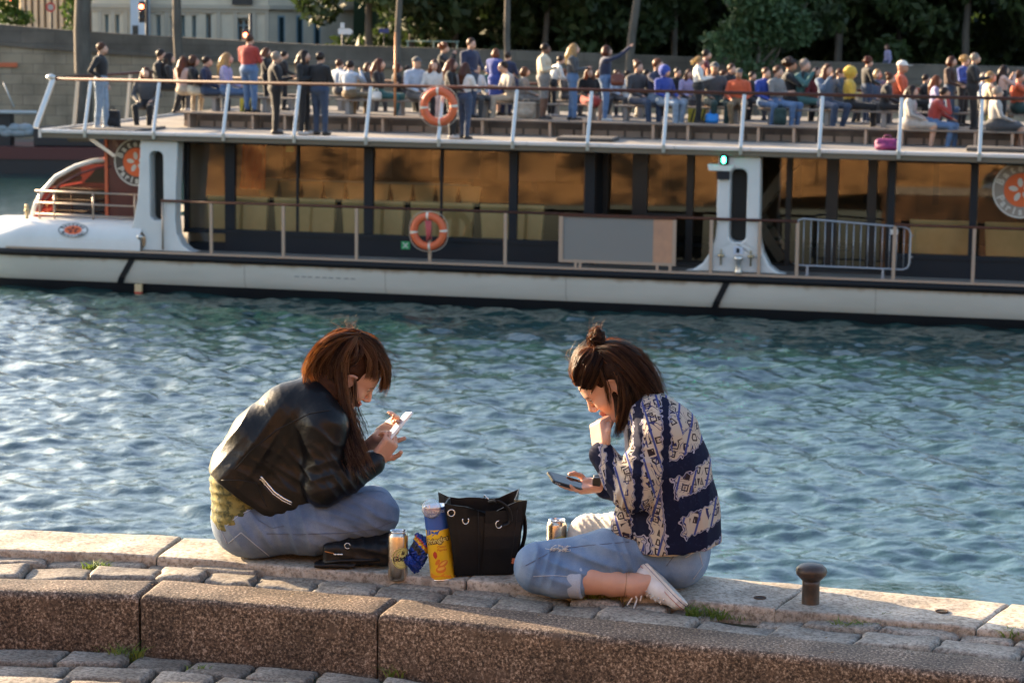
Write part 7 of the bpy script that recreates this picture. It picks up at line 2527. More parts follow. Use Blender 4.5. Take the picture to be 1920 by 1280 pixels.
f = Field((B(1090, 0)[0], YB_ - .36, .08), (B(1400, 0)[0], YB_ + .34, B(0, 715)[2]), .0055)
for s in (-1, 1):
    f.chain([B(1222, 775, s * .075), B(1243, 815, s * .09), B(1256, 880, s * .09), B(1263, 950, s * .09), B(1266, 1010, s * .09)], [.075, .115, .132, .146, .158], .05, 0)
f.chain([B(1225, 785, -.12), B(1236, 812, -.165), B(1206, 880, -.195), B(1184, 922, -.21)], [.075, .078, .074, .068], .03, 1)
f.chain([B(1184, 924, -.21), B(1160, 895, -.17), B(1129, 852, -.115)], [.066, .056, .046], .02, 1)
f.chain([B(1205, 790, .12), B(1215, 812, .16), B(1200, 915, .19)], [.075, .075, .066], .03, 0)
f.chain([B(1198, 918, .19), B(1138, 910, .07)], [.062, .048], .02, 0)
f.cone(B(1190, 940, -.1), B(1175, 985, -.12), .06, .055, .03, 1)
f.chain([B(1208, 752, -.055), B(1224, 748, 0), B(1208, 752, .055)], [.026, .028, .026], .02, 0)
f.clip(B(1250, 1031, -.15), (.10, 0, -1))
f.ell(L(0, 0, -.07), (.072, .07, .09), .01, 0, MB_, True)
shirt, bvs = garment('shirt', f, [paisley('navy_cream_print', .46, 1.3, False), paisley('cream_print', .14, 3.1, True)], wb, [
    (B(1200, 850, -.28), .08, (.3, 0, 1), .045, .0045), (B(1150, 890, -.22), .07, (.75, 0, .6), .034, .0050), (B(1180, 935, -.28), .06, (1, 0, -.2), .030, .0050), (B(1240, 950, -.2), .14, (1, 0, .15), .075, .0060),
    (B(1300, 960, -.15), .14, (1, 0, -.1), .07, .0055), (B(1310, 850, -.1), .12, (.7, 0, .5), .07, .003), (B(1215, 800, -.2), .07, (1, 0, .4), .04, .003)], 2)
# white hem of the vest
f = Field((B(1150, 0)[0], YB_ - .30, .05), (B(1360, 0)[0], YB_ + .30, .22), .007)
for s in (-1, 1):
    f.cone(B(1262, 985, s * .085), B(1262, 1018, s * .085), .135, .136, .05, 0)
f.clip(B(1245, 1036, -.15), (.12, 0, -1))
garment('vest_hem', f, mat('cream_cotton', (.66, .58, .46), .85), wb, (), 1)
# watch, phone
wt = B(1118, 906, .045)
f = Field(wt - .06, wt + .06, .004)
f.cone(wt - np.array((.008, 0, 0)), wt + np.array((.008, 0, .001)), .0315, .0315, 0)
f.clip(wt + np.array((.011, 0, 0)), (1, 0, 0))
f.clip(wt - np.array((.011, 0, 0)), (-1, 0, 0))
f.rbox(wt + np.array((-.0, -.026, .012)), (.015, .008, .015), .004, .003)
garment('watch', f, mat('watch_black', (.012, .012, .013), .35), wb, (), 0)
pc = B(1066, 904, -.005)
pxx = (B(1105, 915, .03) - B(1026, 892, -.04))
pxx /= np.linalg.norm(pxx)
pnn = np.array((.20, -.26, .95))
pnn -= pxx * (pnn @ pxx)
pnn /= np.linalg.norm(pnn)
pyy = np.cross(pnn, pxx)
pt = empty('phone', tuple(pc))
tag(pt, 'black phone held flat in the hand of the person in the patterned shirt', 'phone')
slab('case', (0, 0, 0), pxx, pyy, pnn, (.0765, .037, .0055), .010, None).build('case', mat('black_phone', (.012, .012, .014), .3), pt)
slab('screen', pnn * .0056, pxx, pyy, pnn, (.070, .033, .0006), .004, None).build('screen', mat('phone_glass_dark', (.01, .01, .012), .06), pt)
for k_ in range(3):
    cpt = -pxx * (.066 - .0075 * k_) - pyy * .0372
    slab('button', cpt, pxx, pnn, pyy, (.0025, .0022, .001), .0008, None).build('button', mat('grey_button', (.4, .4, .4), .3), pt)
# hair
f = Field(HB - np.array((.16, .16, .26)), HB + np.array((.28, .16, .22)), .0055)
E = lambda c, r, k=.02, cut=False: f.ell(L(*c), r, k, 0, MB_, cut)
E((-.020, 0, .038), (.100, .080, .092))
E((-.065, 0, .02), (.080, .076, .088), .04)
for s in (-1, 1):
    f.chain([B(1165, 690, s * .055), B(1205, 715, s * .06), B(1230, 742, s * .06)], [.052, .044, .024], .04)
    f.chain([B(1168, 730, s * .06), B(1165, 780, s * .07)], [.036, .022], .03)
E((.122, 0, -.045), (.085, .088, .088), .012, True)
E((.005, .095, -.015), (.040, .032, .045), .012, True)
v, q, _ = f.surface()
hairB = link('hair', npmesh('hair', relax(v, q, 1), q, mat('hair_base_b', (.014, .007, .005), .7, spec=.1, col2=(.03, .014, .008), scale=60, bump=.8, bscale=90, bdist=.004), True), wb)
BB = [
 ([B(1079, 716, 0), B(1078, 690, 0), B(1092, 662, 0), B(1116, 650, 0)], 600, [(.004, .06), (.006, .08), (.006, .06), (.006, .03)], .0013, .002),
 ([B(1084, 716, -.055), B(1090, 692, -.076), B(1104, 668, -.06), B(1118, 650, -.02)], 380, [(.010, .014), (.012, .010), (.012, .012), (.008, .02)], .0013, .002),
 ([B(1098, 728, -.068), B(1110, 700, -.084), B(1122, 672, -.07), B(1120, 650, -.03)], 260, [(.010, .008), (.012, .006), (.010, .01), (.008, .015)], .0013, .002),
 ([B(1120, 652, 0), B(1160, 648, 0), B(1205, 680, 0), B(1230, 722, 0), B(1244, 750, 0)], 800, [(.008, .04), (.007, .085), (.008, .095), (.010, .095), (.010, .085)], .0013, .003),
 ([B(1122, 655, -.03), B(1155, 665, -.088), B(1195, 705, -.108), B(1226, 748, -.105)], 520, [(.008, .02), (.014, .01), (.016, .012), (.014, .015)], .0013, .003),
 ([B(1130, 665, -.06), B(1162, 700, -.098), B(1172, 750, -.105), B(1163, 795, -.10), B(1155, 822, -.095)], 260, [(.010, .01), (.012, .008), (.012, .012), (.009, .015), (.008, .012)], .0013, .003),
 ([B(1140, 670, -.07), B(1180, 710, -.105), B(1195, 755, -.11), B(1185, 785, -.10)], 200, [(.012, .01), (.012, .008), (.012, .01), (.012, .01)], .0013, .003),
 ([B(1125, 690, -.085), B(1136, 725, -.086), B(1144, 765, -.07)], 40, [(.004, .004), (.003, .004), (.003, .004)], .0012, .002),
 ([B(1085, 700, 0), B(1075, 670, 0), B(1090, 640, 0)], 14, [(.006, .06), (.012, .07), (.02, .06)], .0007, .012),
 ([B(1118, 650, 0), B(1160, 642, 0), B(1212, 674, 0), B(1240, 722, 0), B(1254, 755, 0)], 50, [(.006, .04), (.006, .085), (.008, .10), (.009, .10), (.010, .09)], .0007, .005),
 ([B(1080, 716, 0), B(1071, 690, 0), B(1084, 656, 0), B(1110, 640, 0)], 40, [(.003, .05), (.005, .08), (.006, .07), (.010, .03)], .0007, .004),
 ([B(1150, 650, 0), B(1200, 655, 0), B(1235, 705, 0)], 14, [(.008, .06), (.012, .07), (.018, .07)], .0007, .010),
 ([B(1118, 640, 0), B(1112, 615, 0), B(1120, 600, 0)], 22, [(.014, .02), (.016, .02), (.018, .02)], .0005, .005)]
rB = np.random.default_rng(21)
bc = B(1118, 634, 0)
for _ in range(90):                                      # the messy bun: loops of hair
    ax_ = rB.normal(size=3)
    ax_ /= np.linalg.norm(ax_)
    e1 = np.cross(ax_, rB.normal(size=3))
    e1 /= np.linalg.norm(e1)
    e2 = np.cross(ax_, e1)
    a0 = rB.uniform(0, 6.28)
    rad = rB.uniform(.020, .036)
    BB.append(([bc + (e1 * math.cos(a0 + t_) + e2 * math.sin(a0 + t_)) * rad * np.array((.85, .9, 1.05)) for t_ in (0, .9, 1.8, 2.7)], 6, [(.003, .004)] * 4, .0012, .002))
strands(BB, 'strands', M_HAIRB3, hairB, 6)
f = Field(bc - .07, bc + .07, .006)
f.ell(bc, (.023, .025, .026), 0)
v, q, _ = f.surface()
link('bun', npmesh('bun', v, q, mat('hair_base_bun', (.05, .02, .01), .8, spec=.1), True), hairB)

# white canvas shoe
hl, to = B(1213, 1054, -.165), B(1288, 1133, -.285)
sx = to - hl
SL = np.linalg.norm(sx)
sx /= SL
sz = B(1198, 1100, -.19) - (hl + to) / 2
sz -= sx * (sz @ sx)
sz /= np.linalg.norm(sz)                                # from the sole up to the laces
sy_ = np.cross(sz, sx)
SM = np.stack([sx, sy_, sz], 1)
K = SL / .245
def S(x, y, z):
    return hl + SM @ (np.array((x, y, z)) * K)
shoe = empty('shoe', (0, 0, 0), 0, wb)
f = Field(np.minimum(hl, to) - .12, np.maximum(hl, to) + .12, .0035)
f.cone(S(.030, 0, .045), S(.045, 0, .085), .034 * K, .036 * K, .02, 0)
f.cone(S(.035, 0, .035), S(.13, .004, .035), .034 * K, .036 * K, .02, 0)
f.cone(S(.13, .004, .035), S(.205, .004, .022), .036 * K, .030 * K, .02, 0)
f.cone(S(.06, 0, .075), S(.15, 0, .045), .028 * K, .024 * K, .02, 0)
f.clip(S(.12, 0, .012), -sz)
f.clip(S(.045, 0, .108), sz)
upper, bvu = garment('upper', f, mat('white_canvas', (.68, .67, .66), .75, col2=(.60, .57, .54), scale=25, bump=.3, bscale=90, bdist=.002), shoe, (), 1)
outl = [(-.008, -.020), (.0, -.030), (.02, -.036), (.06, -.036), (.10, -.037), (.15, -.043), (.19, -.042), (.225, -.031), (.243, -.012), (.247, .004), (.240, .020), (.222, .034), (.19, .041), (.15, .040), (.10, .034), (.06, .033), (.02, .033), (.0, .028), (-.008, .018)]
def sole_part(name, z0, z1, sc, m):
    o = MB()
    n_ = len(outl)
    o.add([S(.12 + (a - .12) * sc, b * sc, z0) for a, b in outl] + [S(.12 + (a - .12) * sc, b * sc, z1) for a, b in outl],
          [(i, (i + 1) % n_, n_ + (i + 1) % n_, n_ + i) for i in range(n_)] + [tuple(range(n_))[::-1], tuple(range(n_, 2 * n_))], 0, False)
    o.build(name, m, shoe, bevel=.002)
M_RUB = mat('white_rubber', (.66, .64, .60), .55, col2=(.5, .47, .43), scale=20)
sole_part('sole', -.004, .028, 1.0, M_RUB)
sole_part('stripe', .0225, .0255, 1.012, mat('red_stripe', (.35, .04, .03), .5))
sole_part('stripe', .006, .0095, 1.012, mat('navy_stripe', (.03, .04, .12), .5))
tc = MB()
tc.ico(S(.212, .003, .022), .030 * K, 3, sc=(1.0, 1.0, .9))
tc.build('toe_cap', M_RUB, shoe)
sgn = -1 if (SM @ np.array((0, -1, 0)))[1] < 0 else 1
for i_ in range(6):
    x_ = .075 + i_ * .019
    ep = S(x_, sgn * (.027 - .001 * i_), .085 - .0085 * i_)
    h_ = bvu.find_nearest(Vector(ep))
    if h_[0] is not None:
        MB().ico(h_[0] + h_[1] * .001, .0036, 2, sc=(1, 1, 1)).build('eyelet', M_METAL, shoe)
lm = mat('white_lace', (.74, .73, .72), .8)
for i_ in range(5):
    x_ = .080 + i_ * .020
    pts = []
    for t_ in (-1, -.5, 0, .5, 1):
        h_ = bvu.find_nearest(Vector(S(x_ + .006 * t_, .024 * t_, .102 - .009 * i_)))
        pts.append(h_[0] + h_[1] * .002)
    MB().tube(pts, .0026, 6).build('lace', lm, shoe)
k0 = bvu.find_nearest(Vector(S(.066, 0, .115)))[0]
for d1, d2 in (((-.02, -.03, .018), (-.012, -.045, -.012)), ((-.028, -.02, -.012), (-.050, -.028, -.046)), ((-.010, -.03, -.02), (-.022, -.040, -.056)), ((.012, -.03, .01), (.004, -.04, -.022))):
    MB().tube([k0, k0 + Vector(d1) * .8, k0 + Vector(d2) * .8], .0030, 6).build('lace', lm, shoe)
an = MB()
for off_ in (0, .008):
    c_ = B(1172, 1095, -.193) + np.array((off_, 0, 0))
    an.tube([c_ + .0425 * (np.array((0, 1, 0)) * math.cos(a) + np.array((.10, 0, 1)) * math.sin(a)) for a in np.linspace(0, 6.283, 25)[:-1]], .0010, 4, closed=True)
an.build('anklet', mat('thread_tan', (.30, .16, .07), .8), wb)
Sub(wb).fix()

# ================================================================ the picnic between them
def cyl_map(pts, rad, a0=0.0):
    """bend flat artwork (x along the arc, y up) round a can of radius rad, facing -Y at a0 = 0"""
    return [(rad * math.sin(x / rad + a0), -rad * math.cos(x / rad + a0), y) for x, y in pts]
def art(mb, poly, rad, a0=0.0, mi=0, sub=1):
    """filled outline fanned from its centre, wrapped on the can"""
    cx = sum(p[0] for p in poly) / len(poly)
    cy = sum(p[1] for p in poly) / len(poly)
    rings = [[(cx + (x - cx) * t, cy + (y - cy) * t) for x, y in poly] for t in (.34, .67, 1.0)]
    n_ = len(poly)
    vs_ = cyl_map([(cx, cy)] + [p for r_ in rings for p in r_], rad, a0)
    fs = [(0, 1 + i, 1 + (i + 1) % n_) for i in range(n_)]
    for j in range(2):
        b0, b1 = 1 + j * n_, 1 + (j + 1) * n_
        fs += [(b0 + i, b1 + i, b1 + (i + 1) % n_, b0 + (i + 1) % n_) for i in range(n_)]
    mb.add(vs_, fs, mi)
def ring_art(mb, c, r0, r1, rad, a0, mi=0, n=40):
    p0 = [(c[0] + r0 * math.cos(6.28318 * k_ / n), c[1] + r0 * math.sin(6.28318 * k_ / n)) for k_ in range(n)]
    p1 = [(c[0] + r1 * math.cos(6.28318 * k_ / n), c[1] + r1 * math.sin(6.28318 * k_ / n)) for k_ in range(n)]
    mb.add(cyl_map(p0 + p1, rad, a0), [(i, n + i, n + (i + 1) % n, (i + 1) % n) for i in range(n)], mi)
def text_art(mb, s, size, pos, rad, a0, mi=0, shear=0.0, bold=0.0, rot=0.0):
    tv, tf = text_geo(s, size, shear, bold)
    co, si = math.cos(rot), math.sin(rot)
    mb.add(cyl_map([(pos[0] + x * co - y * si, pos[1] + x * si + y * co) for x, y, z in tv], rad, a0), tf, mi)
def circle(c, r, n=28, sy=1.0):
    return [(c[0] + r * math.cos(6.28318 * k_ / n), c[1] + r * sy * math.sin(6.28318 * k_ / n)) for k_ in range(n)]

# ---- beer cans
M_CAN = mat('can_aluminium', (.72, .62, .50), .26, 1.0, col2=(.66, .56, .45), scale=4, stretch=(1, 1, .1))
M_CANT = mat('can_rim_aluminium', (.80, .80, .80), .22, 1.0)
M_LBL = mat('pale_yellow_label', (.60, .58, .20), .5)
M_LBLD = mat('label_olive', (.22, .20, .05), .5)
M_INK = mat('black_ink', (.012, .012, .012), .5)
def can(loc, rz, lab, cat_grp, yaw):
    t = empty('drink_can', loc, rz)
    t.scale = (1.07, 1.07, 1.05)
    tag(t, lab, 'can', cat_grp)
    R0 = .0332
    MB().lathe([(.0245, .002), (.0270, .0), (.0290, .003), (R0, .013), (R0, .148), (.0315, .154), (.0285, .160), (.0268, .1635)], 40).build('can_body', M_CAN, t)
    MB().lathe([(.0268, .1634), (.0276, .1655), (.0276, .1675), (.0262, .1680), (.0250, .1662), (.0245, .1630), (.002, .1628)], 40, capb=False).build('lid', M_CANT, t)
    MB().tube([(.004 + .009 * math.cos(a), .010 * math.sin(a), .1645) for a in np.linspace(0, 6.283, 13)[:-1]], .0013, 5, closed=True).build('ring_pull', M_CANT, t)
    L0 = MB()
    art(L0, circle((0, .080), .036, 36), R0 + .0002, yaw, 0)
    ring_art(L0, (0, .080), .0325, .0345, R0 + .0004, yaw, 1)
    ring_art(L0, (0, .080), .0235, .0243, R0 + .0004, yaw, 1)
    for k_ in range(22):
        a = 6.283 * k_ / 22
        p = [(.0215 * math.cos(a - .05), .083 + .0215 * math.sin(a - .05)), (.0235 * math.cos(a), .083 + .0235 * math.sin(a)), (.0215 * math.cos(a + .05), .083 + .0215 * math.sin(a + .05))]
        if math.sin(a) < .2:
            art(L0, p, R0 + .0005, yaw, 1)
    text_art(L0, 'la', .019, (.000, .098), R0 + .0007, yaw, 2, .35, .0007)
    text_art(L0, 'Goudale', .0235, (.004, .078), R0 + .0007, yaw, 2, .30, .0008)
    for ch, a in zip('BIERE BLONDE', np.linspace(150, 30, 12)):
        tv, tf = text_geo(ch, .006)
        ro = R(a) - math.pi / 2
        L0.add(cyl_map([(.0250 * math.cos(R(a)) + x * math.cos(ro) - y * math.sin(ro), .083 + .0250 * math.sin(R(a)) + x * math.sin(ro) + y * math.cos(ro)) for x, y, z in tv], R0 + .0006, yaw), tf, 1)
    L0.build('label', [M_LBL, M_LBLD, M_INK], t)
    bc_ = MB()
    for k_ in range(9):                              # barcode and small print at the side
        x_ = -.056 + k_ * .0016
        bc_.add(cyl_map([(x_, .018), (x_ + .0008, .018), (x_ + .0008, .036), (x_, .036)], R0 + .0004, yaw), [(0, 1, 2, 3)])
    for k_ in range(16):
        bc_.add(cyl_map([(-.052, .046 + k_ * .0056), (-.052 + .010 + .004 * ((k_ * 7) % 3), .046 + k_ * .0056), (-.052 + .010 + .004 * ((k_ * 7) % 3), .0485 + k_ * .0056), (-.052, .0485 + k_ * .0056)], R0 + .0004, yaw), [(0, 1, 2, 3)])
    kind(bc_.build('small_print', mat('small_print_brown', (.22, .14, .08), .5), t), 'stuff')
    bb_ = MB()
    text_art(bb_, 'G', .012, (.0, .1515), R0 - .0006, yaw, 0, 0, .0003)
    bb_.build('neck_mark', mat('neck_blue', (.08, .12, .3), .5), t)
c = at_z(746, 1086, -.022)
can((c.x, c.y, -.022), 0, 'gold and silver drink can with round yellow label standing on the cobbles', 'drink cans', R(30))
c = at_z(1043, 1066, 0.0)
can((c.x, c.y, 0.004), 0, 'gold drink can half hidden behind the bent knee of the patterned shirt', 'drink cans', R(24))

# ---- crisp tube
c = at_z(831, 1088, -.02)
tb = empty('crisp_tube', (c.x, c.y + .0, -.012))
tb.rotation_euler = (R(-2), R(-6.2), R(0))
tb.scale = (1.12, 1.12, 1.03)
tag(tb, 'yellow and blue cardboard crisp tube leaning against the black tote bag', 'crisp tube')
RT, HT = .0395, .250
M_TUBY = mat('tube_yellow', (.84, .52, .02), .38, col2=(.80, .46, .015), scale=8)
M_TUBB = mat('tube_blue', (.03, .10, .38), .38)
MB().lathe([(RT * .96, .0), (RT, .004), (RT, .176)], 44, capt=False).build('tube_body', M_TUBY, tb)
MB().lathe([(RT + .0001, .176), (RT + .0001, HT)], 44, capb=False, capt=False).build('top_band', M_TUBB, tb)
MB().lathe([(RT, HT), (RT + .001, HT + .002), (RT - .0005, HT + .0035), (RT - .003, HT + .001), (RT - .003, HT - .03), (.001, HT - .031)], 44, capb=False, capt=False).build('metal_rim', M_CANT, tb)
MB().lathe([(RT, .0), (RT + .0008, .002), (RT, .004)], 44, capt=False).build('base_rim', M_CANT, tb)
ta = MB()
yw = R(-9)
text_art(ta, 'WIN A PRIZE', .0118, (.0, .238), RT + .0005, yw, 0, 0, .0003)
text_art(ta, '& DATA', .0075, (.0, .226), RT + .0005, yw, 0, 0, .0002)
ta.build('prize_lettering', mat('pale_print', (.55, .68, .85), .45), tb)
ta = MB()
art(ta, [(-.036, .178), (.036, .178), (.036, .186), (.020, .180), (.004, .160), (-.016, .153), (-.036, .156)], RT + .0004, yw, 0)
ta.build('blue_swoosh', M_TUBB, tb)
ta = MB()
text_art(ta, 'Pringles', .0250, (.002, .140), RT + .0011, yw, 0, 0, .0026, R(9))
ta.build('name_outline', mat('tube_brown', (.06, .015, .006), .45), tb)
ta = MB()
text_art(ta, 'Pringles', .0240, (.002, .1405), RT + .0016, yw, 0, 0, .0002, R(9))
ta.build('name_lettering', mat('name_gold', (.90, .72, .20), .4), tb)
ta = MB()
text_art(ta, 'Classic', .0105, (.014, .118), RT + .0006, yw, 0, .1, .0001)
text_art(ta, 'Paprika', .0105, (.014, .107), RT + .0006, yw, 0, .1, .0001)
ta.build('flavour_lettering', mat('flavour_red', (.55, .06, .02), .45), tb)
ta = MB()
art(ta, [(-.016, .098), (-.010, .104), (-.004, .098), (-.003, .086), (-.009, .076), (-.016, .084), (-.018, .092)], RT + .0006, yw, 0)
ta.build('pepper_print', mat('pepper_red', (.50, .04, .02), .4), tb)
ta = MB()
for cx_, cy_, rx, ry, ro in ((.012, .058, .019, .010, .55), (.004, .040, .017, .012, .2), (-.004, .066, .012, .006, .9)):
    co, si = math.cos(ro), math.sin(ro)
    art(ta, [(cx_ + rx * math.cos(a) * co - ry * math.sin(a) * si, cy_ + rx * math.cos(a) * si + ry * math.sin(a) * co) for a in np.linspace(0, 6.283, 25)[:-1]], RT + .0006, yw, 0)
ta.build('crisps_print', mat('crisp_orange', (.72, .20, .02), .5), tb)
ta = MB()
for cx_, cy_, rx, ry, ro in ((.014, .061, .013, .004, .55), (.005, .043, .012, .005, .2)):
    co, si = math.cos(ro), math.sin(ro)
    art(ta, [(cx_ + rx * math.cos(a) * co - ry * math.sin(a) * si, cy_ + rx * math.cos(a) * si + ry * math.sin(a) * co) for a in np.linspace(0, 6.283, 25)[:-1]], RT + .0010, yw, 0)
ta.build('crisps_highlight', mat('crisp_gold', (.85, .45, .06), .5), tb)
ta = MB()
art(ta, [(-.036, .006), (.036, .006), (.036, .016), (.012, .026), (-.018, .020), (-.036, .028)], RT + .0005, yw, 0)
ta.build('orange_wave', mat('tube_orange', (.78, .28, .01), .4), tb)
ta = MB()
ta.add(cyl_map([(.046, .03), (.056, .03), (.056, .06), (.046, .06)], RT + .0006, 0), [(0, 1, 2, 3)])
ta.build('side_label', mat('label_white', (.7, .7, .66), .5), tb)
# see-through lid stuck upright behind the tube, with its white seal
lt_ = empty('plastic_lid', tuple(at_y(808, 953, 8.00)))
lt_.rotation_euler = (R(78), R(12), R(-16))
tag(lt_, 'translucent white plastic lid propped up behind the crisp tube', 'lid')
lt_.scale = (.86, .86, .86)
M_LID = glass_mat('milky_plastic', (.86, .92, .97), .22, .3)
MB().lathe([(.0005, .0), (.036, .0), (.039, -.002), (.039, -.009), (.0375, -.009), (.0375, -.0015)], 32, capt=False).build('disc', M_LID, lt_)
MB().lathe([(.039, -.009), (.0402, -.0095), (.0402, -.0065), (.039, -.006)], 32, capb=False, capt=False).build('rim', M_LID, lt_)

# ---- crumpled foil packet
def crumple(name, c, half, seed, mats_, parent=None, n=26, band=None):
    r = np.random.default_rng(seed)
    s = np.linspace(-1, 1, n)
    U_, V_ = np.meshgrid(s, s)
    k_ = r.normal(size=(14, 2)) * 4.5
    ph = r.uniform(0, 6.28, 14)
    def nz(o):
        out = 0
        for i in range(14):
            out = out + np.abs(np.sin(U_ * k_[(i + o) % 14, 0] + V_ * k_[(i + o) % 14, 1] + ph[i])) / 7
        return out - .85
    X_ = U_ * half[0] + nz(0) * half[0] * .35
    Z_ = V_ * half[2] + nz(3) * half[2] * .22
    pil = (1 - U_ ** 2) * (1 - V_ ** 2)
    top = np.stack([X_, -half[1] * pil + nz(5) * half[1] * .7, Z_], -1).reshape(-1, 3)
    bot = np.stack([X_, half[1] * pil + nz(8) * half[1] * .7, Z_], -1).reshape(-1, 3)
    ii_ = np.array([(a * n + b, a * n + b + 1, (a + 1) * n + b + 1, (a + 1) * n + b) for a in range(n - 1) for b in range(n - 1)])
    v = np.concatenate([top, bot])
    q = np.concatenate([ii_, ii_[:, ::-1] + n * n])
    mi = None
    if band is not None:
        cen = v[q].mean(1)
        mi = np.array([band(p) for p in cen])
    return npmesh(name, v, q, mats_, False, mi)
M_FOILB = mat('blue_foil', (.02, .07, .42), .22, .35, col2=(.01, .04, .28), scale=20)
M_FOILY = mat('yellow_foil', (.75, .42, .03), .25, .3)
M_FOILR = mat('red_print', (.45, .04, .03), .3)
M_FOILK = mat('dark_print', (.02, .02, .03), .3)
def bandf(p):
    a = p[2] * 1.0 + p[0] * .55
    if .018 < a < .030:
        return 1
    if .030 < a < .036:
        return 2
    if -.010 < a < .012 and p[0] < .012:
        return 3
    return 0
pk = empty('crisp_packet', tuple(at_y(784, 1032, 8.06)))
pk.rotation_euler = (R(-8), R(20), R(10))
tag(pk, 'crumpled blue foil snack packet with yellow print between can and crisp tube', 'packet')
link('foil', crumple('foil', None, (.034, .018, .052), 4, [M_FOILB, M_FOILY, M_FOILR, M_FOILK], band=bandf), pk)
o = link('torn_flap', crumple('torn_flap', None, (.036, .014, .018), 9, [M_FOILB]), pk, (-.012, -.02, -.052))
o.rotation_euler = (R(30), R(25), R(20))

# ---- black handbag lying beside the knee
M_BAGK = mat('black_bag_leather', (.006, .006, .007), .45, spec=.3, col2=(.009, .009, .010), scale=20, bump=.25, bscale=60, bdist=.003)
hb_ = empty('handbag', tuple(at_z(672, 1058, .002)))
tag(hb_, 'soft black handbag lying flat in front of the crossed knee', 'handbag')
f = Field((-.17, -.12, -.01), (.20, .16, .17), .006)
f.rbox((0.0, .02, .045), (.125, .075, .042), .022, 0)
f.ell((.02, .03, .075), (.11, .06, .034), .03)
f.ell((.105, .045, .075), (.045, .05, .05), .03)
f.rbox((-.08, -.035, .008), (.075, .03, .009), .007, .008)
v, q, _ = f.surface()
v = folds(relax(v, q, 2), q, [((0, 0, .08), .10, (1, 0, .4), .045, .004), ((.05, 0, .05), .1, (.4, 0, 1), .04, .003)])
v[:, 2] = np.maximum(v[:, 2], .001)
link('bag_body', npmesh('bag_body', v, q, M_BAGK), hb_)
MB().tube([(-.115, -.058, .020), (-.06, -.062, .028), (0, -.062, .030), (.08, -.060, .032)], .006, 6).build('flap_edge', M_BAGK, hb_)
MB().tube([(-.035 + .010 * math.cos(a), -.060, .082 + .010 * math.sin(a)) for a in np.linspace(0, 5.4, 12)], .0018, 5).build('metal_ring', M_METAL, hb_)
MB().beam((-.115, -.062, .062), (-.082, -.066, .056), .006, .002).build('leather_tab', mat('orange_leather', (.5, .17, .04), .5), hb_)
for x_ in (-.078, -.066, -.056):
    MB().ico((x_, -.066, .052), .0048, 2, sc=(1.3, .6, .8)).build('zip_pull', M_METAL, hb_)
MB().tube([(-.125, -.05, .012), (-.15, -.03, .01), (-.12, .03, .012), (-.02, .10, .014), (.10, .09, .02)], .006, 6).build('strap', M_BAGK, hb_)

# ---- black tote bag
tt = empty('tote_bag', tuple(at_z(903, 1071, .002)), R(10))
tag(tt, 'open black leather tote bag standing upright in the middle of the group', 'tote bag')
def tote_sec(t):
    w = .104 + .042 * t ** 1.3
    d = .060 + .020 * t + .010 * math.sin(3.14 * min(1, t * 1.2))
    return w, d, .250 * t
tv_, tq = [], []
def prof(t, s=1.0):
    w, d, z = tote_sec(t)
    w, d = w * s, d * s
    pinch = .028 * t ** 1.5
    pts = []
    # front panel, right gusset folded in, back, left gusset folded in
    for a in np.linspace(-1, 1, 9):
        pts.append((a * w, -d + .004 * (1 - a * a), z))
    pts.append((w - pinch * .6, -d * .35, z))
    pts.append((w - pinch, 0, z))
    pts.append((w - pinch * .6, d * .35, z))
    for a in np.linspace(1, -1, 9):
        pts.append((a * w, d - .004 * (1 - a * a), z))
    pts.append((-w + pinch * .6, d * .35, z))
    pts.append((-w + pinch, 0, z))
    pts.append((-w + pinch * .6, -d * .35, z))
    return pts
tm = MB()
def topz(x, y, z, t):
    if t > .96:                                        # the lip dips in the middle and rises at the corners
        return z + .020 * (abs(x) / .14) ** 2 - (.020 if y < 0 else .004) * (1 - min(1, abs(x) / .12)) + .006 * math.sin(x * 40 + y * 30)
    return z
secs = [[(x, y, topz(x, y, z, t)) for x, y, z in prof(t)] for t in (0, .02, .15, .3, .5, .7, .85, .94, 1.0)]
secs[0] = [(x * .96, y * .96, 0.0) for x, y, z in prof(0)]
loft(tm, secs, close=True)
inner = [[(x, y, topz(x, y, z, t)) for x, y, z in prof(t, .965)] for t in (1.0, .85, .5, .1)]
loft(tm, [secs[-1], inner[0]], close=True)
loft(tm, inner, close=True)
tm.add(secs[0], [tuple(range(len(secs[0])))[::-1]])
tm.add(inner[-1], [tuple(range(len(inner[-1])))])
tm.build('bag_shell', M_BAGK, tt)
fp_ = MB()
loft(fp_, [[(x, -tote_sec(t)[1] - .003, z) for x, z in ((-.012 + .01 * t, .250 * t * .93 + .004), (.10 + .03 * t, .250 * t * .93 + .004))] for t in np.linspace(.02, 1, 6)], smooth=False)
fp_.build('front_panel', M_BAGK, tt)
for x0 in (-.028, .112):
    MB().tube([(x0 * (.75 + .25 * t), -tote_sec(t)[1] - .004, .246 * t) for t in np.linspace(.03, .97, 8)], .0014, 5).build('seam', mat('leather_seam', (.004, .004, .005), .7), tt)
MB().tube([(-.122 + .012 * math.cos(a), -.080, .232 + .012 * math.sin(a)) for a in np.linspace(0, 6.283, 17)[:-1]], .0028, 6, closed=True).build('eyelet', M_METAL, tt)
MB().tube([(-.072 + .011 * math.cos(a), -.084, .205 + .013 * math.sin(a)) for a in np.linspace(2.6, 6.9, 12)], .0026, 6).build('d_ring', M_METAL, tt)
MB().tube([(.045 + .011 * math.cos(a), -.086, .188 + .013 * math.sin(a)) for a in np.linspace(1.5, 6.0, 12)], .0026, 6).build('d_ring', M_METAL, tt)
MB().tube([(.000, -.02, .262), (.004, -.03, .282), (.014, -.035, .270), (.022, -.03, .256)], .0022, 6).build('clasp', M_METAL, tt)
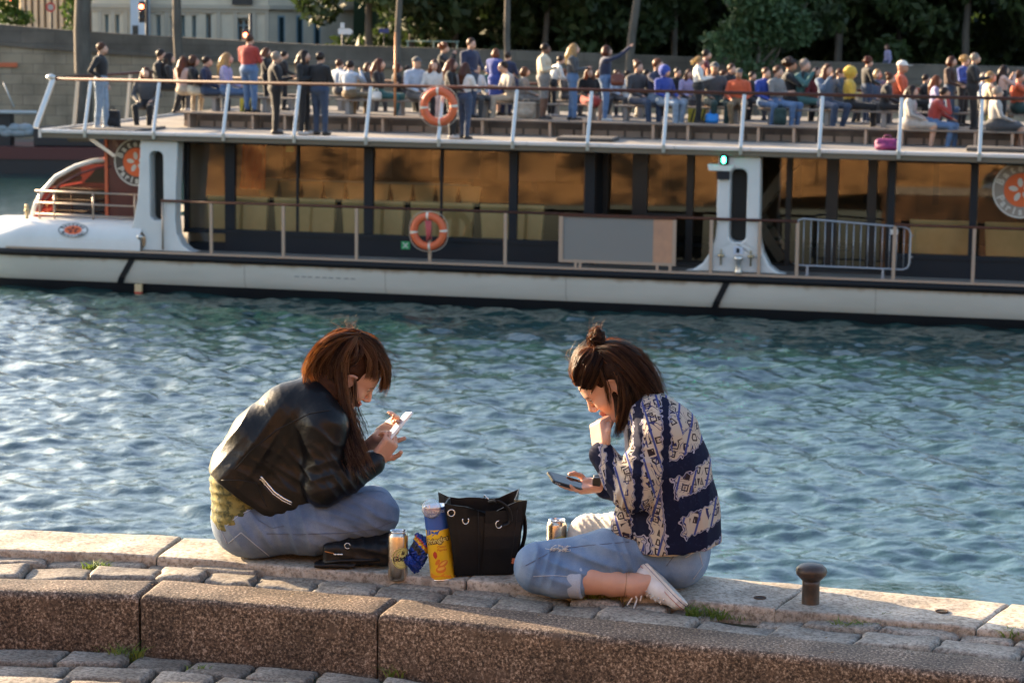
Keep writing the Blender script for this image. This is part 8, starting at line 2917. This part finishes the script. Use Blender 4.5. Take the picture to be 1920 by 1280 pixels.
def strap(pts, w, th, name, m, parent):
    s_ = MB()
    P_ = crom(pts, 22)
    tg = np.gradient(P_, axis=0)
    side = np.array((.75, -.65, 0))
    secs_ = []
    for p, t in zip(P_, tg):
        t = t / np.linalg.norm(t)
        nn = np.cross(t, side)
        nn /= np.linalg.norm(nn)
        sd = np.cross(nn, t)
        secs_.append([tuple(p + sd * w / 2 + nn * th / 2), tuple(p - sd * w / 2 + nn * th / 2), tuple(p - sd * w / 2 - nn * th / 2), tuple(p + sd * w / 2 - nn * th / 2)])
    loft(s_, secs_, close=True)
    s_.build(name, m, parent)
strap([(.012, -.068, .262), (.040, -.095, .272), (.075, -.105, .245), (.082, -.098, .200), (.060, -.092, .186)], .016, .004, 'handle', M_BAGK, tt)
strap([(.128, -.01, .215), (.146, -.015, .205), (.152, -.012, .14), (.140, -.008, .08), (.128, -.008, .075), (.134, .0, .13), (.138, .01, .20)], .014, .004, 'hanging_strap', M_BAGK, tt)
MB().tube([(.130 + .008 * math.cos(a), -.012, .214 + .009 * math.sin(a)) for a in np.linspace(0, 6.283, 13)[:-1]], .002, 5, closed=True).build('d_ring', M_METAL, tt)
# scrap of orange wrapper by the bag
tag(link('wrapper_scrap', crumple('wrapper_scrap', None, (.020, .006, .010), 17, [mat('orange_scrap', (.5, .14, .05), .5)], n=10), None, tuple(at_y(968, 1052, 8.02))), 'small scrap of orange wrapper beside the tote bag', 'wrapper')
# dead leaves and crumbs on the stones
lr = random.Random(5)
M_DEADL = mat('dead_leaf', (.16, .09, .035), .8, trans=.2)
lf = MB()
for _ in range(90):
    px = lr.uniform(-50, 1970)
    py = lr.uniform(cope_far(px) + 6, kerb_front(px) - 4)
    p = at_z(px, py, .006)
    a = lr.uniform(0, 6.28)
    s = lr.uniform(.002, .007)
    d1 = Vector((math.cos(a), math.sin(a), .2)) * s
    d2 = Vector((-math.sin(a), math.cos(a), .3)) * s * .5
    lf.add([p - d1, p - d2, p + d1, p + d2], [(0, 1, 2, 3)])
kind(lf.build('litter', M_DEADL), 'stuff')
